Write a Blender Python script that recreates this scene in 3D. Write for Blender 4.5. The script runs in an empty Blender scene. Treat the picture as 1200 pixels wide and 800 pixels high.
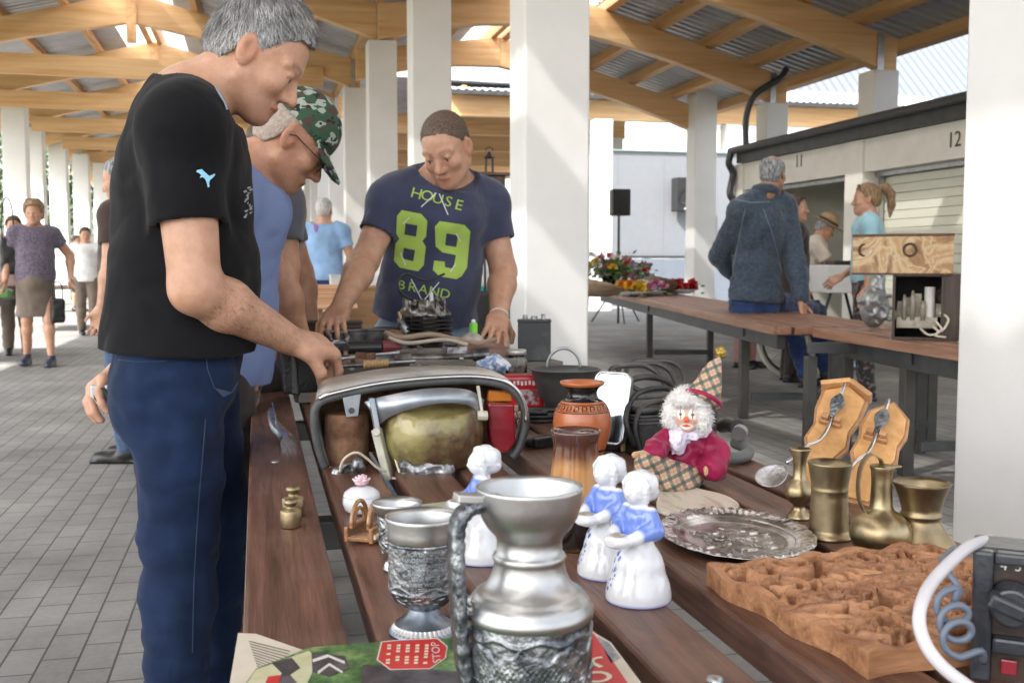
import bpy, bmesh, math, random
import numpy as np
from mathutils import Vector, Matrix
from mathutils.bvhtree import BVHTree

random.seed(7)
rng = np.random.default_rng(7)
SC = bpy.context.scene
COL = SC.collection

# ---------------------------------------------------------------- camera
CAMZ = 1.10
F_PX, CX, CY = 1250.0, 600.0, 400.0
YAW, PIT = math.atan(298 / 1250), math.atan(94 / 1250)
cam_data = bpy.data.cameras.new("camera")
cam = bpy.data.objects.new("camera", cam_data)
COL.objects.link(cam)
cam_data.sensor_width = 36.0
cam_data.lens = 37.5
cam_data.clip_start = 0.02
cam_data.clip_end = 3000
cam_data.dof.use_dof = True
cam_data.dof.focus_distance = 1.75
cam_data.dof.aperture_fstop = 11.0
_f = Vector((math.sin(YAW) * math.cos(PIT), math.cos(YAW) * math.cos(PIT), -math.sin(PIT)))
_r = Vector((math.cos(YAW), -math.sin(YAW), 0))
_u = _r.cross(_f)
cam.matrix_world = Matrix(((_r.x, _u.x, -_f.x, 0), (_r.y, _u.y, -_f.y, 0), (_r.z, _u.z, -_f.z, CAMZ), (0, 0, 0, 1)))
SC.camera = cam

# ---------------------------------------------------------------- sky, sun, exposure
SUN = Vector((0.60, 0.34, -0.68)).normalized()          # direction the light travels
SUN_EL = math.asin(-SUN.z)
SUN_AZ = math.atan2(-SUN.x, -SUN.y)                      # compass bearing of the sun
world = bpy.data.worlds.new("World")
SC.world = world
world.use_nodes = True
wn, wl = world.node_tree.nodes, world.node_tree.links
sky = wn.new("ShaderNodeTexSky")
sky.sky_type = 'NISHITA'
sky.sun_disc = False
sky.sun_elevation = SUN_EL
sky.sun_rotation = SUN_AZ
sky.dust_density = 3.0
sky.air_density = 1.0
hs = wn.new("ShaderNodeHueSaturation"); hs.inputs["Saturation"].default_value = 0.30
wl.new(sky.outputs[0], hs.inputs["Color"])
wl.new(hs.outputs[0], wn["Background"].inputs[0])
wn["Background"].inputs[1].default_value = 0.15
sun_data = bpy.data.lights.new("sun", 'SUN')
sun_data.energy = 3.6
sun_data.angle = math.radians(0.6)
sun_data.color = (1.0, 0.95, 0.87)
sun = bpy.data.objects.new("sun", sun_data)
COL.objects.link(sun)
sun.rotation_euler = SUN.to_track_quat('-Z', 'Y').to_euler()
sun.location = (-20, -10, 25)
SC.view_settings.view_transform = 'Standard'
SC.view_settings.look = 'None'
SC.view_settings.gamma = 1.0
SC.view_settings.exposure = 1.92
SC.render.engine = 'CYCLES'
SC.cycles.max_bounces = 7
SC.cycles.diffuse_bounces = 4
SC.cycles.glossy_bounces = 3
SC.cycles.transmission_bounces = 5
SC.cycles.transparent_max_bounces = 8
SC.cycles.use_denoising = True
SC.cycles.caustics_reflective = False
SC.cycles.caustics_refractive = False
SC.cycles.sample_clamp_indirect = 6.0

# ---------------------------------------------------------------- measuring helpers
def ray(x, y):
    a, b = (x - CX) / F_PX, (CY - y) / F_PX
    fh = math.cos(PIT) + b * math.sin(PIT)
    uz = -math.sin(PIT) + b * math.cos(PIT)
    s, c = math.sin(YAW), math.cos(YAW)
    return Vector((s * fh + c * a, c * fh - s * a, uz))
def px(x, y, z):
    r = ray(x, y); t = (z - CAMZ) / r.z
    return Vector((r.x * t, r.y * t, z))
def W(x, y, Y):
    r = ray(x, y); t = Y / r.y
    return Vector((r.x * t, Y, CAMZ + r.z * t))

# ---------------------------------------------------------------- objects
def V(*a): return Vector(a)
def tag(o, label=None, cat=None, group=None, kind=None):
    if label: o["label"] = label
    if cat: o["category"] = cat
    if group: o["group"] = group
    if kind: o["kind"] = kind
    return o
def thing(name, label, cat, loc=(0, 0, 0), rz=0.0, group=None):
    o = bpy.data.objects.new(name, None)
    COL.objects.link(o)
    o.empty_display_size = 0.05
    o.location = loc
    o.rotation_euler = (0, 0, rz)
    return tag(o, label, cat, group)
def link(name, me, mat=None, parent=None, world=False):
    o = bpy.data.objects.new(name, me)
    COL.objects.link(o)
    if mat is not None:
        for m in (mat if isinstance(mat, (list, tuple)) else [mat]): me.materials.append(m)
    if parent is not None:
        o.parent = parent
        if world:
            top = parent
            off = Vector(parent.location)
            while top.parent is not None:
                top = top.parent; off += Vector(top.location)
            me.transform(Matrix.Translation(-off))
    return o
def dup(root, loc=None, rz=None, label=None, group=None):
    r = root.copy(); COL.objects.link(r)
    if loc is not None: r.location = loc
    if rz is not None: r.rotation_euler = (0, 0, rz)
    if label: r["label"] = label
    if group: r["group"] = group
    for ch in list(root.children):
        c = ch.copy(); COL.objects.link(c); c.parent = r
        for g in list(ch.children):
            d = g.copy(); COL.objects.link(d); d.parent = c
    return r

def frame_of(axis, up=Vector((0, 0, 1))):
    z = Vector(axis).normalized()
    if abs(z.dot(up)) > 0.98: up = Vector((1, 0, 0)) if abs(z.x) < 0.9 else Vector((0, 1, 0))
    x = up.cross(z).normalized()
    return x, z.cross(x), z

class MB:
    """collects shapes into one mesh"""
    def __init__(s): s.v, s.f, s.m = [], [], []; s.cur = 0
    def add(s, vs, fs):
        n = len(s.v)
        s.v += [tuple(p) for p in vs]
        s.f += [tuple(i + n for i in f) for f in fs]
        s.m += [s.cur] * len(fs)
        return s
    def box(s, c, size, rot=None):
        hx, hy, hz = size[0] / 2, size[1] / 2, size[2] / 2
        R = rot if rot is not None else Matrix.Identity(3)
        c = Vector(c)
        vs = [c + R @ Vector((x, y, z)) for z in (-hz, hz) for x, y in ((-hx, -hy), (hx, -hy), (hx, hy), (-hx, hy))]
        return s.add(vs, [(3, 2, 1, 0), (4, 5, 6, 7), (0, 1, 5, 4), (1, 2, 6, 5), (2, 3, 7, 6), (3, 0, 4, 7)])
    def bar(s, a, b, w, h, up=Vector((0, 0, 1))):
        a, b = Vector(a), Vector(b)
        x, y, z = frame_of(b - a, up)
        R = Matrix((x, y, z)).transposed()
        return s.box((a + b) / 2, (w, h, (b - a).length), R)
    def cyl(s, a, b, ra, rb=None, n=16, caps=True):
        rb = ra if rb is None else rb
        a, b = Vector(a), Vector(b)
        x, y, z = frame_of(b - a)
        vs = [p + (x * math.cos(t) + y * math.sin(t)) * r for p, r in ((a, ra), (b, rb)) for t in [2 * math.pi * i / n for i in range(n)]]
        fs = [(i, (i + 1) % n, n + (i + 1) % n, n + i) for i in range(n)]
        if caps: fs += [tuple(range(n))[::-1], tuple(range(n, 2 * n))]
        return s.add(vs, fs)
    def tube(s, pts, r, n=10, closed=False, caps=True):
        pts = [Vector(p) for p in pts]
        N = len(pts)
        rs = list(r) if isinstance(r, (list, tuple)) else [r] * N
        vs, fs = [], []
        xprev = None
        for i, p in enumerate(pts):
            if closed: t = pts[(i + 1) % N] - pts[i - 1]
            else: t = pts[min(i + 1, N - 1)] - pts[max(i - 1, 0)]
            if t.length < 1e-9: t = Vector((0, 0, 1))
            t.normalize()
            if xprev is None: x = frame_of(t)[0]
            else:
                x = xprev - t * xprev.dot(t)
                x = x.normalized() if x.length > 1e-6 else frame_of(t)[0]
            xprev = x
            y = t.cross(x)
            vs += [p + (x * math.cos(2 * math.pi * k / n) + y * math.sin(2 * math.pi * k / n)) * rs[i] for k in range(n)]
        M_ = N if closed else N - 1
        for i in range(M_):
            j = (i + 1) % N
            fs += [(i * n + k, i * n + (k + 1) % n, j * n + (k + 1) % n, j * n + k) for k in range(n)]
        if caps and not closed: fs += [tuple(range(n))[::-1], tuple(range((N - 1) * n, N * n))]
        return s.add(vs, fs)
    def lathe(s, prof, c=(0, 0, 0), n=40, axis=None, wob=None):
        """prof: (r, z) pairs from the bottom outside up and round; r = 0 closes"""
        c = Vector(c)
        X, Y, Z = (Vector((1, 0, 0)), Vector((0, 1, 0)), Vector((0, 0, 1))) if axis is None else frame_of(axis)
        vs, fs, rings = [], [], []
        for r, z in prof:
            if r < 1e-6:
                rings.append([len(vs)]); vs.append(c + Z * z)
            else:
                rings.append(list(range(len(vs), len(vs) + n)))
                for k in range(n):
                    t = 2 * math.pi * k / n
                    rr = r * (wob(t, z) if wob else 1.0)
                    vs.append(c + (X * math.cos(t) + Y * math.sin(t)) * rr + Z * z)
        for A, B in zip(rings, rings[1:]):
            if len(A) == 1 and len(B) == 1: continue
            if len(A) == 1: fs += [(A[0], B[(k + 1) % n], B[k]) for k in range(n)][::1]
            elif len(B) == 1: fs += [(A[k], A[(k + 1) % n], B[0]) for k in range(n)]
            else: fs += [(A[k], A[(k + 1) % n], B[(k + 1) % n], B[k]) for k in range(n)]
        return s.add(vs, fs)
    def prism(s, poly, a, b, frame=None):
        """poly of 2-D points, swept from offset a to b along the frame's third axis; frame = (origin, x, y, z)"""
        o, x, y, z = frame if frame else (Vector((0, 0, 0)), Vector((1, 0, 0)), Vector((0, 1, 0)), Vector((0, 0, 1)))
        n = len(poly)
        vs = [o + x * p[0] + y * p[1] + z * a for p in poly] + [o + x * p[0] + y * p[1] + z * b for p in poly]
        fs = [tuple(range(n))[::-1], tuple(range(n, 2 * n))] + [(i, (i + 1) % n, n + (i + 1) % n, n + i) for i in range(n)]
        return s.add(vs, fs)
    def build(s, name, mat=None, parent=None, smooth=False, bevel=0.0, world=False, segs=2, fix=True, auto=None):
        me = bpy.data.meshes.new(name)
        me.from_pydata(s.v, [], s.f)
        if fix:
            bm = bmesh.new(); bm.from_mesh(me)
            bmesh.ops.recalc_face_normals(bm, faces=bm.faces)
            bm.to_mesh(me); bm.free()
        if any(s.m): me.polygons.foreach_set("material_index", s.m)
        if smooth or auto: me.polygons.foreach_set("use_smooth", [True] * len(me.polygons))
        if auto: me.set_sharp_from_angle(angle=math.radians(auto))
        o = link(name, me, mat, parent, world)
        if bevel:
            b = o.modifiers.new("bevel", 'BEVEL'); b.width = bevel; b.segments = segs
            b.limit_method = 'ANGLE'; b.angle_limit = math.radians(35)
            b.harden_normals = False
        return o

def spline(pts, n=8, closed=False):
    """Catmull-Rom through the points"""
    P = [Vector(p) for p in pts]; out = []
    N = len(P)
    for i in range(N if closed else N - 1):
        p0 = P[(i - 1) % N] if closed or i > 0 else P[0]
        p1, p2 = P[i], P[(i + 1) % N]
        p3 = P[(i + 2) % N] if closed or i + 2 < N else P[-1]
        for k in range(n):
            t = k / n
            out.append(0.5 * ((2 * p1) + (p2 - p0) * t + (2 * p0 - 5 * p1 + 4 * p2 - p3) * t * t + (3 * p1 - p0 - 3 * p2 + p3) * t ** 3))
    if not closed: out.append(P[-1])
    return out

# ---------------------------------------------------------------- materials
def _nodes(name):
    m = bpy.data.materials.new(name); m.use_nodes = True
    nt = m.node_tree
    return m, nt, nt.nodes, nt.links, nt.nodes["Principled BSDF"]
def hexc(r, g, b): return tuple(((c / 255) / 12.92 if c / 255 <= 0.04045 else ((c / 255 + 0.055) / 1.055) ** 2.4) for c in (r, g, b))
def scl(c, k): return tuple(min(1.0, x * k) for x in c)
_mc = {}
def mat(name, col, rough=0.5, metal=0.0, var=0.12, vs=6.0, bump=0.0, bs=60.0, stretch=(1, 1, 1), col2=None, thr=(0.35, 0.65), spec=0.5, coat=0.0, sheen=0.0, rvar=0.0, sss=0.0, trans=0.0, detail=4.0, attr=None):
    """col: linear base colour; a noise mixes it with col2 (or darker and lighter versions of itself)"""
    if name in _mc: return _mc[name]
    m, nt, N, L, P = _nodes(name)
    tc = N.new("ShaderNodeTexCoord"); mp = N.new("ShaderNodeMapping")
    mp.inputs["Scale"].default_value = stretch
    L.new(tc.outputs["Object"], mp.inputs[0])
    nz = N.new("ShaderNodeTexNoise"); nz.inputs["Scale"].default_value = vs; nz.inputs["Detail"].default_value = detail
    nz.inputs["Roughness"].default_value = 0.6
    L.new(mp.outputs[0], nz.inputs["Vector"])
    cr = N.new("ShaderNodeValToRGB")
    cr.color_ramp.elements[0].position, cr.color_ramp.elements[1].position = thr
    a = scl(col, 1 - var) if col2 is None else col
    b = scl(col, 1 + var) if col2 is None else col2
    cr.color_ramp.elements[0].color = (*a, 1); cr.color_ramp.elements[1].color = (*b, 1)
    L.new(nz.outputs["Fac"], cr.inputs[0])
    out = cr.outputs[0]
    if attr:
        at = N.new("ShaderNodeVertexColor"); at.layer_name = attr
        mx = N.new("ShaderNodeMix"); mx.data_type = 'RGBA'; mx.blend_type = 'MULTIPLY'; mx.inputs[0].default_value = 1.0
        L.new(at.outputs[0], mx.inputs[6]); L.new(out, mx.inputs[7]); out = mx.outputs[2]
    L.new(out, P.inputs["Base Color"])
    P.inputs["Roughness"].default_value = rough
    P.inputs["Metallic"].default_value = metal
    P.inputs["Specular IOR Level"].default_value = spec
    P.inputs["Coat Weight"].default_value = coat
    P.inputs["Sheen Weight"].default_value = sheen
    if trans: P.inputs["Transmission Weight"].default_value = trans
    if sss:
        P.inputs["Subsurface Weight"].default_value = sss
        P.inputs["Subsurface Radius"].default_value = (0.012, 0.005, 0.003)
        P.inputs["Subsurface Scale"].default_value = 0.6
    if rvar:
        mr = N.new("ShaderNodeMapRange"); mr.inputs[3].default_value = max(0.02, rough - rvar); mr.inputs[4].default_value = rough + rvar
        L.new(nz.outputs["Fac"], mr.inputs[0]); L.new(mr.outputs[0], P.inputs["Roughness"])
    if bump:
        n2 = N.new("ShaderNodeTexNoise"); n2.inputs["Scale"].default_value = bs; n2.inputs["Detail"].default_value = 5
        L.new(mp.outputs[0], n2.inputs["Vector"])
        bp = N.new("ShaderNodeBump"); bp.inputs["Strength"].default_value = min(1.0, bump); bp.inputs["Distance"].default_value = 0.004 * max(1, bump)
        L.new(n2.outputs["Fac"], bp.inputs["Height"]); L.new(bp.outputs[0], P.inputs["Normal"])
    _mc[name] = m
    return m

def wood_mat(name, c1, c2, axis=1, rough=0.55, scale=1.0, dirt=None, bump=0.25, coat=0.0):
    """grain that runs along the given axis of the object"""
    if name in _mc: return _mc[name]
    m, nt, N, L, P = _nodes(name)
    tc = N.new("ShaderNodeTexCoord"); mp = N.new("ShaderNodeMapping")
    st = [14 * scale] * 3; st[axis] = 0.9 * scale
    mp.inputs["Scale"].default_value = st
    L.new(tc.outputs["Object"], mp.inputs[0])
    oi = N.new("ShaderNodeObjectInfo")
    ad = N.new("ShaderNodeVectorMath"); ad.operation = 'ADD'
    cx = N.new("ShaderNodeCombineXYZ")
    mu = N.new("ShaderNodeMath"); mu.operation = 'MULTIPLY'; mu.inputs[1].default_value = 37.0
    L.new(oi.outputs["Random"], mu.inputs[0])
    for i in range(3): L.new(mu.outputs[0], cx.inputs[i])
    L.new(mp.outputs[0], ad.inputs[0]); L.new(cx.outputs[0], ad.inputs[1])
    n1 = N.new("ShaderNodeTexNoise"); n1.inputs["Scale"].default_value = 1.3; n1.inputs["Detail"].default_value = 8; n1.inputs["Roughness"].default_value = 0.62; n1.inputs["Distortion"].default_value = 0.6
    L.new(ad.outputs[0], n1.inputs["Vector"])
    wv = N.new("ShaderNodeTexNoise"); wv.inputs["Scale"].default_value = 5.0; wv.inputs["Detail"].default_value = 6
    L.new(ad.outputs[0], wv.inputs["Vector"])
    cr = N.new("ShaderNodeValToRGB")
    cr.color_ramp.elements[0].position, cr.color_ramp.elements[1].position = 0.32, 0.68
    cr.color_ramp.elements[0].color = (*c1, 1); cr.color_ramp.elements[1].color = (*c2, 1)
    mx0 = N.new("ShaderNodeMath"); mx0.operation = 'ADD'
    m2 = N.new("ShaderNodeMath"); m2.operation = 'MULTIPLY_ADD'; m2.inputs[1].default_value = 0.35; m2.inputs[2].default_value = -0.17
    L.new(wv.outputs["Fac"], m2.inputs[0]); L.new(n1.outputs["Fac"], mx0.inputs[0]); L.new(m2.outputs[0], mx0.inputs[1])
    L.new(mx0.outputs[0], cr.inputs[0])
    out = cr.outputs[0]
    if dirt:
        n3 = N.new("ShaderNodeTexNoise"); n3.inputs["Scale"].default_value = 7.0; n3.inputs["Detail"].default_value = 6; n3.inputs["Roughness"].default_value = 0.7
        L.new(tc.outputs["Object"], n3.inputs["Vector"])
        r3 = N.new("ShaderNodeValToRGB"); r3.color_ramp.elements[0].position = 0.5; r3.color_ramp.elements[1].position = 0.78
        L.new(n3.outputs["Fac"], r3.inputs[0])
        mx = N.new("ShaderNodeMix"); mx.data_type = 'RGBA'
        mx.inputs[7].default_value = (*dirt, 1)
        L.new(out, mx.inputs[6])
        ms = N.new("ShaderNodeMath"); ms.operation = 'MULTIPLY'; ms.inputs[1].default_value = 0.6
        L.new(r3.outputs[0], ms.inputs[0]); L.new(ms.outputs[0], mx.inputs[0]); out = mx.outputs[2]
    L.new(out, P.inputs["Base Color"])
    P.inputs["Roughness"].default_value = rough
    P.inputs["Coat Weight"].default_value = coat
    bp = N.new("ShaderNodeBump"); bp.inputs["Strength"].default_value = bump; bp.inputs["Distance"].default_value = 0.003
    L.new(wv.outputs["Fac"], bp.inputs["Height"]); L.new(bp.outputs[0], P.inputs["Normal"])
    _mc[name] = m
    return m
def plain(name, col, rough=0.5, metal=0.0, **k): return mat(name, col, rough, metal, **k)

# ---------------------------------------------------------------- common materials
PAINT_W = mat("white_paint", (0.74, 0.735, 0.72), 0.55, col2=(0.80, 0.80, 0.79), vs=1.6, bump=0.2, bs=60, detail=9)
GLULAM_X = wood_mat("glulam_spruce_across", hexc(206, 158, 106), hexc(232, 194, 146), axis=0, scale=0.35, rough=0.5, bump=0.1)
GLULAM_Y = wood_mat("spruce_along", hexc(188, 138, 90), hexc(220, 176, 128), axis=1, scale=0.35, rough=0.55, bump=0.1)
TABLE_WOOD = wood_mat("stained_table_wood", (0.056, 0.024, 0.016), (0.190, 0.092, 0.060), axis=1, rough=0.42, scale=2.4, dirt=(0.23, 0.14, 0.105), bump=0.6)
TABLE_WOOD2 = wood_mat("reddish_table_wood", (0.15, 0.068, 0.035), (0.30, 0.155, 0.092), axis=1, rough=0.4, scale=1.2, bump=0.2)
STEEL_DARK = mat("dark_grey_steel", (0.075, 0.078, 0.08), 0.42, 0.6, var=0.2, vs=8)
STEEL_GALV = mat("galvanised_steel", (0.42, 0.43, 0.45), 0.38, 0.9, var=0.15, vs=12)
BLACK_PL = mat("black_plastic", (0.016, 0.016, 0.017), 0.38, var=0.2, vs=15, bump=0.1, bs=200)
CHROME = mat("chrome", (0.62, 0.63, 0.65), 0.16, 1.0, var=0.1, vs=12, rvar=0.08)
RUST = mat("rust", (0.10, 0.042, 0.02), 0.85, 0.1, col2=(0.24, 0.13, 0.075), vs=25, bump=0.6, bs=90)
# ================================================================ SETTING
def paving_mat():
    m, nt, N, L, P = _nodes("concrete_block_paving")
    tc = N.new("ShaderNodeTexCoord"); mp = N.new("ShaderNodeMapping")
    mp.inputs["Rotation"].default_value = (0, 0, math.pi / 2)
    L.new(tc.outputs["Object"], mp.inputs[0])
    br = N.new("ShaderNodeTexBrick")
    br.inputs["Scale"].default_value = 1.0
    br.inputs["Brick Width"].default_value = 0.2; br.inputs["Row Height"].default_value = 0.1
    br.inputs["Mortar Size"].default_value = 0.0035; br.inputs["Mortar Smooth"].default_value = 0.3
    br.inputs["Color1"].default_value = (0.238, 0.233, 0.225, 1); br.inputs["Color2"].default_value = (0.280, 0.275, 0.266, 1)
    br.inputs["Mortar"].default_value = (0.075, 0.070, 0.062, 1)
    L.new(mp.outputs[0], br.inputs["Vector"])
    n1 = N.new("ShaderNodeTexNoise"); n1.inputs["Scale"].default_value = 1.1; n1.inputs["Detail"].default_value = 8; n1.inputs["Roughness"].default_value = 0.65
    n2 = N.new("ShaderNodeTexNoise"); n2.inputs["Scale"].default_value = 55; n2.inputs["Detail"].default_value = 4
    L.new(tc.outputs["Object"], n1.inputs["Vector"]); L.new(tc.outputs["Object"], n2.inputs["Vector"])
    r1 = N.new("ShaderNodeMapRange"); r1.inputs[1].default_value = 0.3; r1.inputs[2].default_value = 0.7; r1.inputs[3].default_value = 0.62; r1.inputs[4].default_value = 1.28
    L.new(n1.outputs["Fac"], r1.inputs[0])
    r2 = N.new("ShaderNodeMapRange"); r2.inputs[3].default_value = 0.8; r2.inputs[4].default_value = 1.2
    L.new(n2.outputs["Fac"], r2.inputs[0])
    mu = N.new("ShaderNodeMath"); mu.operation = 'MULTIPLY'
    L.new(r1.outputs[0], mu.inputs[0]); L.new(r2.outputs[0], mu.inputs[1])
    mx = N.new("ShaderNodeVectorMath"); mx.operation = 'SCALE'
    L.new(br.outputs["Color"], mx.inputs[0]); L.new(mu.outputs[0], mx.inputs["Scale"])
    L.new(mx.outputs[0], P.inputs["Base Color"])
    P.inputs["Roughness"].default_value = 0.75
    bp = N.new("ShaderNodeBump"); bp.inputs["Strength"].default_value = 0.6; bp.inputs["Distance"].default_value = 0.006; bp.invert = True
    L.new(br.outputs["Fac"], bp.inputs["Height"])
    b2 = N.new("ShaderNodeBump"); b2.inputs["Strength"].default_value = 0.2; b2.inputs["Distance"].default_value = 0.003
    L.new(n2.outputs["Fac"], b2.inputs["Height"]); L.new(bp.outputs[0], b2.inputs["Normal"])
    L.new(b2.outputs[0], P.inputs["Normal"])
    return m
g = MB(); g.add([(-900, -600, -0.006), (900, -600, -0.006), (900, 1500, -0.006), (-900, 1500, -0.006)], [(0, 1, 2, 3)])
tag(g.build("ground", mat("gravel_ground", (0.24, 0.22, 0.18), 0.9, vs=0.5, bump=0.5, bs=30)), kind="structure")
g = MB(); g.add([(-9, -8, 0), (24, -8, 0), (24, 70, 0), (-9, 70, 0)], [(0, 1, 2, 3)])
tag(g.build("pavement", paving_mat()), kind="structure")
g = MB(); g.add([(-60, -30, 0.002), (-9.1, -30, 0.002), (-9.1, 90, 0.002), (-60, 90, 0.002)], [(0, 1, 2, 3)])
tag(g.build("grass_verge", mat("mown_grass", (0.05, 0.085, 0.02), 0.9, var=0.4, vs=3, bump=0.6, bs=60)), kind="structure")

# ---- the market hall: columns, beams, purlins, roof sheets
hall = thing("market_hall", "open market hall of white square columns under honey coloured glulam beams and corrugated roof", "market hall", (0, 0, 0))
RX0, RZ0 = -2.0, 5.15          # ridge of the first bay: underside of the beam
VX, VZ = 1.76, 4.18            # valley over the middle columns
RX1, RZ1 = 4.2, 4.50           # ridge of the second bay
EX, EZ = 7.75, 3.50            # end of the second bay on the garage pillars
def zb0(x): return RZ0 - (RZ0 - VZ) / (VX - RX0) * (x - RX0) if x > RX0 else RZ0 - 0.245 * (RX0 - x)
def zb1(x): return VZ + (RZ1 - VZ) / (RX1 - VX) * (x - VX) if x < RX1 else RZ1 - (RZ1 - EZ) / (EX - RX1) * (x - RX1)
BD = 0.50
def column(x, y, w, z0, z1):
    m = MB(); m.box((x, y, (z0 + z1) / 2), (w, w, z1 - z0))
    m.build("column", PAINT_W, hall, bevel=0.012)
for y in (1.94, 6.41, 11.07, 15.38, 19.6, 23.8, 28.0, 32.2, 36.4): column(1.76, y, 0.40, 0, VZ)
for (qx, qy) in ((17, 122), (39, 150), (68, 168), (95, 181), (118, 192)):
    p = px(qx, qy, 4.42); column(p.x, p.y, 0.46, 0, 4.42)
column(-5.3, 45, 0.46, 0, 4.42); column(-5.3, 50, 0.46, 0, 4.42)
p = px(823, 106, 4.2); column(p.x, p.y, 0.42, 0, 4.2)
p = px(705, 141, 4.2); column(p.x, p.y, 0.40, 0, 4.2)
PY = []
for (qx, qy) in ((1035, 85), (888, 122)):
    p = px(qx, qy, EZ); PY.append(p.y); column(7.75, p.y, 0.36, 0, EZ)
column(7.75, 9.2, 0.36, 0, EZ)
FR0 = (-2.6, 1.94, 6.41, 11.07, 15.38, 19.6, 23.8, 28.0, 32.2, 36.4, 40.6, 45, 50)
FR1 = (0.3, 3.3, 6.2, 9.2, PY[0], PY[1], 18.6)
def half_beam(x0, z0, x1, z1, y, d0=BD, d1=BD):
    m = MB()
    n = 10; low = []; 
    for i in range(n + 1):                      # the underside is slightly curved, like the photographed glulam
        t = i / n; x = x0 + (x1 - x0) * t
        z = z0 + (z1 - z0) * t + 0.10 * math.sin(math.pi * t)
        low.append((x, z))
    poly = low + [(x1, z1 + d1), (x0, z0 + d0)]
    m.prism(poly, -0.09, 0.09, (Vector((0, y, 0)), Vector((1, 0, 0)), Vector((0, 0, 1)), Vector((0, 1, 0))))
    return m.build("beam", GLULAM_X, hall, bevel=0.006, segs=1)
for y in FR0:
    half_beam(-6.3, zb0(-6.3), RX0, RZ0, y)
    half_beam(RX0 + 0.004, RZ0, VX + 0.1, zb0(VX + 0.1), y)
for y in FR0[5:]:                               # tie and king post seen on the far frames
    m = MB(); m.bar((-5.2, y - 0.13, zb0(-5.2) + 0.02), (1.2, y - 0.13, zb0(1.2) + 0.02), 0.07, 0.34)
    m.build("tie_beam", GLULAM_X, hall)
    m = MB(); m.box((RX0, y - 0.19, RZ0 - 0.02), (0.16, 0.045, 0.7)); m.build("king_post", GLULAM_Y, hall)
for y in FR1:
    half_beam(VX - 0.06, zb1(VX - 0.06) + 0.005, RX1, RZ1, y, BD, BD)
    half_beam(RX1 + 0.004, RZ1, EX + 0.2, zb1(EX + 0.2), y, BD, 0.46)
plates = MB()
for y in FR0[1:10]:
    for dx in (-0.04,):
        plates.box((VX + dx, y - 0.098, VZ + 0.26), (0.06, 0.012, 0.5))
plates.build("steel_bracket", STEEL_GALV, hall)
plates = MB()
for y in FR1[3:6]: plates.box((EX - 0.04, y - 0.1, EZ + 0.24), (0.09, 0.016, 0.46))
plates.build("steel_bracket", STEEL_GALV, hall)
plates = MB()
for (qx, qy) in ((17, 122), (68, 168), (95, 181)):
    p = px(qx, qy, 4.42); plates.box((p.x, p.y - 0.24, 4.6), (0.09, 0.016, 0.4))
plates.build("steel_bracket", STEEL_GALV, hall)
def purlin(x, z, y0, y1, slope):
    m = MB(); R = Matrix.Rotation(-math.atan(slope), 3, 'Y')
    m.box((x, (y0 + y1) / 2, z), (0.11, y1 - y0, 0.18), R)
    m.build("purlin", GLULAM_Y, hall)
s_l, s_r = 0.245, (RZ0 - VZ) / (VX - RX0)
s2l, s2r = (RZ1 - VZ) / (RX1 - VX), (RZ1 - EZ) / (EX - RX1)
for d in (0.12, 1.1, 2.1, 3.1, 4.1): purlin(RX0 - d, zb0(RX0 - d) + BD + 0.092, -4, 52, s_l)
for d in (0.12, 1.05, 2.0, 2.95, 3.75): purlin(RX0 + d, zb0(RX0 + d) + BD + 0.092, -4, 52, -s_r)
for d in (0.12, 1.0, 1.9): purlin(RX1 - d, zb1(RX1 - d) + BD + 0.092, -1, 20, s2l)
for d in (0.12, 0.9, 1.7, 2.5, 3.3, 4.15): purlin(RX1 + d, zb1(RX1 + d) + BD + 0.092, -1, 20, -s2r)
ROOF_STEEL = mat("corrugated_roof_sheet", (0.50, 0.52, 0.55), 0.45, 0.35, var=0.12, vs=1.5)
def fibreglass():
    m, nt, N, L, P = _nodes("translucent_roof_panel")
    tr = N.new("ShaderNodeBsdfTransparent"); tr.inputs[0].default_value = (0.97, 0.98, 0.98, 1)
    tl = N.new("ShaderNodeBsdfTranslucent"); tl.inputs[0].default_value = (0.92, 0.94, 0.95, 1)
    mx = N.new("ShaderNodeMixShader"); mx.inputs[0].default_value = 0.19
    L.new(tl.outputs[0], mx.inputs[1]); L.new(tr.outputs[0], mx.inputs[2])
    L.new(mx.outputs[0], N["Material Output"].inputs[0])
    return m
FIBRE = fibreglass()
def corrugated(name, xa, za, xb, zb, y0, y1, m, parent, pitch=0.2, h=0.035):
    k = MB(); vs = []; fs = []
    n = int(round((y1 - y0) / pitch))
    ys = []
    for i in range(n):
        b = y0 + i * pitch
        ys += [(b, 0), (b + 0.07, 0), (b + 0.095, h), (b + 0.175, h)]
    ys.append((y0 + n * pitch, 0))
    for yy, zz in ys: vs += [(xa, yy, za + zz), (xb, yy, zb + zz)]
    for i in range(len(ys) - 1): fs.append((2 * i, 2 * i + 1, 2 * i + 3, 2 * i + 2))
    k.add(vs, fs)
    return k.build(name, m, parent, fix=False)
TZ = BD + 0.185
def slope_sheets(f, xa, xb, y0, y1, strips):
    """roof sheets between xa and xb; strips = list of (x0, x1, y0, y1) that are translucent"""
    xs = sorted({xa, xb, *[v for s in strips for v in s[:2]]})
    for a, b in zip(xs, xs[1:]):
        sk = [s for s in strips if s[0] <= a + 1e-6 and s[1] >= b - 1e-6]
        m = FIBRE if sk else ROOF_STEEL
        corrugated("skylight_panel" if sk else "roof_sheet", a, f(a) + TZ, b, f(b) + TZ, y0, y1, m, hall)
slope_sheets(zb0, -6.7, RX0, -4, 52, [(RX0 - 0.62, RX0, 0, 0)])
slope_sheets(zb0, RX0, VX, -4, 52, [(RX0, RX0 + 0.62, 0, 0)])
slope_sheets(zb1, VX, RX1, -1, 20, [(RX1 - 0.5, RX1, 0, 0)])
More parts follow.
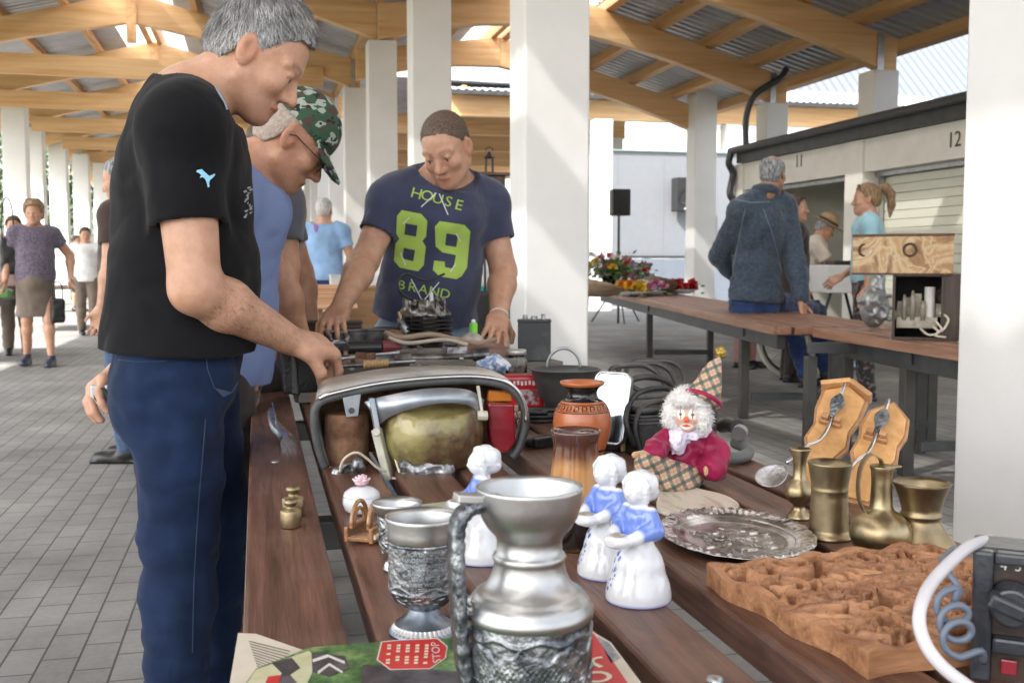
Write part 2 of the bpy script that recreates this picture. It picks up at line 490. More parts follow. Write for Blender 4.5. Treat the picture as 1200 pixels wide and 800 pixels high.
slope_sheets(zb1, RX1, 8.6, -1, 20, [(RX1, RX1 + 0.85, 0, 0)])

# ---- rear hall standing across the far end
rear = thing("rear_hall", "far cross hall with low corrugated roof edge on horizontal timber beams", "market hall", (0, 26, 0))
m = MB(); m.box((13.2, 27.0, 5.02), (17.5, 0.2, 0.5)); m.build("beam", GLULAM_X, rear, world=True)
for y in (31, 35.5, 41, 47):
    m = MB(); m.box((2.3 + y * .14, y, 5.05), (y * .28 - .2, 0.2, 0.55)); m.build("beam", GLULAM_X, rear, world=True)
    m = MB(); m.box((y * .28 + 1.9, y, 2.4), (0.4, 0.4, 4.8)); m.build("column", PAINT_W, rear, world=True)
corrugated("roof_sheet", 2.2, 5.75, 11.5, 5.6, 27.2, 52, ROOF_STEEL, None).name = "tmp"
o = bpy.data.objects["tmp"]; o.name = "roof_sheet"; o.parent = rear; o.data.transform(Matrix.Translation((0, -26, 0)))
for x in (3.4, 5.2, 7.0, 8.8):
    m = MB(); m.box((x, 39, 5.45), (0.12, 24, 0.2)); m.build("purlin", GLULAM_Y, rear, world=True)
for x in (12.5, 17.2, 21.5):
    m = MB(); m.box((x, 27.0, 2.38), (0.42, 0.42, 4.76)); m.build("column", PAINT_W, rear, world=True, bevel=0.01)
for y, z in ((28.2, 5.5), (29.4, 5.75)):
    m = MB(); m.box((13.2, y, z), (17.5, 0.12, 0.2)); m.build("purlin", GLULAM_X, rear, world=True)
m = MB()
vs = []; fs = []
xs = []
for i in range(88):
    b = 4.6 + i * 0.2; xs += [(b, 0), (b + 0.07, 0), (b + 0.095, 0.05), (b + 0.175, 0.05)]
for x, z in xs: vs += [(x, 26.4, 5.32 + z), (x, 34, 6.9 + z)]
m.add(vs, [(2 * i, 2 * i + 1, 2 * i + 3, 2 * i + 2) for i in range(len(xs) - 1)])
m.build("roof_sheet", ROOF_STEEL, rear, world=True, fix=False)
m = MB()
m.box((13.2, 26.33, 5.27), (17.6, 0.12, 0.1)); m.build("gutter", STEEL_DARK, rear, world=True)

# ---- white stage wall at the back
st = thing("stage_wall", "tall plain white panel wall behind the speakers at the far end", "wall", (9.6, 26, 0))
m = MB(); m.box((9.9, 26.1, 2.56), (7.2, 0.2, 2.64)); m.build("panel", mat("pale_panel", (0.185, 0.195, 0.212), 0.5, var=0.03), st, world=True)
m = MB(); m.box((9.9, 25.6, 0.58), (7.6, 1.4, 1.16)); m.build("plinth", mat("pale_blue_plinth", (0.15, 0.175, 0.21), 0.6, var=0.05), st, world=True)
m = MB(); m.box((9.9, 25.98, 1.205), (7.4, 0.3, 0.07)); m.build("bottom_rail", STEEL_DARK, st, world=True)
m = MB(); m.box((9.9, 26.08, 3.905), (7.3, 0.26, 0.04)); m.build("top_cap", mat("green_grey_metal", (0.2, 0.27, 0.27), 0.5), st, world=True)
for x in (7.7, 8.95, 10.2, 11.45):
    m = MB(); m.box((x, 25.998, 2.56), (0.02, 0.006, 2.6)); m.build("seam_strip", mat("pale_panel"  , (0.6,)*3), st, world=True)

# ---- garages on the right
gar = thing("garage_row", "row of white garages with dark sloping roof edge numbered 11 and 12", "garage", (7.6, 11, 0))
GW = mat("garage_render", (0.74, 0.73, 0.68), 0.7, var=0.05, vs=3, bump=0.2, bs=80)
GI = mat("garage_inside", (0.80, 0.80, 0.71), 0.8, var=0.08, vs=1.2, bump=0.2, bs=40)
ROOFD = mat("dark_roof_edge", (0.035, 0.038, 0.04), 0.5, var=0.3, vs=6)
GX0, GX1 = 7.3, 12.5
piers = [15.5, 12.15, 8.9, 5.6, 2.6]
for k, y in enumerate(piers):
    m = MB(); m.box((GX0 + 0.17, y, 1.30), (0.34, 0.40, 2.60)); m.build("pier", GW, gar, world=True, bevel=0.008)
for a, b in zip(piers, piers[1:]):
    yc = (a + b) / 2; ln = abs(a - b) - 0.404
    m = MB(); m.box((GX0 + 0.16, yc, 2.40), (0.26, ln, 0.40)); m.build("lintel", GW, gar, world=True)
    m = MB(); m.box((GX0 + 0.22, yc, 2.17), (0.08, ln, 0.05)); m.build("door_rail", STEEL_GALV, gar, world=True)
    m = MB(); m.box((GX0 + 0.26, a - 0.22, 1.12), (0.05, 0.035, 2.2)); m.box((GX0 + 0.26, b + 0.22, 1.12), (0.05, 0.035, 2.2)); m.build("door_rail", STEEL_GALV, gar, world=True)
for y in piers:
    m = MB(); m.box(((GX0 + 0.35 + GX1) / 2, y, 1.27), (GX1 - GX0 - 0.35, 0.16, 2.54)); m.build("side_wall", GI, gar, world=True)
m = MB(); m.box((GX1 + 0.1, 9.05, 1.27), (0.2, 13.2, 2.54)); m.build("back_wall", GI, gar, world=True)
m = MB(); m.box(((GX0 + GX1) / 2 + 0.2, 9.05, 2.57), (GX1 - GX0 - 0.3, 13.1, 0.05)); m.build("ceiling", GI, gar, world=True)
for y in (10.525, 7.25):                         # roll doors that are down
    m = MB()
    for i in range(20): m.box((GX0 + 0.33, y, 0.06 + i * 0.107), (0.03, 2.9, 0.102))
    m.build("shutter", mat("pale_shutter", (0.70, 0.70, 0.60), 0.5, var=0.04, vs=2), gar, world=True, bevel=0.004, segs=1)
m = MB()
poly = [(-0.06, 0.0), (-0.06, 0.22), (5.6, 0.60), (5.6, 0.0)]
m.prism(poly, -6.85, 6.35, (Vector((GX0, 9.05, 2.605)), Vector((1, 0, 0)), Vector((0, 0, 1)), Vector((0, 1, 0))))
m.build("roof", ROOFD, gar, world=True)
m = MB(); m.tube([(GX0 - 0.12, 2.2, 2.80), (GX0 - 0.12, 15.5, 2.80)], 0.055, 10); m.build("gutter", mat("gutter_metal", (0.06, 0.062, 0.065), 0.4, 0.3), gar, world=True)
m = MB(); m.tube(spline([(GX0 - 0.12, 15.45, 2.78), (GX0 - 0.14, 15.5, 2.62), (GX0 - 0.06, 15.52, 2.45), (GX0 - 0.10, 15.53, 2.15), (GX0 + 0.02, 15.54, 2.0)]), 0.055, 10); m.build("downpipe", mat("gutter_metal", (0, 0, 0)), gar, world=True)
m = MB(); p0 = px(925, 88, 3.9)
m.tube(spline([(7.9, 15.1, 4.02), (7.75, 15.05, 3.85), (7.4, 15.1, 3.62), (7.3, 15.2, 3.3), (7.3, 15.2, 2.85)]), 0.048, 10); m.build("drain_pipe", mat("blue_grey_pipe", (0.05, 0.06, 0.075), 0.4), gar, world=True)

def text_mesh(s, size, depth=0.0, spacing=1.0, sub=0, align='CENTER'):
    cu = bpy.data.curves.new("lettering", 'FONT'); cu.body = s; cu.size = size; cu.extrude = depth
    cu.align_x = align; cu.align_y = 'CENTER'; cu.space_character = spacing; cu.resolution_u = 3
    o = bpy.data.objects.new("lettering", cu); COL.objects.link(o)
    dg = bpy.context.evaluated_depsgraph_get(); dg.update()
    me = bpy.data.meshes.new_from_object(o.evaluated_get(dg))
    bpy.data.objects.remove(o); bpy.data.curves.remove(cu)
    bm = bmesh.new(); bm.from_mesh(me)
    bmesh.ops.remove_doubles(bm, verts=bm.verts, dist=1e-6)
    if sub:
        bmesh.ops.triangulate(bm, faces=bm.faces)
        for _ in range(8):
            es = [e for e in bm.edges if e.calc_length() > sub]
            if not es: break
            bmesh.ops.subdivide_edges(bm, edges=es, cuts=1)
            bmesh.ops.triangulate(bm, faces=bm.faces)
    bm.to_mesh(me); bm.free()
    return me
def place_text(me, name, o, x, y, m, parent, n_off=0.0, world=True):
    x, y = Vector(x).normalized(), Vector(y).normalized(); z = x.cross(y)
    M4 = Matrix.Identity(4)
    for i in range(3): M4[i][0], M4[i][1], M4[i][2], M4[i][3] = x[i], y[i], z[i], o[i] + z[i] * n_off
    me.transform(M4)
    return link(name, me, m, parent, world)
INK = mat("dark_grey_ink", (0.05, 0.05, 0.055), 0.6)
for s, (qx, qy) in (("12", (1119, 160)), ("11", (937, 186))):
    r = ray(qx, qy); t = (GX0 + 0.03) / r.x; p = Vector((r.x * t, r.y * t, CAMZ + r.z * t))
    place_text(text_mesh(s, 0.24, 0.002), "number", Vector((GX0 + 0.024, p.y, p.z - 0.04)), (0, -1, 0), (0, 0, 1), INK, gar)

# ---- far buildings, trees outside
fb = thing("far_shed", "distant pale roofed shed beyond the garages at upper right", "shed", (26, 40, 0))
m = MB(); m.box((28, 44, 3.6), (24, 8, 7.2)); m.build("wall", PAINT_W, fb, world=True)
k = MB(); vs = []; fs = []; n = 120
for i in range(n + 1):
    x = 15.5 + i * 0.2; z = 0.06 if i % 2 else 0
    vs += [(x, 39.5, 7.3 + z), (x, 50, 17.0 + z)]
for i in range(n): fs.append((2 * i, 2 * i + 1, 2 * i + 3, 2 * i + 2))
k.add(vs, fs); k.build("roof", mat("pale_sheet_roof", (0.125, 0.145, 0.175), 0.6, var=0.03), fb, world=True, fix=False)

LEAF = mat("leaf_green", (0.055, 0.105, 0.022), 0.6, var=0.45, vs=1.2)
BARK = mat("bark", (0.09, 0.07, 0.05), 0.9, bump=0.8, bs=20)
def make_tree(name, label, x, y, h, r, n, seed):
    t = thing(name, label, "tree", (x, y, 0), 0, "trees outside the hall")
    R = random.Random(seed)
    m = MB(); m.tube(spline([(0, 0, 0), (0.1, 0, h * 0.25), (-0.1, 0.05, h * 0.55), (0, 0, h * 0.85)]), [0.22 - 0.19 * i / 24 for i in range(25)], 8)
    for k in range(9):
        a = R.uniform(0, 6.28); z0 = h * R.uniform(0.3, 0.7)
        m.tube(spline([(0, 0, z0), (math.cos(a) * r * 0.4, math.sin(a) * r * 0.4, z0 + h * 0.1), (math.cos(a) * r * 0.8, math.sin(a) * r * 0.8, z0 + h * 0.18)], 4), [0.08, 0.075, 0.07, 0.065, 0.055, 0.045, 0.035, 0.03, 0.02], 6)
    m.build("trunk", BARK, t, smooth=True)
    cl = [(R.uniform(-.75, .75) * r, R.uniform(-.75, .75) * r, h * R.uniform(0.3, 0.95), r * R.uniform(0.25, 0.5)) for _ in range(26)]
    vs, fs = [], []
    for i in range(n):
        cx, cy, cz, cr = R.choice(cl)
        d = Vector((R.gauss(0, 1), R.gauss(0, 1), R.gauss(0, 0.8))).normalized() * cr * R.uniform(0.5, 1.05)
        c = Vector((cx, cy, cz)) + d
        a = Vector((R.gauss(0, 1), R.gauss(0, 1), R.gauss(0, 1))).normalized(); b = a.orthogonal().normalized()
        s = R.uniform(0.08, 0.17)
        q = len(vs); vs += [c - a * s, c + b * s * 0.5, c + a * s, c - b * s * 0.5]; fs.append((q, q + 1, q + 2, q + 3))
    m = MB(); m.add(vs, fs); m.build("crown", LEAF, t, fix=False)
    return t
make_tree("broadleaf_tree", "leafy green tree seen between the far left columns", -9.5, 48, 7.5, 3.4, 5000, 1)
make_tree("broadleaf_tree", "tall green tree far beyond the end of the hall", -3.2, 66, 8.5, 3.6, 5000, 3)
make_tree("broadleaf_tree", "pale green tree behind the man in the light blue T-shirt", 2.4, 62, 6.5, 3.2, 5000, 4)
# ================================================================ solid modelling: signed distance fields turned into meshes
class Field:
    def __init__(s, lo, hi, h):
        s.h = h
        s.lo = np.array(lo, float); n = np.ceil((np.array(hi, float) - s.lo) / h).astype(int) + 1
        s.n = n
        s.ax = [(s.lo[i] + h * np.arange(n[i])).astype(np.float32) for i in range(3)]
        s.F = np.full(n, 1.0, np.float32)
    def _win(s, lo, hi):
        a = np.clip(np.floor((np.array(lo) - s.lo) / s.h).astype(int), 0, s.n)
        b = np.clip(np.ceil((np.array(hi) - s.lo) / s.h).astype(int) + 1, 0, s.n)
        if np.any(b <= a): return None
        sl = tuple(slice(a[i], b[i]) for i in range(3))
        X = s.ax[0][sl[0]][:, None, None]; Y = s.ax[1][sl[1]][None, :, None]; Z = s.ax[2][sl[2]][None, None, :]
        return sl, X, Y, Z
    def _mix(s, sl, d, k, mode):
        a = s.F[sl]
        if mode == 'u':
            r = np.minimum(a, d)
            if k > 0: h = np.maximum(k - np.abs(a - d), 0) / k; r = r - h * h * k * 0.25
        elif mode == 's':
            r = np.maximum(a, -d)
            if k > 0: h = np.maximum(k - np.abs(a + d), 0) / k; r = r + h * h * k * 0.25
        else:
            r = np.maximum(a, d)
        s.F[sl] = r
    def cap(s, a, b, ra, rb=None, k=0.02, mode='u', sq=None):
        rb = ra if rb is None else rb
        a, b = np.array(a, float), np.array(b, float); R = max(ra, rb) + k + 3 * s.h
        if sq is not None: R = R * max(1.0, sq[1])
        w = s._win(np.minimum(a, b) - R, np.maximum(a, b) + R)
        if w is None: return s
        sl, X, Y, Z = w
        ba = b - a; L2 = float(ba @ ba) + 1e-12
        px_, py_, pz_ = X - a[0], Y - a[1], Z - a[2]
        t = np.clip((px_ * ba[0] + py_ * ba[1] + pz_ * ba[2]) / L2, 0, 1)
        dx, dy, dz = px_ - t * ba[0], py_ - t * ba[1], pz_ - t * ba[2]
        if sq is None: d = np.sqrt(dx * dx + dy * dy + dz * dz) - (ra + (rb - ra) * t)
        else:
            ax, q = np.array(sq[0], float), sq[1]; ax = ax / np.linalg.norm(ax)
            al = dx * ax[0] + dy * ax[1] + dz * ax[2]
            d2 = np.maximum(dx * dx + dy * dy + dz * dz - al * al, 0) + (al / q) ** 2
            d = (np.sqrt(d2) - (ra + (rb - ra) * t)) * min(1.0, q)
        s._mix(sl, d.astype(np.float32), k, mode); return s
    def ell(s, c, r, R=None, k=0.02, mode='u'):
        c = np.array(c, float); m = max(r) + k + 3 * s.h
        w = s._win(c - m, c + m)
        if w is None: return s
        sl, X, Y, Z = w
        x, y, z = X - c[0], Y - c[1], Z - c[2]
        if R is not None:
            R = np.array(R, float)       # columns: local axes
            x, y, z = (x * R[0, i] + y * R[1, i] + z * R[2, i] for i in range(3))
        k0 = np.sqrt((x / r[0]) ** 2 + (y / r[1]) ** 2 + (z / r[2]) ** 2)
        k1 = np.sqrt((x / r[0] ** 2) ** 2 + (y / r[1] ** 2) ** 2 + (z / r[2] ** 2) ** 2) + 1e-9
        s._mix(sl, (k0 * (k0 - 1) / k1).astype(np.float32), k, mode); return s
    def box(s, c, half, R=None, rad=0.004, k=0.0, mode='u'):
        c = np.array(c, float); m = float(np.linalg.norm(half)) + k + 3 * s.h
        w = s._win(c - m, c + m)
        if w is None: return s
        sl, X, Y, Z = w
        x, y, z = X - c[0], Y - c[1], Z - c[2]
        if R is not None:
            R = np.array(R, float)
            x, y, z = (x * R[0, i] + y * R[1, i] + z * R[2, i] for i in range(3))
        q = [np.abs(v) - (half[i] - rad) for i, v in enumerate((x, y, z))]
        d = np.sqrt(sum(np.maximum(v, 0) ** 2 for v in q)) + np.minimum(np.maximum(np.maximum(q[0], q[1]), q[2]), 0) - rad
        s._mix(sl, d.astype(np.float32), k, mode); return s
    def chain(s, pts, rs, k=0.01, mode='u', sq=None):
        if not isinstance(rs, (list, tuple)): rs = [rs] * len(pts)
        for i in range(len(pts) - 1): s.cap(pts[i], pts[i + 1], rs[i], rs[i + 1], k, mode, sq)
        return s
    def cut(s, p, n, k=0.0):
        """keep the side the normal points away from"""
        n = np.array(n, float); n /= np.linalg.norm(n)
        d = ((s.ax[0][:, None, None] - p[0]) * n[0] + (s.ax[1][None, :, None] - p[1]) * n[1] + (s.ax[2][None, None, :] - p[2]) * n[2])
        s._mix(tuple(slice(None) for _ in range(3)), d.astype(np.float32), k, 'i'); return s
    def fn(s, g, mode='i', k=0.0, lo=None, hi=None):
        w = s._win(s.lo if lo is None else lo, (s.lo + s.h * s.n) if hi is None else hi)
        sl, X, Y, Z = w
        s._mix(sl, (g(X, Y, Z) + 0 * (X + Y + Z)).astype(np.float32), k, mode); return s
    def noise(s, amp, scale, stretch=(1, 1, 1), seed=0, oct=2, where=None, ridge=False, rot=0.0):
        """push the surface in and out with smooth noise, near the surface only"""
        near = np.abs(s.F) < 4 * s.h + amp
        idx = np.nonzero(near)
        P = np.stack([s.ax[i][idx[i]] * scale * stretch[i] for i in range(3)], 1)
        if rot: P = np.stack([P[:, 0] + rot * P[:, 2], P[:, 1] + rot * P[:, 2], P[:, 2] - rot * (P[:, 0] + P[:, 1])], 1)
        v = sum((1 - 2.6 * np.abs(vnoise(P * 2 ** o, seed + o)) if ridge else vnoise(P * 2 ** o, seed + o)) / 2 ** o for o in range(oct))
        if where is not None: v = v * where(s.ax[0][idx[0]], s.ax[1][idx[1]], s.ax[2][idx[2]])
        s.F[idx] += (v * amp).astype(np.float32); return s
    def mesh(s):
        F = s.F
        F = F.copy()
        for a in range(3):                       # closed at the border
            i0 = [slice(None)] * 3; i0[a] = 0; F[tuple(i0)] = np.maximum(F[tuple(i0)], 1e-4)
            i0[a] = -1; F[tuple(i0)] = np.maximum(F[tuple(i0)], 1e-4)
        S = F < 0
        c = np.zeros(np.array(F.shape) - 1, np.uint8)
        for dx in (0, 1):
            for dy in (0, 1):
                for dz in (0, 1):
                    c += S[dx:F.shape[0] - 1 + dx, dy:F.shape[1] - 1 + dy, dz:F.shape[2] - 1 + dz]
        act = (c > 0) & (c < 8)
        ci = np.stack(np.nonzero(act), 1)
        if len(ci) == 0: return np.zeros((0, 3)), np.zeros((0, 4), int)
        acc = np.zeros((len(ci), 3)); cnt = np.zeros(len(ci))
        off = [(x, y, z) for x in (0, 1) for y in (0, 1) for z in (0, 1)]
        val = {o: F[ci[:, 0] + o[0], ci[:, 1] + o[1], ci[:, 2] + o[2]] for o in off}
        for o in off:
            for a in range(3):
                if o[a] == 1: continue
                p = list(o); p[a] = 1; p = tuple(p)
                va, vb = val[o], val[p]
                m = (va < 0) != (vb < 0)
                t = np.where(m, va / np.where(m, va - vb, 1), 0)
                e = np.tile(np.array(o, float), (len(ci), 1)); e[:, a] += t
                acc[m] += e[m]; cnt[m] += 1
        v = s.lo + (ci + acc / cnt[:, None]) * s.h
        ids = np.full(act.shape, -1, np.int64); ids[act] = np.arange(len(ci))
        quads = []
        for a in range(3):
            b, d = (a + 1) % 3, (a + 2) % 3
            lo = [slice(None)] * 3; hi = [slice(None)] * 3
            lo[a] = slice(0, F.shape[a] - 1); hi[a] = slice(1, F.shape[a])
            A, B = S[tuple(lo)], S[tuple(hi)]
            e = np.stack(np.nonzero(A != B), 1)
            e = e[(e[:, b] > 0) & (e[:, d] > 0) & (e[:, b] < F.shape[b] - 1) & (e[:, d] < F.shape[d] - 1)]
            if len(e) == 0: continue
            def cid(ob, od):
                q = e.copy(); q[:, b] -= ob; q[:, d] -= od
                return ids[q[:, 0], q[:, 1], q[:, 2]]
            q = np.stack([cid(1, 1), cid(0, 1), cid(0, 0), cid(1, 0)], 1)
            ins = A[e[:, 0], e[:, 1], e[:, 2]]
            q[~ins] = q[~ins][:, ::-1]
            quads.append(q)
        q = np.concatenate(quads); q = q[(q >= 0).all(1)]
        return v, q
    def build(s, name, m, parent=None, world=True, smooth=2, color=None):
        v, q = s.mesh()
        if smooth and len(v):
            for _ in range(smooth):              # a light Laplacian pass takes the voxel steps off
                acc = np.zeros_like(v); cnt = np.zeros(len(v))
                for i in range(4):
                    j = (i + 1) % 4
                    np.add.at(acc, q[:, i], v[q[:, j]]); np.add.at(acc, q[:, j], v[q[:, i]])
                    np.add.at(cnt, q[:, i], 1); np.add.at(cnt, q[:, j], 1)
                v = v * 0.5 + 0.5 * acc / np.maximum(cnt, 1)[:, None]
        me = mesh_from(name, v, q)
        if color is not None: paint(me, color(v))
        return link(name, me, m, parent, world)

def mesh_from(name, v, q):
    me = bpy.data.meshes.new(name)
    me.vertices.add(len(v)); me.vertices.foreach_set("co", np.asarray(v, np.float32).ravel())
    me.loops.add(q.size); me.loops.foreach_set("vertex_index", q.astype(np.int32).ravel())
    me.polygons.add(len(q)); me.polygons.foreach_set("loop_start", np.arange(0, q.size, q.shape[1], dtype=np.int32))
    me.polygons.foreach_set("loop_total", np.full(len(q), q.shape[1], np.int32))
    me.polygons.foreach_set("use_smooth", np.ones(len(q), bool))
    me.update(calc_edges=True); me.validate()
    return me
def paint(me, col):
    at = me.color_attributes.new("tint", 'FLOAT_COLOR', 'POINT')
    c = np.ones((len(me.vertices), 4), np.float32); c[:, :3] = col[:len(me.vertices)]
    at.data.foreach_set("color", c.ravel())
_lat = {}
def vnoise(P, seed=0):
    """smooth value noise in -1..1 at the rows of P"""
    if seed not in _lat: _lat[seed] = np.random.default_rng(seed + 100).uniform(-1, 1, (32, 32, 32)).astype(np.float32)
    T = _lat[seed]
    i = np.floor(P).astype(int); f = P - i; f = f * f * (3 - 2 * f)
    r = 0
    for dx in (0, 1):
        for dy in (0, 1):
            for dz in (0, 1):
                w = np.where(dx, f[:, 0], 1 - f[:, 0]) * np.where(dy, f[:, 1], 1 - f[:, 1]) * np.where(dz, f[:, 2], 1 - f[:, 2])
                r = r + w * T[(i[:, 0] + dx) % 32, (i[:, 1] + dy) % 32, (i[:, 2] + dz) % 32]
    return r

# ================================================================ people
def nv(v): v = np.array(v, float); return v / (np.linalg.norm(v) + 1e-12)
def A3(v): return np.array(v, float)
SKIN = mat("skin", (0.48, 0.255, 0.16), 0.43, col2=(0.585, 0.335, 0.225), vs=26, detail=9, bump=0.3, bs=240, sss=0.12, attr="tint")
SKIN_T = mat("tanned_skin", (0.42, 0.205, 0.12), 0.43, col2=(0.53, 0.285, 0.185), vs=26, detail=9, bump=0.35, bs=240, sss=0.1, attr="tint")

def cloth(name, col, col2=None, rough=0.85, vs=9, bump=0.35, var=0.12, weave=500, sheen=0.25, thr=(0.35, 0.65)):
    """fabric: fine weave and soft creases in the bump"""
    if name in _mc: return _mc[name]
    m, nt, N, L, P = _nodes(name)
    tc = N.new("ShaderNodeTexCoord")
    n1 = N.new("ShaderNodeTexNoise"); n1.inputs["Scale"].default_value = vs; n1.inputs["Detail"].default_value = 5
    L.new(tc.outputs["Object"], n1.inputs["Vector"])
    cr = N.new("ShaderNodeValToRGB"); cr.color_ramp.elements[0].position, cr.color_ramp.elements[1].position = thr
    a, b = (scl(col, 1 - var), scl(col, 1 + var)) if col2 is None else (col, col2)
    cr.color_ramp.elements[0].color = (*a, 1); cr.color_ramp.elements[1].color = (*b, 1)
    L.new(n1.outputs["Fac"], cr.inputs[0]); L.new(cr.outputs[0], P.inputs["Base Color"])
    P.inputs["Roughness"].default_value = rough; P.inputs["Sheen Weight"].default_value = sheen
    P.inputs["Specular IOR Level"].default_value = 0.25 if sum(col) > .1 else .12
    mp = N.new("ShaderNodeMapping"); mp.inputs["Scale"].default_value = (1, 1, 0.7); mp.inputs["Rotation"].default_value = (0.5, 0.7, 0)
    L.new(tc.outputs["Object"], mp.inputs[0])
    n2 = N.new("ShaderNodeTexNoise"); n2.inputs["Scale"].default_value = 9; n2.inputs["Detail"].default_value = 2; n2.inputs["Distortion"].default_value = .7
    L.new(mp.outputs[0], n2.inputs["Vector"])
    n3 = N.new("ShaderNodeTexNoise"); n3.inputs["Scale"].default_value = weave; n3.inputs["Detail"].default_value = 2
    L.new(tc.outputs["Object"], n3.inputs["Vector"])
    b1 = N.new("ShaderNodeBump"); b1.inputs["Strength"].default_value = bump; b1.inputs["Distance"].default_value = 0.02
    b2 = N.new("ShaderNodeBump"); b2.inputs["Strength"].default_value = 0.25; b2.inputs["Distance"].default_value = 0.001
    L.new(n2.outputs["Fac"], b1.inputs["Height"]); L.new(n3.outputs["Fac"], b2.inputs["Height"])
    L.new(b1.outputs[0], b2.inputs["Normal"]); L.new(b2.outputs[0], P.inputs["Normal"])
    _mc[name] = m
    return m

def head_frame(fwd, up=(0, 0, 1), roll=0.0):
    f = nv(fwd); l = nv(np.cross(up, f)); u = np.cross(f, l)
    if roll:
        l, u = l * math.cos(roll) + u * math.sin(roll), u * math.cos(roll) - l * math.sin(roll)
    return np.stack([f, l, u], 1)               # columns: forward, left, up
def hp(c, R, p, s=1.0): return A3(c) + R @ (A3(p) * s)

def head_sdf(f, c, R, s=1.0, jaw=1.0, cheek=1.0, nose=1.0):
    P = lambda *p: hp(c, R, p, s)
    E = lambda p, r, k=0.02, mode='u': f.ell(P(*p), tuple(x * s for x in r), R, k * s, mode)
    K = lambda a, b, ra, rb, k=0.012, mode='u': f.cap(P(*a), P(*b), ra * s, rb * s, k * s, mode)
    E((-.014, 0, .036), (.099, .077, .086))
    E((.020, 0, -.020), (.070, .064, .090), .03)
    K((.005, .050 * jaw, -.062), (.064, .018, -.101), .022, .020, .03)
    K((.005, -.050 * jaw, -.062), (.064, -.018, -.101), .022, .020, .03)
    E((.045, 0, -.075), (.042 * cheek, .045 * cheek, .040), .03)
    for y in (1, -1):
        E((.060, y * .043 * cheek, -.026), (.026, .024, .024), .02)
        K((.082, y * .014, .022), (.066, y * .052, .022), .011, .010, .012)
        E((.098, y * .033, .000), (.016, .017, .011), .012, 's')
        E((.071, y * .033, -.001), (.0165, .0155, .0135), .004)
        E((.079, y * .034, .007), (.012, .017, .006), .005)
        E((.078, y * .034, -.010), (.010, .015, .004), .006)
        # ear
        eR = R @ np.array([[.92, 0.30 * y, -.24], [-.32 * y, .94, 0], [.24, 0, .97]])
        f.ell(P(-.012, y * .080, -.010), (.0205 * s, .0085 * s, .035 * s), eR, .008 * s)
        f.ell(P(-.005, y * .088, -.004), (.0115 * s, .0075 * s, .021 * s), eR, .003 * s, 's')
    K((.083, 0, .012), (.106 + .004 * nose, 0, -.030), .0075, .0110, .012)
    E((.106 + .005 * nose, 0, -.035), (.0115, .0120, .0100), .008)
    for y in (1, -1): E((.095, y * .0125, -.038), (.012, .0085, .009), .008)
    E((.090, 0, -.066), (.011, .024, .0065), .006)
    E((.088, 0, -.077), (.0105, .020, .0065), .006)
    K((.104, -.02, -.0715), (.104, .02, -.0715), .0022, .0022, .004, 's')
    E((.076, 0, -.101), (.018, .021, .017), .02)
def face_tint(v, c, R, s=1.0, stubble=0.0, brow=0.35, hairtone=None, browz=.025, lips=(0.92, .60, .58)):
    L = (v - A3(c)) @ R / s
    x, y, z = L[:, 0], L[:, 1], L[:, 2]
    ay = np.abs(y)
    col = np.ones((len(v), 3))
    inh = (np.abs(x) < .2) & (np.abs(z) < .16) & (ay < .12)
    def mixin(mask, rgb): 
        m = np.clip(mask, 0, 1)[:, None] * inh[:, None]
        col[:] = col * (1 - m) + np.array(rgb) * m
    g = lambda d, w: np.exp(-(d / w) ** 2)
    mixin(0.22 * g(np.sqrt((ay - .045) ** 2 + (z + .03) ** 2), .022) * (x > .03), (1.05, .84, .80))
    mixin(0.5 * g(np.sqrt(y ** 2 + (z + .034) ** 2), .014) * (x > .09), (1.05, .80, .76))
    mixin(0.45 * (ay > .072) * g(z + .01, .035) * (np.abs(x + .01) < .03), (1.05, .78, .74))
    if stubble: mixin(stubble * np.clip((-.040 - z) / .02, 0, 1) * np.clip((x + .01) / .03, 0, 1) * np.clip((z + .13) / .02, 0, 1), (.60, .60, .62))
    mixin(0.85 * g((z + .072) / .0095, 1) * (ay < .024) * (x > .075) * 1.0, lips)
    mixin(g((z + .0718) / .0016, 1) * (ay < .023) * (x > .075) * .8, (.35, .18, .17))
    arch = browz + .006 * g(ay - .035, .014)
    mixin((1 - brow) * g((z - arch) / .0048, 1) * (ay > .012) * (ay < .054) * (x > .045), (.18, .15, .13))
    e = np.sqrt((ay - .033) ** 2 + ((z + .001) * 1.9) ** 2)
    mixin(0.95 * (e < .0125) * (x > .066) * (z < .002), (1.0, 1.25, 1.38))
    mixin(1.0 * (np.sqrt((ay - .033) ** 2 + (z + .003) ** 2) < .0056) * (x > .07) * (z < .002), (.12, .12, .12))
    mixin(0.8 * g((np.abs(z - .0030 + (ay - .033) ** 2 * 24)) / .0016, 1) * (np.abs(ay - .033) < .015) * (x > .06), (.25, .2, .2))
    if hairtone is not None:
        mixin(hairtone[3] * (z > hairline(x)) * 1.0, hairtone[:3])
    return col
HLX = np.array([-.14, -.050, -.034, -.020, .012, .026, .040, .060, .085, .12])
HLZ = np.array([-.070, -.062, -.030, .028, .004, .030, .056, .080, .086, .090])
def hairline(x): return np.interp(x, HLX, HLZ)
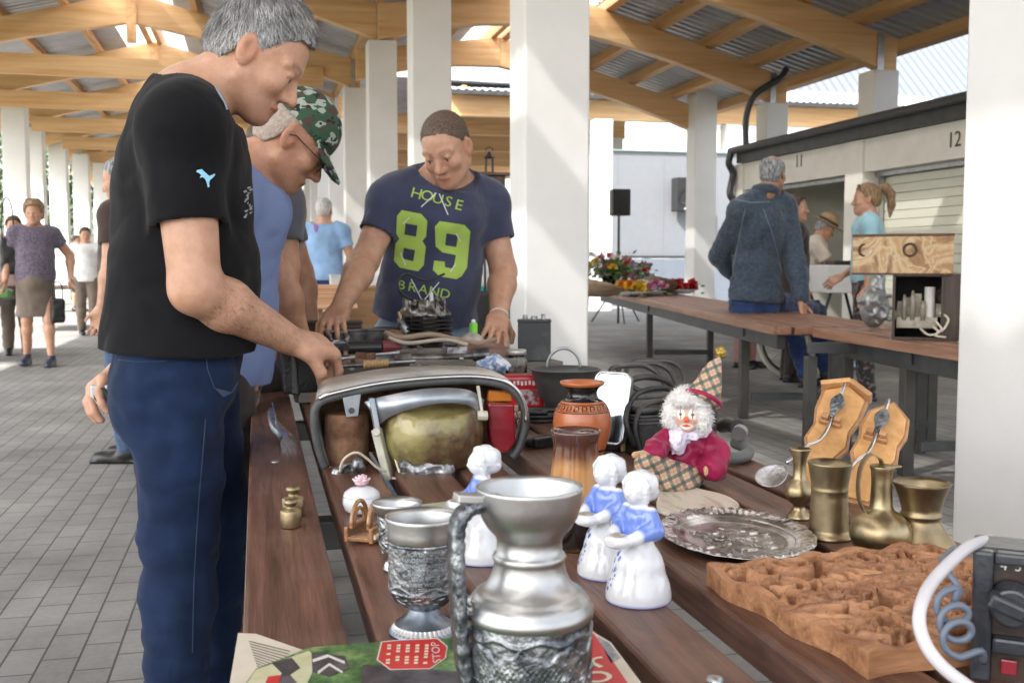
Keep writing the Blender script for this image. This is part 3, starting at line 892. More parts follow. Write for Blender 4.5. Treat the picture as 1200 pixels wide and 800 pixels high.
def hair_sdf(f, c, R, s=1.0, t=0.012, bald=0.0, amp=0.004, scale=55, seed=3, top=0.0, shift=0.0, side=1.0):
    P = lambda *p: hp(c, R, p, s)
    f.ell(P(-.016, 0, .038 + top * .4), ((.099 + t) * s, (.077 + t * side) * s, (.086 + t + top) * s), R, 0)
    f.ell(P(-.030, 0, -.015), ((.080 + t) * s, (.070 + t * .7) * s, (.075) * s), R, .02)
    c_ = A3(c)
    def g(X, Y, Z):
        x = ((X - c_[0]) * R[0, 0] + (Y - c_[1]) * R[1, 0] + (Z - c_[2]) * R[2, 0]) / s
        y = ((X - c_[0]) * R[0, 1] + (Y - c_[1]) * R[1, 1] + (Z - c_[2]) * R[2, 1]) / s
        z = ((X - c_[0]) * R[0, 2] + (Y - c_[1]) * R[1, 2] + (Z - c_[2]) * R[2, 2]) / s
        d = (hairline(x + shift) - z) * s * 0.7
        if bald:
            d = np.maximum(d, (z - (bald - 0.25 * (x + .02))) * s)
        return d
    f.noise(amp, scale, seed=seed)
    f.fn(g, 'i')
    return f

def hand_sdf(f, w, d, n, thumb, s=1.0, curl=(18, 22, 20), spread=6.0, tcurl=0.3, k=0.006, pinch=0.0):
    """w wrist, d towards the fingers, n out of the back of the hand, thumb = +1 if the thumb lies on cross(d, n)"""
    w, d = A3(w), nv(d); n = nv(A3(n) - d * (A3(n) @ d)); a = np.cross(d, n) * thumb
    f.box(w + d * .052 * s, (.046 * s, .040 * s, .0145 * s), np.stack([d, a, n], 1), .0135 * s, .012)
    f.cap(w - d * .01 * s, w + d * .03 * s, .025 * s, .027 * s, .015, sq=(n, .75))
    f.ell(w + d * .035 * s + a * .022 * s - n * .008 * s, (.032 * s, .02 * s, .016 * s), np.stack([d, a, n], 1), .012)
    tips = []
    for i, (o, ln, r) in enumerate(((.030, .074, .0092), (.0095, .082, .0096), (-.0105, .077, .0092), (-.029, .060, .0082))):
        b = w + d * (.094 - .004 * abs(i - 1)) * s + a * o * s
        sp = math.radians(spread * (1.2 - i))
        dd = nv(d * math.cos(sp) + a * math.sin(sp)); ang = 0
        q = b - dd * .012 * s; f.cap(q, b, r * 1.05 * s, r * 1.05 * s, k)
        for j, fr in enumerate((.46, .30, .24)):
            ang += math.radians(curl[j] * (1 + pinch * (0.3 - i * 0.2)))
            v = dd * math.cos(ang) - n * math.sin(ang)
            e = b + v * ln * fr * s
            f.cap(b, e, r * (1 - .08 * j) * s, r * (1 - .08 * (j + 1)) * s, k if j else k)
            b = e
        tips.append(b)
    b = w + d * .030 * s + a * .030 * s - n * .006 * s
    v = nv(d * .72 + a * .62 - n * (.25 + tcurl * .5))
    e = b + v * .042 * s; f.cap(b, e, .0135 * s, .0115 * s, .01)
    v2 = nv(d * (.85) + a * (.25 - tcurl * .5) - n * (.2 + tcurl)); e2 = e + v2 * .032 * s; f.cap(e, e2, .0110 * s, .0090 * s, .005)
    return tips

def torso(f, J, s, e=0.0, dep=1.0, wid=1.0, belly=0.0, k=.05):
    pec = J.get('pec', .045)
    pel, nek = A3(J['pel']), A3(J['nek']); up = nv(nek - pel); side = nv(A3(J['shL']) - A3(J['shR']))
    side = nv(side - up * (side @ up)); fw = np.cross(side, up); R = np.stack([fw, side, up], 1); L = np.linalg.norm(nek - pel)
    q = lambda t, x=0.0: pel + up * L * t + fw * x * s
    f.ell(q(.03, -.01), (.120 * s * dep + e, .168 * s * wid + e, .13 * s + e), R, k)
    f.ell(q(.34, .01 + belly * .5), ((.112 + belly) * s * dep + e, (.150 + belly * .4) * s * wid + e, .19 * s + e), R, k)
    f.ell(q(.68, .0), (.122 * s * dep + e, .168 * s * wid + e, .20 * s + e), R, k)
    f.ell(q(.80, pec), (.075 * s * dep + e, .125 * s * wid + e, .09 * s + e), R, k)
    sR, sL = A3(J['shR']), A3(J['shL'])
    f.cap(sR, sL, .058 * s + e, .058 * s + e, k)
    for sh in (sR, sL):
        f.cap(nek + up * .015 * s, nek * .25 + sh * .75 + up * .022 * s, .048 * s + e * .6, .045 * s + e, k)
        f.ell(sh, (.062 * s + e,) * 3, None, .03)
    return R, up, fw, side

def arms(f, J, s, e=0.0, to=1.0, sides='RL', fat=1.0, k=.02):
    """upper arm and forearm; to < 1 stops part way down the upper arm (sleeves), to > 1 part way down the forearm"""
    for S in sides:
        a, b, c = A3(J['sh' + S]), A3(J['el' + S]), A3(J['wr' + S])
        t = min(to, 1.0)
        f.cap(a, a + (b - a) * t, .056 * s * fat + e, (.056 + (.044 - .056) * t) * s * fat + e, k)
        if to > 1.0:
            u = min(to - 1.0, 1.0)
            m = b + (c - b) * .3
            f.cap(b, m, .043 * s * fat + e, .046 * s * fat + e, k); f.cap(m, b + (c - b) * u, .046 * s * fat + e, (.046 - .018 * u) * s * fat + e, k)

def legs(f, J, s, e=0.0, to=2.0, fat=1.0, k=.03, taper=1.0):
    for S in 'RL':
        a, b, c = A3(J['hip' + S]), A3(J['kn' + S]), A3(J['an' + S])
        t = min(to, 1.0)
        f.cap(a, a + (b - a) * t, .088 * s * fat + e, (.088 - .028 * t) * s * fat + e, k)
        if to > 1:
            u = to - 1; m = b + (c - b) * .28
            f.cap(b, m, .058 * s * fat + e, .057 * s * fat + e, k)
            f.cap(m, b + (c - b) * u, .057 * s * fat + e, (.057 - .022 * u * taper) * s * fat + e, k)

def bounds(pts, pad):
    P = np.array([A3(p) for p in pts]); return P.min(0) - pad, P.max(0) + pad

def std_pose(loc, heading, h=1.72, **ov):
    """a standing skeleton; ov overrides joints in local (forward, left, up) metres of a 1.75 m person"""
    s = h / 1.75
    J = dict(pel=(0, 0, .97), nek=(.0, 0, 1.47), hd=(.025, 0, 1.625), shR=(0, -.185, 1.41), shL=(0, .185, 1.41),
             elR=(-.03, -.25, 1.12), elL=(-.03, .25, 1.12), wrR=(.06, -.26, .88), wrL=(.06, .26, .88),
             hipR=(0, -.095, .91), hipL=(0, .095, .91), knR=(.02, -.10, .50), knL=(.02, .10, .50), anR=(-.02, -.105, .09), anL=(-.02, .105, .09))
    hf = ov.pop('hf', (1, 0, 0)); 
    J.update(ov)
    c, sn = math.cos(heading), math.sin(heading)
    T = lambda p: (loc[0] + s * (p[0] * c - p[1] * sn), loc[1] + s * (p[0] * sn + p[1] * c), loc[2] + s * p[2])
    out = {k_: T(v) for k_, v in J.items()}
    out['hf'] = (hf[0] * c - hf[1] * sn, hf[0] * sn + hf[1] * c, hf[2]); out['s'] = s
    return out

def shoe_obj(parent, an, toe, s, m, sole, h=0.006, name="shoe"):
    an = A3(an); t = nv([toe[0], toe[1], 0]); sd = np.array([-t[1], t[0], 0]); u = np.array([0, 0, 1.0]); R = np.stack([t, sd, u], 1)
    z0 = an[2] - .09 * s
    o = np.array([an[0], an[1], z0])
    f = Field(o - .28 * s, o + .28 * s, h)
    f.ell(o + t * .12 * s + u * .028 * s, (.105 * s, .047 * s, .045 * s), R, .02)
    f.ell(o + t * .01 * s + u * .045 * s, (.07 * s, .040 * s, .05 * s), R, .03)
    f.cap(o + u * .06 * s, o + u * .10 * s, .046 * s, .046 * s, .03)
    f.box(o + t * .075 * s + u * .012 * s, (.145 * s, .044 * s, .013 * s), R, .012 * s, .006)
    f.cut(o + u * .115 * s, u); f.cut(o + u * .001, -u)
    return f.build(name, m, parent, True, 1)

def person(label, J, hf, skin=SKIN, s=1.0, h=0.006, group=None, hair=None, shirt=None, pants=None, shoes=None, sleeve=.55, hem=-.10,
           hands=None, face={}, dep=1.0, wid=1.0, belly=0.0, fat=1.0, legfat=1.0, headup=(0, 0, 1), roll=0.0, hs=1.0, bare_legs=False, skirt=None, pant_to=1.97,
           pant_e=.020, legtaper=.6, shirt_e=.016, wrinkle=.006, jaw=1.0, cheek=1.0, base=None, neckr=.060, baldtone=None, headface={}):
    pts = [v for k_, v in J.items() if k_ not in ('hf', 's', 'pec', 'hand')]
    base = base if base is not None else (J['pel'][0], J['pel'][1], 0)
    t = thing("person", label, "person", base, 0, group)
    c = A3(J['hd']); R = head_frame(hf, headup, roll); hsz = s * hs
    lo, hi = bounds(pts, .19 * s)
    lo[2] = max(lo[2], 0.0) if lo[2] > -.3 else lo[2]
    # ---- the body: one continuous surface
    f = Field(lo, hi, h)
    head_sdf(f, c, R, hsz, jaw, cheek)
    nb = A3(J['nek'])
    f.cap(hp(c, R, (-.022, 0, -.055), hsz), nb, neckr * s * .95, neckr * 1.08 * s, .02)
    torso(f, J, s, -.010, dep * .95, wid * .96, belly)
    arms(f, J, s, 0, 2.0, fat=fat)
    for S in 'RL':
        hd = (hands or {}).get(S)
        wr, el = A3(J['wr' + S]), A3(J['el' + S])
        if hd is None:
            d = nv(wr - el); hd = dict(d=d, n=np.cross(d, (R[:, 0])) * (1 if S == 'L' else -1) + 1e-3)
        if hd == 'skip': continue
        th = (hd.get('t') or (1 if S == 'R' else -1))
        kw = {k_: v for k_, v in hd.items() if k_ not in ('d', 'n', 't')}
        hand_sdf(f, wr, hd['d'], hd['n'], th, s * 1.02 * J.get('hand', 1.0), **kw)
    if bare_legs: legs(f, J, s, 0, 2.0, legfat)
    else: legs(f, J, s, -.012, 1.9, legfat)
    f.build("body", skin, t, True, 1, color=lambda v: face_tint(v, c, R, hsz, hairtone=baldtone, **face))
    # ---- shirt
    if shirt is not None:
        up = nv(A3(J['nek']) - A3(J['pel']))
        f = Field(lo, hi, h)
        Rt, up, fw, sd = torso(f, J, s, shirt_e, dep, wid, belly)
        pel = A3(J['pel'])
        f.cap(pel + up * .18 * s, pel + up * (hem - .02) * s, .150 * s * wid + shirt_e + .004, .160 * s * wid + shirt_e + .010, .05, sq=(fw, .80 * dep))
        g_ = Field(lo, hi, h)                       # the sleeves
        arms(g_, J, s, shirt_e * .9 + .003, sleeve, fat=fat, k=.03)
        if wrinkle:
            f.noise(wrinkle, 9, (1, 1, .7), seed=5, oct=2); f.noise(wrinkle * .60, 7.5, (.7, .8, 1.1), seed=15, oct=2, ridge=True, rot=.45); g_.noise(wrinkle, 11, (1, 1, .7), seed=6, oct=3)
        f.cut(pel + up * hem * s, -up)
        for S in 'RL':
            a, b = A3(J['sh' + S]), A3(J['el' + S])
            if sleeve <= 1:
                e_ = a + (b - a) * sleeve; dd = nv(b - a)
                def g(X, Y, Z, e_=e_, dd=dd):
                    al = (X - e_[0]) * dd[0] + (Y - e_[1]) * dd[1] + (Z - e_[2]) * dd[2]
                    return np.minimum(al, .14 * s - np.sqrt((X - e_[0]) ** 2 + (Y - e_[1]) ** 2 + (Z - e_[2]) ** 2))
                g_.fn(g, 'i', lo=e_ - .25 * s, hi=e_ + .25 * s)
                g_.cap(e_ - dd * .020 * s, e_ + dd * .1 * s, .0525 * s * fat + .003, .0525 * s * fat + .003, 0, 's')
        d_ = np.maximum(.03 - np.abs(f.F - g_.F), 0) / .03
        f.F = (np.minimum(f.F, g_.F) - d_ * d_ * .0075).astype(np.float32)
        neck_top = hp(c, R, (-.022, 0, -.055), hsz)
        nd = nv(nv(neck_top - nb) * .6 + up * .4)
        f.cap(nb + nd * .0 * s, neck_top + nd * .05, neckr * 1.10 * s, neckr * 1.10 * s, .006, 's')
        def g(X, Y, Z):
            al = (X - nb[0]) * nd[0] + (Y - nb[1]) * nd[1] + (Z - nb[2]) * nd[2]
            la = np.sqrt(np.maximum((X - nb[0]) ** 2 + (Y - nb[1]) ** 2 + (Z - nb[2]) ** 2 - al * al, 0))
            return np.minimum(al - .018 * s, .115 * s - la)
        f.fn(g, 'i', lo=nb - .3 * s, hi=nb + .3 * s)
        f.build("shirt", shirt, t, True, 1)
    # ---- trousers
    if pants is not None:
        f = Field(lo, hi, h)
        pel = A3(J['pel']); up = nv(A3(J['nek']) - pel); sd = nv(A3(J['hipL']) - A3(J['hipR'])); fw = np.cross(sd, up); Rt = np.stack([fw, sd, up], 1)
        f.ell(pel + up * .0, (.122 * s * dep + pant_e * .5, .168 * s * wid + pant_e * .5, .135 * s), Rt, .05)
        for S in (-1, 1): f.ell(pel - up * .06 * s - fw * .040 * s * dep + sd * .075 * s * S, (.085 * s * dep, .09 * s, .10 * s), Rt, .04)
        legs(f, J, s, pant_e, pant_to, legfat, .03, legtaper)
        if wrinkle:
            f.noise(wrinkle * .9, 15, (1, 1, .6), seed=9, oct=2); f.noise(wrinkle * .62, 10, (.45, .45, 1.5), seed=12, oct=2, ridge=True, rot=.25)
        f.cut(pel + up * .085 * s, up)
        if pant_to > 1.5: 
            for S in 'RL': pass
        f.build("trousers", pants, t, True, 1)
    if skirt is not None:
        f = Field(lo, hi, h)
        pel = A3(J['pel']); z1 = skirt[1]
        fw = nv(np.cross(A3(J['hipL']) - A3(J['hipR']), (0, 0, 1)))
        f.cap(pel + A3((0, 0, .06 * s)), (pel[0], pel[1], z1), .165 * s * wid, .185 * s * wid, .02, sq=(fw, .78))
        f.ell(pel - A3((0, 0, .07)), (.16 * s, .185 * s * wid, .14 * s), None, .04)
        f.noise(.004, 14, (1, 1, .4), seed=4)
        f.cut((0, 0, z1), (0, 0, -1)); f.cut(pel + A3((0, 0, .10)), (0, 0, 1))
        f.build("skirt", skirt[0], t, True, 1)
    if hair is not None:
        f = Field(c - .16 * hsz, c + .16 * hsz, min(h, .005))
        kw = {k_: v for k_, v in hair.items() if k_ != 'm'}
        hair_sdf(f, c, R, hsz, **kw)
        f.build("hair", hair['m'], t, True, 0)
    if shoes is not None:
        for S in 'RL':
            to = J.get('toe' + S, hf)
            shoe_obj(t, J['an' + S], to, s, shoes, None, max(h, .006))
    return t, R, c

def hair_mat(name, c1, c2, rough=0.5):
    if name in _mc: return _mc[name]
    return mat(name, c1, rough, col2=c2, vs=70, bump=0.8, bs=260, stretch=(1, 1, .35), thr=(.38, .62), detail=6)
GREY_HAIR = hair_mat("grey_hair", (0.09, 0.095, 0.10), (0.42, 0.43, 0.45))
WHITE_HAIR = hair_mat("white_hair", (0.38, 0.37, 0.35), (0.66, 0.65, 0.63))
BROWN_HAIR = hair_mat("brown_hair", (0.035, 0.022, 0.014), (0.10, 0.065, 0.042))
BLOND_HAIR = hair_mat("fair_hair", (0.15, 0.085, 0.04), (0.36, 0.23, 0.12))

def strands(parent, surf, n, ln, wd, flow, m, seed=1, lift=.25, off=.002, jit=.22, short=None, sel=None):
    """short ribbons combed along the scalp"""
    me = surf.data; me.calc_loop_triangles()
    R = np.random.default_rng(seed)
    tri = np.array([t.vertices[:] for t in me.loop_triangles]); co = np.array([v.co[:] for v in me.vertices]); no = np.array([v.normal[:] for v in me.vertices])
    ar = np.linalg.norm(np.cross(co[tri[:, 1]] - co[tri[:, 0]], co[tri[:, 2]] - co[tri[:, 0]]), axis=1)
    if sel is not None: ar = ar * sel(co[tri].mean(1))
    pick = R.choice(len(tri), n, p=ar / ar.sum()); u = R.dirichlet((1, 1, 1), n)
    P = (co[tri[pick]] * u[:, :, None]).sum(1); Nn = (no[tri[pick]] * u[:, :, None]).sum(1)
    vs, fs = [], []
    for p, q in zip(P, Nn):
        d = flow(p, q); d = d + R.normal(0, jit, 3); d = d - q * (d @ q); d = nv(d)
        w = nv(np.cross(d, q)) * wd * R.uniform(.6, 1.3); L_ = ln * R.uniform(.6, 1.25) * (1.0 if short is None else short(p)); lf = lift * R.uniform(.1, 1.2)
        a = p + q * off * R.uniform(-.5, 1); b = a + (d * .5 + q * lf * .35) * L_; e = a + (d + q * lf * .25) * L_
        i = len(vs); vs += [a - w, a + w, b + w * .8, b - w * .8, e]; fs += [(i, i + 1, i + 2, i + 3), (i + 3, i + 2, i + 4)]
    k = MB(); k.add(vs, fs); o = k.build("hair_strands", m, parent, fix=False, smooth=True)
    paint(o.data, np.repeat(np.clip(R.normal(.62, .26, n), .12, 1.1), 5)[:, None] * np.ones((1, 3)))
    return o
def wrap_on(me, target_objs, direction, off=0.0015, far=2.5):
    """press a flat piece of lettering onto the surface behind it; keeps only faces that land"""
    bvs = []
    for o in target_objs:
        v = [tuple(p.co) for p in o.data.vertices]; f = [tuple(p.vertices) for p in o.data.polygons]
        bvs.append(BVHTree.FromPolygons(v, f))
    d = Vector(direction).normalized(); miss = set()
    for v in me.vertices:
        best = None
        for b in bvs:
            loc, no, _, dist = b.ray_cast(v.co, d, far)
            if loc is not None and (best is None or dist < best[2]): best = (loc, no, dist)
        if best: v.co = best[0] - d * off * 0.6 + best[1] * off * .4 if best[1].dot(d) < 0 else best[0] - d * off
        else: miss.add(v.index)
    if miss:
        bm = bmesh.new(); bm.from_mesh(me); bm.verts.ensure_lookup_table()
        bmesh.ops.delete(bm, geom=[bm.verts[i] for i in miss], context='VERTS'); bm.to_mesh(me); bm.free()
    return me
def flat_poly(polys, sub=0.01):
    """mesh of flat polygons (lists of 2-D points, optional holes by keyhole) with small faces"""
    bm = bmesh.new()
    for p in polys:
        vs = [bm.verts.new((q[0], q[1], 0)) for q in p]
        bm.faces.new(vs)
    bmesh.ops.triangulate(bm, faces=bm.faces)
    for _ in range(8):
        es = [e for e in bm.edges if e.calc_length() > sub]
        if not es: break
        bmesh.ops.subdivide_edges(bm, edges=es, cuts=1); bmesh.ops.triangulate(bm, faces=bm.faces)
    me = bpy.data.meshes.new("decal"); bm.to_mesh(me); bm.free()
    return me
# ================================================================ THE PEOPLE
def curve_fill(loops, sub=None):
    cu = bpy.data.curves.new("fill", 'CURVE'); cu.dimensions = '2D'; cu.fill_mode = 'BOTH'
    for lp in loops:
        sp = cu.splines.new('POLY'); sp.points.add(len(lp) - 1); sp.use_cyclic_u = True
        for i, p in enumerate(lp): sp.points[i].co = (p[0], p[1], 0, 1)
    o = bpy.data.objects.new("fill", cu); COL.objects.link(o)
    dg = bpy.context.evaluated_depsgraph_get(); dg.update()
    me = bpy.data.meshes.new_from_object(o.evaluated_get(dg))
    bpy.data.objects.remove(o); bpy.data.curves.remove(cu)
    bm = bmesh.new(); bm.from_mesh(me); bmesh.ops.triangulate(bm, faces=bm.faces)
    if sub:
        for _ in range(9):
            es = [e for e in bm.edges if e.calc_length() > sub]
            if not es: break
            bmesh.ops.subdivide_edges(bm, edges=es, cuts=1); bmesh.ops.triangulate(bm, faces=bm.faces)
    bm.to_mesh(me); bm.free()
    return me
def decal_px(me, Y, targets, name, m, parent, off=.0018):
    """me lies in photograph pixels; it is carried out to depth Y and pressed on the cloth"""
    xs = [v.co.x for v in me.vertices]; ys = [v.co.y for v in me.vertices]
    d = ray(sum(xs) / len(xs), sum(ys) / len(ys))
    for v in me.vertices: v.co = W(v.co.x, v.co.y, Y)
    o0 = Vector(parent.location)
    me.transform(Matrix.Translation(-o0))
    wrap_on(me, targets, d, off)
    return link(name, me, m, parent)
def kids(t, n): return [c for c in t.children if c.name.split('.')[0] == n]
def cotton(name, c, **k): return cloth(name, c, **k)

BLACK_TEE = cloth("black_cotton", (0.0075, 0.0075, 0.009), var=.15, bump=.45, sheen=.06)
NAVY_CHINO = cloth("navy_chino", (0.0115, 0.023, 0.060), var=.2, bump=.7, vs=14, sheen=.06)
DARK_TROUSER = cloth("dark_brown_trouser", (0.045, 0.036, 0.032))
JEANS = cloth("blue_jeans", (0.04, 0.075, 0.15), (0.07, 0.11, 0.20), vs=40, bump=.5)
PALE_JEANS = cloth("pale_jeans", (0.17, 0.24, 0.32), (0.30, 0.37, 0.45), vs=8, bump=.5)
DARK_JEANS = cloth("dark_jeans", (0.015, 0.03, 0.10), (0.03, 0.06, 0.17), vs=10, bump=.5)
GREY_TEE = cloth("slate_grey_cotton", (0.10, 0.105, 0.13))
BROWN_TEE = cloth("brown_cotton", (0.055, 0.035, 0.028))
NAVY_TEE = cloth("washed_navy_cotton", (0.046, 0.053, 0.100), var=.14, bump=.5)
LIME = cloth("lime_print", (0.40, 0.58, 0.11), var=.06, bump=.2)
WHITE_PRINT = cloth("white_print", (0.75, 0.76, 0.78), var=.03, bump=.1)
SKY_PRINT = cloth("sky_blue_print", (0.33, 0.66, 0.90), var=.03, bump=.1)
LEATHER_BR = mat("brown_leather", (0.11, 0.045, 0.022), 0.35, var=.3, vs=20, bump=.3, bs=90)
LEATHER_BK = mat("black_leather", (0.012, 0.012, 0.012), 0.35, var=.2, vs=20, bump=.3, bs=120)

# ---- 1. the man in black at the table, seen from his right
Jm = dict(pel=W(210, 428, 2.31), nek=W(216, 124, 2.30), hd=W(304, 66, 2.30), shR=W(212, 150, 2.13), shL=W(218, 146, 2.48), pec=.015, hand=1.08,
          elR=W(229, 338, 2.09), wrR=W(341, 399, 2.26), elL=W(175, 330, 2.58), wrL=W(152, 425, 2.56),
          hipR=W(208, 442, 2.22), hipL=W(222, 440, 2.42), knR=W(212, 625, 2.22), knL=W(252, 620, 2.44), anR=W(205, 858, 2.24), anL=W(246, 842, 2.46))
hf1 = (math.cos(math.radians(39)) * .99, -.10, -math.sin(math.radians(39)))
man1, R1, c1 = person("tall grey haired man in black T-shirt and navy chinos reaching onto the table", Jm, hf1, s=1.02, h=.0041,
    shirt=BLACK_TEE, pants=NAVY_CHINO, sleeve=.60, hem=.035, dep=.97, wid=1.05, belly=.012, fat=1.06, legfat=1.0, pant_e=.014, shirt_e=.016,
    hair=dict(m=GREY_HAIR, t=.006, amp=.004, scale=30, top=.012, side=.3), shoes=LEATHER_BK, neckr=.062, hs=.95, legtaper=.5, wrinkle=.006,
    hands=dict(R=dict(d=W(384, 408, 2.32) - W(342, 400, 2.26), n=(.15, -.45, .9), curl=(52, 26, 14), tcurl=.9, spread=15), L=dict(d=W(118, 448, 2.5) - W(152, 425, 2.56), n=(-.3, .3, .9), curl=(30, 35, 25))),
    face=dict(stubble=.32, brow=.45), base=(Jm['pel'][0], Jm['pel'][1], 0))
def flow1(p, q):
    w = p + A3(man1.location); L_ = (w - c1) @ R1
    crown = np.array([-.07, 0, .10]); d = L_ - crown; d[2] -= .05; d[0] += .03 + max(0, L_[2]) * .3
    return R1 @ nv(d)
def sh1(p):
    L_ = (p + A3(man1.location) - c1) @ R1
    return float(np.clip((L_[2] - hairline(L_[0])) / .055, .16, 1.0))
HAIR_ST = mat("grey_hair_strand", (0.46, 0.455, 0.45), 0.45, var=.40, vs=14, attr="tint")
strands(man1, kids(man1, "hair")[0], 11000, .030, .0008, flow1, HAIR_ST, 2, .20, .003, .26, sh1)
ap, aq = A3(Jm['elR']) - A3(man1.location), A3(Jm['wrR']) - A3(man1.location)
def on_arm(P):
    t = np.clip(((P - ap) @ (aq - ap)) / ((aq - ap) @ (aq - ap)), 0, 1); return (np.linalg.norm(P - ap - t[:, None] * (aq - ap), axis=1) < .075) * (t > .05) * (t < .97)
strands(man1, kids(man1, "body")[0], 1100, .012, .00022, lambda p, q: nv(aq - ap) + A3((0, 0, -.5)), mat("arm_hair", (.16, .10, .06), .6, attr="tint"), 4, .35, .0, .35, None, on_arm)
kids(man1, "hair_strands")[-1].name = "arm_hair"
cat = [(-5, 12.5), (-11.5, 11), (-12.5, 8.5), (-9, 7.2), (-6, 4), (-8, .5), (-4, 1.5), (-1, -1), (1, -6), (2.5, -12.5), (5, -11.5), (4.3, -7), (5.5, -2.5), (9, .5), (12.5, 4.5), (12, 6.5), (8, 4.5), (4.5, 3.2), (0.5, 7), (-3, 10)]
cat = [(240.5 + x * 1.0, 209.5 - y * .98) for x, y in cat]
decal_px(curve_fill([cat], 2.0), 1.8, kids(man1, "shirt"), "sleeve_logo", SKY_PRINT, man1, .004)
pip = [(248, 98), (250, 97), (257, 108), (265, 122), (268, 131), (265.5, 131.5), (262, 122), (254, 109)]
decal_px(curve_fill([pip], 2.0), 1.8, kids(man1, "shirt"), "piping", mat("pale_blue_piping", (.35, .45, .55), .6), man1, .004)
R_ = random.Random(5)
scr = []
for i in range(16):
    x, y = 283 + R_.random() * 9, 216 + i * 2.8
    scr.append([(x, y), (x + R_.uniform(2, 6), y - 2), (x + R_.uniform(2, 6), y + 1), (x + 1, y + 2.4)])
for lp in scr[:]:
    pass
decal_px(curve_fill(scr, 2.0), 1.8, kids(man1, "shirt"), "chest_print", mat("grey_print", (.35, .36, .38), .6), man1, .003)
# trouser seams, pocket and stud
def seam(pxs, Y, t, r, m, name):
    """a line of stitching that lies on the cloth"""
    w = 0.7
    up = [(x, y) for x, y in pxs]; me = curve_fill([[(x - w, y - .3) for x, y in up] + [(x + w, y + .3) for x, y in up[::-1]]], 3.0)
    return decal_px(me, Y, kids(t, "trousers"), name, m, t, .0025)
STITCH = cloth("navy_stitch", (0.045, 0.075, 0.14))
seam([(238, 405), (241, 430), (250, 455), (262, 468), (274, 462), (284, 448)], 1.85, man1, .001, STITCH, "pocket_seam")
seam([(133, 421), (160, 424), (200, 423)], 1.85, man1, .001, STITCH, "pocket_seam")
seam([(242, 470), (238, 520), (233, 580), (229, 640), (226, 700), (224, 790)], 1.85, man1, .001, STITCH, "side_seam")
tag(man1, kind=None)

# ---- small camera in his left hand
ck = W(124, 462, 2.46)
cm = thing("compact_camera", "small silver camera held low behind the man in black", "camera", ck); cm.scale = (.72, .72, .8)
MB().box((0, 0, 0), (.085, .035, .055)).build("body", mat("silver_plastic", (.5, .52, .53), .3, .5), cm, bevel=.006)
MB().cyl((-.01, -.03, 0), (-.01, -.012, 0), .021, .023).build("lens", BLACK_PL, cm, bevel=.002)
MB().cyl((.028, 0, .026), (.028, 0, .034), .007).build("shutter_button", STEEL_DARK, cm)

# ---- 2. the man in the camouflage cap
Jc = dict(pel=W(252, 440, 3.0), nek=W(286, 200, 2.98), hd=W(345, 165, 2.96), shR=W(268, 235, 2.82), shL=W(276, 228, 3.14), elR=W(250, 335, 2.80), wrR=W(276, 412, 2.9), elL=W(330, 330, 3.2), wrL=W(352, 395, 3.25),
          hipR=W(252, 452, 2.9), hipL=W(262, 450, 3.1), knR=W(260, 580, 2.9), knL=W(275, 580, 3.12), anR=W(264, 708, 3.02), anL=W(280, 690, 3.22))
CHECK = None
def check_cloth(name, c1, c2, scale):
    m, nt, N, L, P = _nodes(name)
    tc = N.new("ShaderNodeTexCoord")
    out = []
    for ax in (0, 2):
        w = N.new("ShaderNodeTexWave"); w.bands_direction = 'X' if ax == 0 else 'Z'; w.inputs["Scale"].default_value = scale; w.inputs["Distortion"].default_value = .4
        L.new(tc.outputs["Object"], w.inputs["Vector"]); out.append(w)
    mu = N.new("ShaderNodeMath"); mu.operation = 'MULTIPLY'
    L.new(out[0].outputs["Fac"], mu.inputs[0]); L.new(out[1].outputs["Fac"], mu.inputs[1])
    cr = N.new("ShaderNodeValToRGB"); cr.color_ramp.elements[0].color = (*c1, 1); cr.color_ramp.elements[1].color = (*c2, 1); cr.color_ramp.elements[0].position = .2; cr.color_ramp.elements[1].position = .5
    L.new(mu.outputs[0], cr.inputs[0]); L.new(cr.outputs[0], P.inputs["Base Color"])
    P.inputs["Roughness"].default_value = .8
    _mc[name] = m
    return m
BLUE_CHECK = check_cloth("blue_check_cotton", (0.16, 0.22, 0.44), (0.27, 0.34, 0.54), 90)
man2, R2, c2 = person("older man in blue check shirt and camouflage cap looking down beside the man in black", Jc, (math.cos(math.radians(44)), -.02, -math.sin(math.radians(44))), skin=SKIN_T, s=1.0, h=.006,
    shirt=BLUE_CHECK, pants=DARK_TROUSER, sleeve=.62, hem=.0, dep=.95, belly=.0, hair=dict(m=mat("cropped_grey_hair", (.36, .27, .22), .8, col2=(.50, .42, .37), vs=110), t=.0005, amp=.0005, scale=80, side=.2), shoes=LEATHER_BR, face=dict(stubble=.1, brow=.7), neckr=.058)
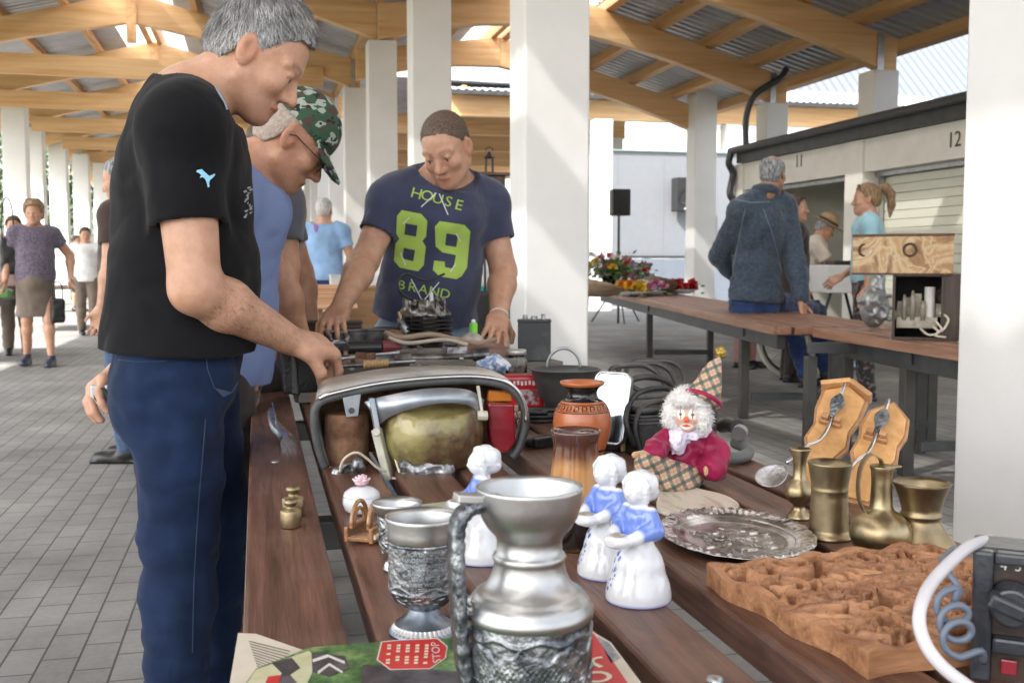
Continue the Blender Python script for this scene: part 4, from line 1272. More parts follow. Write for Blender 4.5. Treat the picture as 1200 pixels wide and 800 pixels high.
def camo_mat():
    m, nt, N, L, P = _nodes("camouflage_cloth")
    tc = N.new("ShaderNodeTexCoord"); mp = N.new("ShaderNodeMapping"); mp.inputs["Scale"].default_value = (1, 1, 1.5)
    L.new(tc.outputs["Object"], mp.inputs[0])
    col = None
    for i, (sc, th, c) in enumerate(((0, 0, (0.035, 0.085, 0.045)), (26, .54, (0.075, 0.045, 0.04)), (31, .57, (0.34, 0.40, 0.34)), (38, .63, (0.012, 0.014, 0.014)))):
        if i == 0: col = c; out = None; continue
        ad = N.new("ShaderNodeVectorMath"); ad.inputs[1].default_value = (i * 7.3, i * 3.1, i * 5.7)
        L.new(mp.outputs[0], ad.inputs[0])
        n = N.new("ShaderNodeTexNoise"); n.inputs["Scale"].default_value = sc; n.inputs["Detail"].default_value = 1.0
        L.new(ad.outputs[0], n.inputs["Vector"])
        g_ = N.new("ShaderNodeMath"); g_.operation = 'GREATER_THAN'; g_.inputs[1].default_value = th; L.new(n.outputs["Fac"], g_.inputs[0])
        mx = N.new("ShaderNodeMix"); mx.data_type = 'RGBA'; L.new(g_.outputs[0], mx.inputs[0])
        if out is None: mx.inputs[6].default_value = (*col, 1)
        else: L.new(out, mx.inputs[6])
        mx.inputs[7].default_value = (*c, 1); out = mx.outputs[2]
    L.new(out, P.inputs["Base Color"]); P.inputs["Roughness"].default_value = .85
    return m
CAMO = camo_mat()
def cap_obj(t, c, R, s, m, h=.004):
    f = Field(c - .24 * s, c + .24 * s, h)
    P = lambda *p: hp(c, R, p, s)
    f.ell(P(-.012, 0, .048), (.108 * s, .088 * s, .098 * s), R, 0)
    n = R @ nv((.10, 0, 1)); f.cut(P(0, 0, .034), -n)
    def brim(X, Y, Z):
        x = (X - c[0]) * R[0, 0] + (Y - c[1]) * R[1, 0] + (Z - c[2]) * R[2, 0]; y = (X - c[0]) * R[0, 1] + (Y - c[1]) * R[1, 1] + (Z - c[2]) * R[2, 1]; z = (X - c[0]) * R[0, 2] + (Y - c[1]) * R[1, 2] + (Z - c[2]) * R[2, 2]
        x, y, z = x / s, y / s, z / s
        zz = .040 - (x - .07) * .42 - y * y * 3.2
        return np.maximum(np.maximum(np.abs(z - zz) - .0045, np.sqrt(((x - .07) / .095) ** 2 + (y / .082) ** 2) * .08 - .08), .05 - x) * s
    f.fn(brim, 'u', k=.004)
    f.ell(P(-.012, 0, .146), (.009 * s, .009 * s, .005 * s), R, .004)
    f.ell(P(-.012, 0, .036), (.1035 * s, .0835 * s, .092 * s), R, 0, 's')
    return f.build("cap", m, t, True, 1)
cap_obj(man2, c2, R2, 1.0, CAMO)
g = MB()
for y in (1, -1):
    g.tube([hp(c2, R2, (.100 + .006 * math.cos(a) * 0, y * .033 + .020 * math.cos(a), -.006 + .016 * math.sin(a))) for a in np.linspace(0, 6.28, 17)[:-1]], .0016, 6, closed=True)
    g.tube([hp(c2, R2, p) for p in ((.100, y * .053, .000), (.085, y * .074, .004), (.0, y * .083, .006), (-.02, y * .086, -.008))], .0018, 6)
g.tube([hp(c2, R2, p) for p in ((.100, -.013, -.002), (.106, 0, .002), (.100, .013, -.002))], .0016, 6)
g.build("glasses", mat("dark_glasses_frame", (.03, .025, .025), .3), man2, world=True, smooth=True)

# ---- 3. the man in grey behind him
Jg = dict(pel=W(292, 430, 3.5), nek=W(308, 208, 3.48), hd=W(330, 172, 3.47), shR=W(325, 240, 3.30), shL=W(322, 232, 3.66), elR=W(331, 312, 3.28), wrR=W(321, 376, 3.24), elL=W(350, 320, 3.7), wrL=W(362, 385, 3.6),
          hipR=W(290, 440, 3.4), hipL=W(298, 440, 3.6), knR=W(290, 545, 3.4), knL=W(296, 545, 3.6), anR=W(290, 645, 3.62), anL=W(296, 640, 3.8))
man3, R3, c3 = person("man in slate grey T-shirt with orange wristband, half hidden behind the camouflage cap", Jg, (.72, -.02, -.69), skin=SKIN_T, s=.97, h=.007, shirt=GREY_TEE, pants=DARK_TROUSER, sleeve=.62, hem=.0, fat=1.15, belly=.01,
    hair=dict(m=BROWN_HAIR, t=.006, amp=.002), shoes=LEATHER_BR, hands=dict(R=dict(d=W(300, 424, 3.1) - W(321, 376, 3.24), n=(-.1, -.9, .4), curl=(20, 30, 20)), L=dict(d=(.7, -.2, -.5), n=(.3, 0, .9))))
wv = (A3(Jg['elR']) - A3(Jg['wrR'])); wv /= np.linalg.norm(wv); wc = A3(Jg['wrR']) + wv * .03
g = MB(); g.cyl(wc - wv * .011, wc + wv * .011, .034, .036, 20); g.build("wristband", mat("orange_band", (.55, .14, .03), .5), man3, world=True, bevel=.002, smooth=False)

# ---- 4. man with a brown T-shirt behind the man in black
p4 = px(135, 470, 0)
J4 = std_pose((W(151, 400, 6.2).x, 6.2, 0), math.radians(165), 1.66, hf=(.95, 0, -.25), elL=(.0, .24, 1.14), wrL=(.05, .25, .90))
person("grey haired man in brown T-shirt and jeans standing behind the man in black", J4, J4['hf'], s=J4['s'], h=.009, shirt=BROWN_TEE, pants=JEANS, sleeve=.6, hem=-.02, hair=dict(m=GREY_HAIR, t=.008), shoes=LEATHER_BK)

# ---- 5. the man in the lettered T-shirt
Jy = dict(pel=W(496, 392, 3.80), nek=W(521, 208, 3.68), hd=W(523, 174, 3.56), shR=W(458, 236, 3.66), shL=W(570, 238, 3.74), elR=W(428, 305, 3.60), wrR=W(398, 362, 3.38), elL=W(590, 318, 3.70), wrL=W(584, 372, 3.52),
          hipR=W(468, 408, 3.8), hipL=W(524, 408, 3.84), knR=W(468, 530, 3.84), knL=W(524, 530, 3.84), anR=W(466, 640, 3.9), anL=W(526, 640, 3.9))
hfy = nv((-.46, -.70, -.55))
man5, R5, c5 = person("young man in navy T-shirt printed with a big green 89 leaning on the table", Jy, hfy, s=1.0, h=.0052, shirt=NAVY_TEE, pants=PALE_JEANS, sleeve=.56, hem=.07, dep=1.05, wid=1.04, belly=.02, fat=1.06,
    hair=dict(m=mat("buzz_cut", (.085, .058, .042), .7, col2=(.20, .135, .10), vs=160, bump=.3, bs=400), t=.0015, amp=.0008, scale=80), face=dict(stubble=.14, brow=.45), cheek=.99, jaw=1.0, neckr=.064, hs=.955, roll=.10, shoes=LEATHER_BK, wrinkle=.007,
    hands=dict(R=dict(d=W(384, 388, 3.22) - W(398, 362, 3.38), n=(-.2, -.3, .9), curl=(25, 30, 20)), L=dict(d=W(580, 396, 3.36) - W(584, 372, 3.52), n=(.1, -.5, .85), curl=(10, 15, 10))))
buzz = mat("brown_stubble", (.10, .066, .046), .6, var=.3, attr="tint")
strands(man5, kids(man5, "hair")[0], 6000, .0075, .00045, lambda p, q: R5 @ A3((.4, 0, -.3)), buzz, 7, 1.2, .0, .6)
strands(man2, kids(man2, "hair")[0], 2500, .007, .00045, lambda p, q: R2 @ A3((-.2, 0, -1)), mat("white_stubble", (.60, .58, .55), .6, attr="tint"), 8, .8, .0, .5)
Z5 = lambda pts: [(320 + x * .4, 100 + y * .4) for x, y in pts]
eight = [Z5([(372, 348), (440, 362), (461, 386), (457, 440), (444, 456), (456, 476), (449, 540), (430, 562), (365, 550), (344, 525), (349, 466), (363, 448), (352, 430), (355, 368)]),
         Z5([(385, 394), (427, 402), (422, 441), (381, 433)]), Z5([(379, 480), (419, 488), (412, 527), (374, 518)])]
nine = [Z5([(482, 383), (568, 396), (588, 418), (577, 545), (558, 575), (540, 585), (480, 575), (457, 553), (462, 520), (499, 524), (500, 543), (529, 549), (538, 501), (490, 491), (467, 470), (465, 402)]),
        Z5([(505, 425), (546, 432), (539, 473), (500, 466)])]
sh5 = kids(man5, "shirt")
for nm, lp in (("number", eight), ("number", nine)): decal_px(curve_fill(lp, 3.0), 3.0, sh5, nm, LIME, man5)
dia = []
def strip(a, b, w=1.4):
    (x0, y0), (x1, y1) = Z5([a])[0], Z5([b])[0]; l = math.hypot(x1 - x0, y1 - y0); nx, ny = -(y1 - y0) / l * w / 2, (x1 - x0) / l * w / 2
    return [(x0 + nx, y0 + ny), (x1 + nx, y1 + ny), (x1 - nx, y1 - ny), (x0 - nx, y0 - ny)]
for a, b in (((482, 312), (430, 360)), ((402, 385), (378, 408)), ((484, 312), (515, 385)), ((535, 432), (549, 458)), ((372, 486), (390, 530)), ((402, 562), (438, 632)), ((490, 572), (440, 632)), ((536, 520), (518, 548))):
    decal_px(curve_fill([strip(a, b)], 2.0), 3.0, sh5, "diamond_line", WHITE_PRINT, man5, .0024)
def word(s, x0, y0, x1, y1, size):
    a = math.atan2(y1 - y0, x1 - x0); ln = math.hypot(x1 - x0, y1 - y0); n = len(s)
    for i, ch in enumerate(s):
        me = text_mesh(ch, size, 0, 1, 0); t_ = (i + .5) / n; cx_, cy_ = x0 + (x1 - x0) * t_, y0 + (y1 - y0) * t_
        bow = -1.2 * math.sin(math.pi * t_) if s == "HOUSE" else 0
        for v in me.vertices:
            x, y = v.co.x * 1.15, -v.co.y
            v.co = (cx_ + x * math.cos(a) - y * math.sin(a), cy_ + bow + x * math.sin(a) + y * math.cos(a), 0)
        bm = bmesh.new(); bm.from_mesh(me); bmesh.ops.triangulate(bm, faces=bm.faces)
        for _ in range(4):
            es = [e for e in bm.edges if e.calc_length() > 3]
            if es: bmesh.ops.subdivide_edges(bm, edges=es, cuts=1); bmesh.ops.triangulate(bm, faces=bm.faces)
        bm.to_mesh(me); bm.free()
        decal_px(me, 3.0, sh5, "letter", LIME, man5)
word("HOUSE", 482, 226, 544, 243, 20)
word("BRAND", 464, 333, 528, 346, 18)
g = MB(); wc = A3(Jy['wrL']); wv = nv(A3(Jy['elL']) - wc); wc = wc + wv * .01
g.tube([wc + .032 * (nv(np.cross(wv, (0, 0, 1))) * math.cos(a) + nv(np.cross(wv, np.cross(wv, (0, 0, 1)))) * math.sin(a)) for a in np.linspace(0, 6.28, 21)[:-1]], .003, 6, closed=True)
g.build("bracelet", mat("white_band", (.7, .7, .7), .5), man5, world=True, smooth=True)

# ---- 6. woman in the brown skirt and others on the left
GREY_BLOUSE = cloth("grey_lilac_blouse", (0.10, 0.085, 0.12), (0.17, 0.14, 0.19), vs=60, thr=(.45, .55))
TAUPE = cloth("taupe_skirt", (0.17, 0.135, 0.11))
wp = px(45, 428, 0)
Jw = std_pose((wp.x, wp.y, 0), math.radians(-72), 1.72, wrR=(.05, -.30, .92), elR=(-.05, -.27, 1.14), elL=(-.06, .36, 1.18), wrL=(.08, .34, .96), anL=(.16, .11, .09), knL=(.12, .10, .5), anR=(-.08, -.10, .10), hf=(.95, -.32, 0))
wom, Rw, cw = person("woman in grey blouse and brown skirt walking with black bags on the paving", Jw, Jw['hf'], s=Jw['s'], h=.009, shirt=GREY_BLOUSE, sleeve=.5, hem=-.06, skirt=(TAUPE, .52), bare_legs=True, wid=1.12, dep=1.12, belly=.02, fat=1.05, legfat=.95,
    hair=dict(m=BLOND_HAIR, t=.028, amp=.010, scale=30, top=.02), shoes=mat("navy_sandal", (.02, .025, .05), .4), face=dict(brow=.7))
g = MB()
for y in (1, -1): g.tube([hp(cw, Rw, (.045 + .016 * math.cos(a) * .3, y * .045 + .03 * math.cos(a), .135 + .012 * math.sin(a))) for a in np.linspace(0, 6.28, 13)[:-1]], .004, 5, closed=True)
g.build("sunglasses", BLACK_PL, wom, world=True)
def handbag(label, loc, w, hgt, d, strap):
    t = thing("handbag", label, "handbag", loc, math.radians(15))
    f = Field((-w, -d * 1.2, -hgt * .6), (w, d * 1.2, hgt * .7), .008)
    f.box((0, 0, 0), (w / 2, d / 2, hgt / 2), None, .03, 0); f.noise(.006, 14)
    f.build("bag", LEATHER_BK, t, False, 1)
    g = MB(); g.tube(spline([(-w * .35, 0, hgt * .45), (-w * .3, 0, hgt * .5 + strap * .7), (0, 0, hgt * .5 + strap), (w * .3, 0, hgt * .5 + strap * .7), (w * .35, 0, hgt * .45)], 6), .008, 6); g.build("strap", LEATHER_BK, t, smooth=True)
    return t
handbag("small black handbag hanging from the hand of the woman in the skirt", W(68, 364, wp.y - .1), .14, .26, .09, .18)
handbag("black shoulder bag at the side of the woman in the skirt", W(10, 300, wp.y - .05), .16, .38, .12, .42)
Jw2 = std_pose((W(17, 300, 13.6).x, 13.6, 0), math.radians(-80), 1.62)
person("woman partly hidden behind the woman in the grey blouse", Jw2, Jw2['hf'], s=Jw2['s'], h=.014, shirt=cloth("dusty_pink_cotton", (.3, .2, .18)), pants=TAUPE, hair=dict(m=BROWN_HAIR, t=.02, amp=.006), shoes=LEATHER_BK)
bx = W(101, 300, 17)
Js = std_pose((bx.x, 17, 0), math.radians(-95), 1.60, hf=(.9, .3, -.1))
person("woman in white sleeveless top far off on the left by the columns", Js, Js['hf'], s=Js['s'], h=.016, shirt=cloth("white_cotton", (.7, .7, .7)), sleeve=.15, pants=TAUPE, hair=dict(m=BROWN_HAIR, t=.015), shoes=LEATHER_BK)
Js = std_pose((W(90, 300, 25).x, 25, 0), math.radians(-40), 1.66)
person("distant man in black shorts beside a far left stall", Js, Js['hf'], s=Js['s'], h=.018, shirt=cloth("red_cotton", (.25, .04, .05)), pants=DARK_TROUSER, pant_to=1.0, bare_legs=True, hair=dict(m=BROWN_HAIR, t=.01), shoes=LEATHER_BK)

# ---- 7. man in light blue T-shirt seen from behind
PALE_BLUE = cloth("light_blue_cotton", (0.27, 0.43, 0.68))
Jb = std_pose((W(380, 300, 10.6).x, 10.6, 0), math.radians(75), 1.72, elR=(.02, -.27, 1.14), wrR=(.22, -.20, 1.10), elL=(.02, .27, 1.14), wrL=(.22, .15, 1.08), hf=(.95, -.1, -.1))
man7, R7, c7 = person("man in light blue T-shirt seen from behind beyond the bird house", Jb, Jb['hf'], s=Jb['s'], h=.010, shirt=PALE_BLUE, pants=DARK_JEANS, sleeve=.55, hem=-.04, hair=dict(m=WHITE_HAIR, t=.003, amp=.001, bald=.11), shoes=LEATHER_BK, dep=1.05)
me = curve_fill([[(370.5 + 3 * math.cos(a), 266 + 7 * math.sin(a)) for a in np.linspace(0, 6.28, 20)[:-1]]], 3)
decal_px(me, 9.8, kids(man7, "shirt"), "back_print", mat("violet_print", (.25, .12, .4), .7), man7, .004)

# ---- 8. girl with turquoise shorts behind the young man
Jt = std_pose((W(566, 300, 6.9).x, 6.9, 0), math.radians(-100), 1.63)
girl, Rg, cg = person("girl in white top and turquoise shorts hidden behind the young man", Jt, Jt['hf'], s=Jt['s'], h=.010, shirt=cloth("white_cotton", (0, 0, 0)), sleeve=.3, hem=.03, pants=cloth("turquoise_cotton", (0.05, .42, .38)), pant_to=.35, bare_legs=True, hair=dict(m=BROWN_HAIR, t=.012), shoes=LEATHER_BK)
handbag("brown shoulder bag beside the girl in turquoise shorts", W(556, 368, 6.7), .22, .30, .09, .45)

# ---- 9. people on the right
DENIM = cloth("denim_jacket", (0.032, 0.047, 0.070), (0.070, 0.098, 0.135), vs=38, bump=.7, thr=(.3, .7))
Yd = 7.7
Jd = dict(pel=W(884, 352, Yd), nek=W(897, 226, Yd - .05), hd=W(906, 204, Yd - .02), shR=W(920, 244, Yd + .02), shL=W(868, 248, Yd - .08), elR=W(932, 308, Yd - .15), wrR=W(939, 352, Yd - .25), elL=W(842, 300, Yd + .2), wrL=W(880, 340, Yd + .35),
          hipR=W(900, 356, Yd + .05), hipL=W(872, 358, Yd), knR=W(955, 365, Yd + .62), knL=W(925, 372, Yd + .65), anR=W(968, 432, Yd + .70), anL=W(945, 440, Yd + .7))
man9, R9, c9 = person("grey haired man in blue denim jacket sitting on the long slatted table, back turned", Jd, (.75, .62, -.05), skin=SKIN_T, s=1.12, h=.008, shirt=DENIM, sleeve=1.9, hem=.0, shirt_e=.030, dep=1.0, wid=1.0, fat=1.0, pants=DARK_JEANS, shoes=LEATHER_BK,
    hair=dict(m=GREY_HAIR, t=.008, amp=.003, bald=.085), wrinkle=.010, neckr=.062)
k = MB(); nb9 = A3(Jd['nek'])
k.tube([nb9 + A3((.074 * math.cos(a), .074 * math.sin(a), .020 - .014 * math.cos(a - .7))) for a in np.linspace(0, 6.283, 25)[:-1]], .036, 10, closed=True); k.build("collar", DENIM, man9, world=True, smooth=True)
k = MB(); wc = A3(Jd['wrR']); wv = nv(wc - A3(Jd['elR'])); k.cyl(wc - wv * .09, wc - wv * .02, .058, .056, 18); k.build("cuff", DENIM, man9, world=True, smooth=True, bevel=.006)
pale = cloth("denim_seam", (0.17, 0.21, 0.27))
def jseam(pts, w=1.1):
    me = curve_fill([[(x - w / 2, y) for x, y in pts] + [(x + w / 2, y) for x, y in pts[::-1]]], 4)
    decal_px(me, 6.6, kids(man9, "shirt"), "jacket_seam", pale, man9, .004)
jseam([(874, 240), (868, 270), (862, 300), (857, 326)]); jseam([(893, 240), (904, 270), (912, 300), (918, 330)])
me = curve_fill([[(851, 231), (880, 237), (905, 236), (905, 237.4), (880, 238.4), (851, 232.4)]], 4); decal_px(me, 6.6, kids(man9, "shirt"), "jacket_seam", pale, man9, .004)
Jf = std_pose((W(929, 300, 8.9).x, 8.9, 0), math.radians(-20), 1.70, hf=(1, 0, 0))
person("woman in dark top whose face shows behind the denim jacket", Jf, (.9, -.45, 0), s=Jf['s'], h=.010, shirt=DARK_TROUSER, pants=DARK_TROUSER, sleeve=1.9, hair=dict(m=BROWN_HAIR, t=.012), shoes=LEATHER_BK)
CREAM = cloth("cream_cotton", (0.62, 0.56, 0.47))
xh = W(941, 300, 10.6)
Jh = std_pose((xh.x, 10.6, 0), math.radians(-28), 1.66, pel=(-.05, 0, .95), nek=(.16, 0, 1.40), hd=(.24, 0, 1.53), shR=(.13, -.18, 1.34), shL=(.13, .18, 1.34), elR=(.30, -.22, 1.10), wrR=(.50, -.14, .98), elL=(.30, .22, 1.10), wrL=(.50, .14, .98), hf=(.85, 0, -.5))
man10, R10, c10 = person("man in cream shirt, trousers and straw hat bending over a white box", Jh, Jh['hf'], skin=SKIN_T, s=Jh['s'], h=.009, shirt=CREAM, pants=cloth("beige_trouser", (.50, .44, .35)), sleeve=.7, hem=-.06, hair=dict(m=GREY_HAIR, t=.006), shoes=LEATHER_BK, shirt_e=.026)
STRAW = mat("straw", (.36, .25, .13), .8, var=.25, vs=60, bump=.4, bs=200)
f = Field(c10 - .25, c10 + .25, .007)
f.ell(hp(c10, R10, (-.01, 0, .10)), (.11, .09, .085), R10, .01); n10 = R10[:, 2]; f.cut(hp(c10, R10, (0, 0, .06)), -n10)
f.ell(hp(c10, R10, (0, 0, .062)), (.185, .165, .012), R10, .012)
f.build("straw_hat", STRAW, man10, True, 1)
g = MB(); g.lathe([(.098, .0), (.100, .0), (.099, .025), (.094, .025)], c=(0, 0, 0), n=32)
M4 = Matrix.Identity(4)
for i in range(3):
    for j in range(3): M4[i][j] = R10[i][j]
hb = hp(c10, R10, (-.01, 0, .072))
for i in range(3): M4[i][3] = hb[i]
g.v = [tuple(M4 @ Vector((p[0] * 1.17, p[1] * .98, p[2]))) for p in g.v]
g.build("hat_band", mat("dark_band", (.03, .02, .02), .7), man10, world=True)
AQUA = cloth("pale_aqua_knit", (0.36, 0.62, 0.72))
xg = W(1017, 300, 7.6)
Jp = std_pose((xg.x, 7.6, 0), math.radians(152), 1.71, elL=(-.02, .22, 1.13), wrL=(.02, .22, .90), elR=(-.02, -.22, 1.13), wrR=(.20, -.10, 1.0), hf=(1, .08, -.05))
FLORAL = cloth("dark_floral_cloth", (0.03, 0.04, 0.04), (0.30, 0.16, 0.16), vs=28, thr=(.52, .60))
wom2, Rp, cp = person("young woman in pale aqua top with ponytail facing left behind the painted box", Jp, Jp['hf'], s=Jp['s'], h=.008, shirt=AQUA, pants=FLORAL, sleeve=1.2, hem=-.02, hair=dict(m=BLOND_HAIR, t=.010, amp=.002, scale=40), shoes=LEATHER_BK, wid=.88, dep=.92, fat=.85, face=dict(brow=.7))
f = Field(cp - .35, cp + .35, .006)
f.chain([hp(cp, Rp, p) for p in ((-.10, 0, .075), (-.15, 0, .085), (-.185, 0, .03), (-.19, 0, -.06), (-.175, 0, -.15))], [.025, .030, .034, .028, .008], .02)
f.noise(.004, 40, (1, 1, .3)); f.build("ponytail", BLOND_HAIR, wom2, True, 1)
g = MB()
for y in (1, -1): g.tube([hp(cp, Rp, (.055, y * .040 + .028 * math.cos(a), .10 + .018 * math.sin(a))) for a in np.linspace(0, 6.28, 13)[:-1]], .003, 5, closed=True)
g.build("sunglasses", BLACK_PL, wom2, world=True)
# ================================================================ TABLES
TZ0 = 0.70
def rot2(v, a): return Vector((v[0] * math.cos(a) - v[1] * math.sin(a), v[0] * math.sin(a) + v[1] * math.cos(a), v[2] if len(v) > 2 else 0))
tb = thing("market_table", "dark stained plank table in front covered with bric-a-brac", "table", (0.48, 1.9, 0))
for i, (x0, x1) in enumerate(((-.022, .088), (.118, .222), (.250, .352), (.372, .460), (.520, .630), (.645, .750), (.772, .865), (.884, .972))):
    for (y0, y1) in ((0.30, 3.205), (3.213, 3.52)):
        m = MB(); m.box(((x0 + x1) / 2, (y0 + y1) / 2, TZ0 - .022), (x1 - x0, y1 - y0, .044))
        m.build("plank", TABLE_WOOD, tb, world=True, bevel=.005)
for y in (.55, 1.85, 3.0):
    m = MB(); m.box((.475, y, TZ0 - .070), (.94, .05, .05)); m.build("crossbar", STEEL_DARK, tb, world=True, bevel=.003)
for x in (.06, .90):
    m = MB(); m.box((x, 1.8, TZ0 - .125), (.05, 2.7, .05)); m.build("rail", STEEL_DARK, tb, world=True, bevel=.003)
    for y in (.7, 3.1):
        m = MB(); m.box((x, y, .275), (.055, .055, .55)); m.build("leg", STEEL_DARK, tb, world=True, bevel=.003)
for (qx, qy) in ((838, 796), (330, 452), (322, 541)):
    p = px(qx, qy, TZ0)
    m = MB(); m.lathe([(.0085, 0), (.008, .002), (.004, .0035), (0, .004)], (p.x, p.y, TZ0), 16); m.build("bolt_head", STEEL_GALV, tb, world=True, smooth=True)

def slat_table(label, A, B, width, thick, nslat, legs_at, wood, group=None):
    """long table whose left edge runs from A to B (B nearest)"""
    A, B = Vector(A), Vector(B); d = (B - A); L_ = d.length; d.normalize(); n = Vector((-d.y, d.x, 0))
    if n.x < 0: n = -n
    t = thing("slatted_table", label, "table", (A.x, A.y, 0), math.atan2(d.y, d.x), group)
    sgn = 1 if Vector((-d.y, d.x, 0)).dot(n) > 0 else -1
    w = width / nslat
    for i in range(nslat):
        m = MB(); m.box((L_ / 2, sgn * (w * i + w * .5), TZ0 - thick / 2), (L_, w - .022, thick)); m.build("slat", wood, t, bevel=.004)
    for s in (.09, width - .09):
        m = MB(); m.box((L_ / 2, sgn * s, TZ0 - thick - .05), (L_ - .2, .05, .09)); m.build("rail", STEEL_DARK, t, bevel=.003)
        for u in legs_at:
            m = MB(); m.box((u, sgn * s, (TZ0 - thick - .09) / 2), (.07, .06, TZ0 - thick - .09)); m.build("leg", mat("olive_grey_steel", (.070, .068, .062), .45, .5, var=.15), t, bevel=.004)
    for u in legs_at:
        m = MB(); m.box((u + .075, sgn * width / 2, TZ0 - thick - .035), (.05, width - .1, .06)); m.build("crossbar", STEEL_DARK, t, bevel=.003)
        m = MB(); m.box((u + .062, sgn * width / 2, .16), (.045, width - .26, .05)); m.build("crossbar", STEEL_DARK, t, bevel=.003)
    return t
SL = wood_mat("reddish_slats", (0.19, 0.088, 0.050), (0.40, 0.215, 0.135), axis=0, rough=.38, scale=1.1, bump=.2)
a_, b_ = px(697, 340, TZ0), px(904, 383, TZ0)
L2 = (b_ - a_).length
def along(qx, qy):
    p = px(qx, qy, 0); d = (b_ - a_).normalized(); return (p - Vector((a_.x, a_.y, 0))).dot(Vector((d.x, d.y, 0)))
slat_table("long reddish slatted table with the man in denim sitting on it", a_, b_, .82, .05, 6, (along(748, 430), along(858, 490), along(922, 532)), SL)
a3, b3 = px(950, 384, TZ0), px(1132, 411, TZ0); d3 = (b3 - a3).normalized()
slat_table("reddish slatted table at right carrying the painted box and radio chassis", a3, b3 + d3 * .9, .70, .055, 5, (.3, 1.0), SL)

# ================================================================ THINGS ON THE FRONT TABLE
def on(x, y, z=TZ0): return px(x, y, z)
def gloss(name, c, r=.12, **k): return mat(name, c, r, **k)
PEWTER = mat("pewter", (0.47, 0.47, 0.465), .38, 1.0, var=.10, vs=30, rvar=.07, bump=.05, bs=160)
PEWTER_D = mat("dark_relief_pewter", (0.10, 0.115, 0.13), .36, .95, col2=(0.40, .42, .44), vs=45, bump=.9, bs=130, thr=(.38, .66))
SILVER = mat("silver_plate", (0.62, .62, .63), .22, 1.0, var=.16, vs=30, rvar=.08)
BRASS = mat("aged_brass", (0.27, 0.21, 0.12), .36, 1.0, col2=(.46, .37, .225), vs=16, rvar=.1, bump=.1, bs=70)
BRASS_D = mat("dull_brass", (0.22, 0.175, 0.11), .42, 1.0, col2=(.42, .33, .19), vs=14, rvar=.12, bump=.15, bs=60)
PORC = mat("white_porcelain", (.70, .72, .75), .10, var=.02, coat=.5, attr=None)
PORC_T = mat("painted_porcelain", (.70, .72, .75), .10, var=.02, coat=.5, attr="tint")

# ---- pewter jug
J0 = on(620, 842)
jug = thing("pewter_jug", "large pewter jug with wide bowl rim, thumb lever and relief scenes", "jug", J0)
def grid_lathe(fr, z0, z1, nz, nt, hm, name, m, parent, c=(0, 0, 0)):
    """surface of revolution with a height map on it: hm(theta, z) in metres"""
    th = np.linspace(0, 2 * np.pi, nt, endpoint=False); z = np.linspace(z0, z1, nz)
    T, Z = np.meshgrid(th, z)
    Rr = np.vectorize(fr)(Z) + hm(T, Z)
    v = np.stack([c[0] + Rr * np.cos(T), c[1] + Rr * np.sin(T), c[2] + Z], -1).reshape(-1, 3)
    i = np.arange(nz - 1)[:, None] * nt; j = np.arange(nt)[None, :]
    q = np.stack([i + j, i + (j + 1) % nt, i + nt + (j + 1) % nt, i + nt + j], -1).reshape(-1, 4)
    me = mesh_from(name, v, q)
    return link(name, me, m, parent)
def seg_d(T, Z, R_, pts):
    """distance on the unrolled wall to a polyline of (theta, z)"""
    d = np.full(T.shape, 9.0)
    for (a, b) in zip(pts, pts[1:]):
        ax, az, bx, bz = a[0] * R_, a[1], b[0] * R_, b[1]
        x = T * R_; ux, uz = bx - ax, bz - az; L2_ = ux * ux + uz * uz + 1e-12
        t = np.clip(((x - ax) * ux + (Z - az) * uz) / L2_, 0, 1)
        d = np.minimum(d, np.hypot(x - ax - t * ux, Z - az - t * uz))
    return d
ang0 = math.atan2(-J0.y, -J0.x)                     # towards the camera
def jug_relief(T, Z):
    R_ = .05; T = (T - ang0 + np.pi) % (2 * np.pi) - np.pi
    h = np.zeros(T.shape)
    ridge = .062 + .007 * np.abs(((T * 2.6 + .3) % 2) - 1) * 1.5 + .003 * np.abs(((T * 7 + .8) % 2) - 1)
    h += .0016 * (Z < ridge) * (Z > .044) * (1 - .25 * ((ridge - Z) / .02))
    h += .0016 * np.exp(-((Z - .043) / .0014) ** 2)
    h += .0020 * np.exp(-((Z - (.078 + .0022 * np.sin(T * 9))) / .0017) ** 2)
    rr = random.Random(11)
    for k in range(15):
        t0 = -np.pi + k * .42 + rr.uniform(-.08, .08); s = rr.uniform(.85, 1.2); z0 = rr.uniform(.004, .018)
        seat = rr.random() < .4
        hz = z0 + (.026 if not seat else .020) * s
        for pts, r_, a_h in (([(t0, z0), (t0 + .03, z0 + .012 * s), (t0, hz)], .0042 * s, .0034), ([(t0, hz + .0065 * s), (t0 + .01, hz + .007 * s)], .0034 * s, .0040),
                             ([(t0, hz - .003), (t0 + .10 * rr.choice((-1, 1)), hz - .010), (t0 + .16 * rr.choice((-1, 1)), hz - .004)], .0019, .0034),
                             ([(t0 - .05, z0), (t0 - .03, z0 + .012)], .0026, .0028), ([(t0 + .06, z0), (t0 + .03, z0 + .012)], .0026, .0028)):
            d = seg_d(T, Z, R_, pts); h = np.maximum(h, a_h * np.sqrt(np.clip(1 - (d / r_) ** 2, 0, 1)))
    for k in range(26):
        t0 = rr.uniform(-3.1, 3.1); z0 = rr.uniform(.0, .04); pts = [(t0, z0), (t0 + rr.uniform(-.1, .1), z0 + .012), (t0 + rr.uniform(-.2, .2), z0 + .022)]
        d = seg_d(T, Z, R_, pts); h = np.maximum(h, .0014 * np.clip(1 - d / .002, 0, 1))
    h += .0004 * np.sin(T * 70) * np.sin(Z * 900) * (Z < .06)
    return h
def jr(z): return np.interp(z, [0, .008, .02, .06, .086], [.050, .0475, .0470, .0500, .0505])
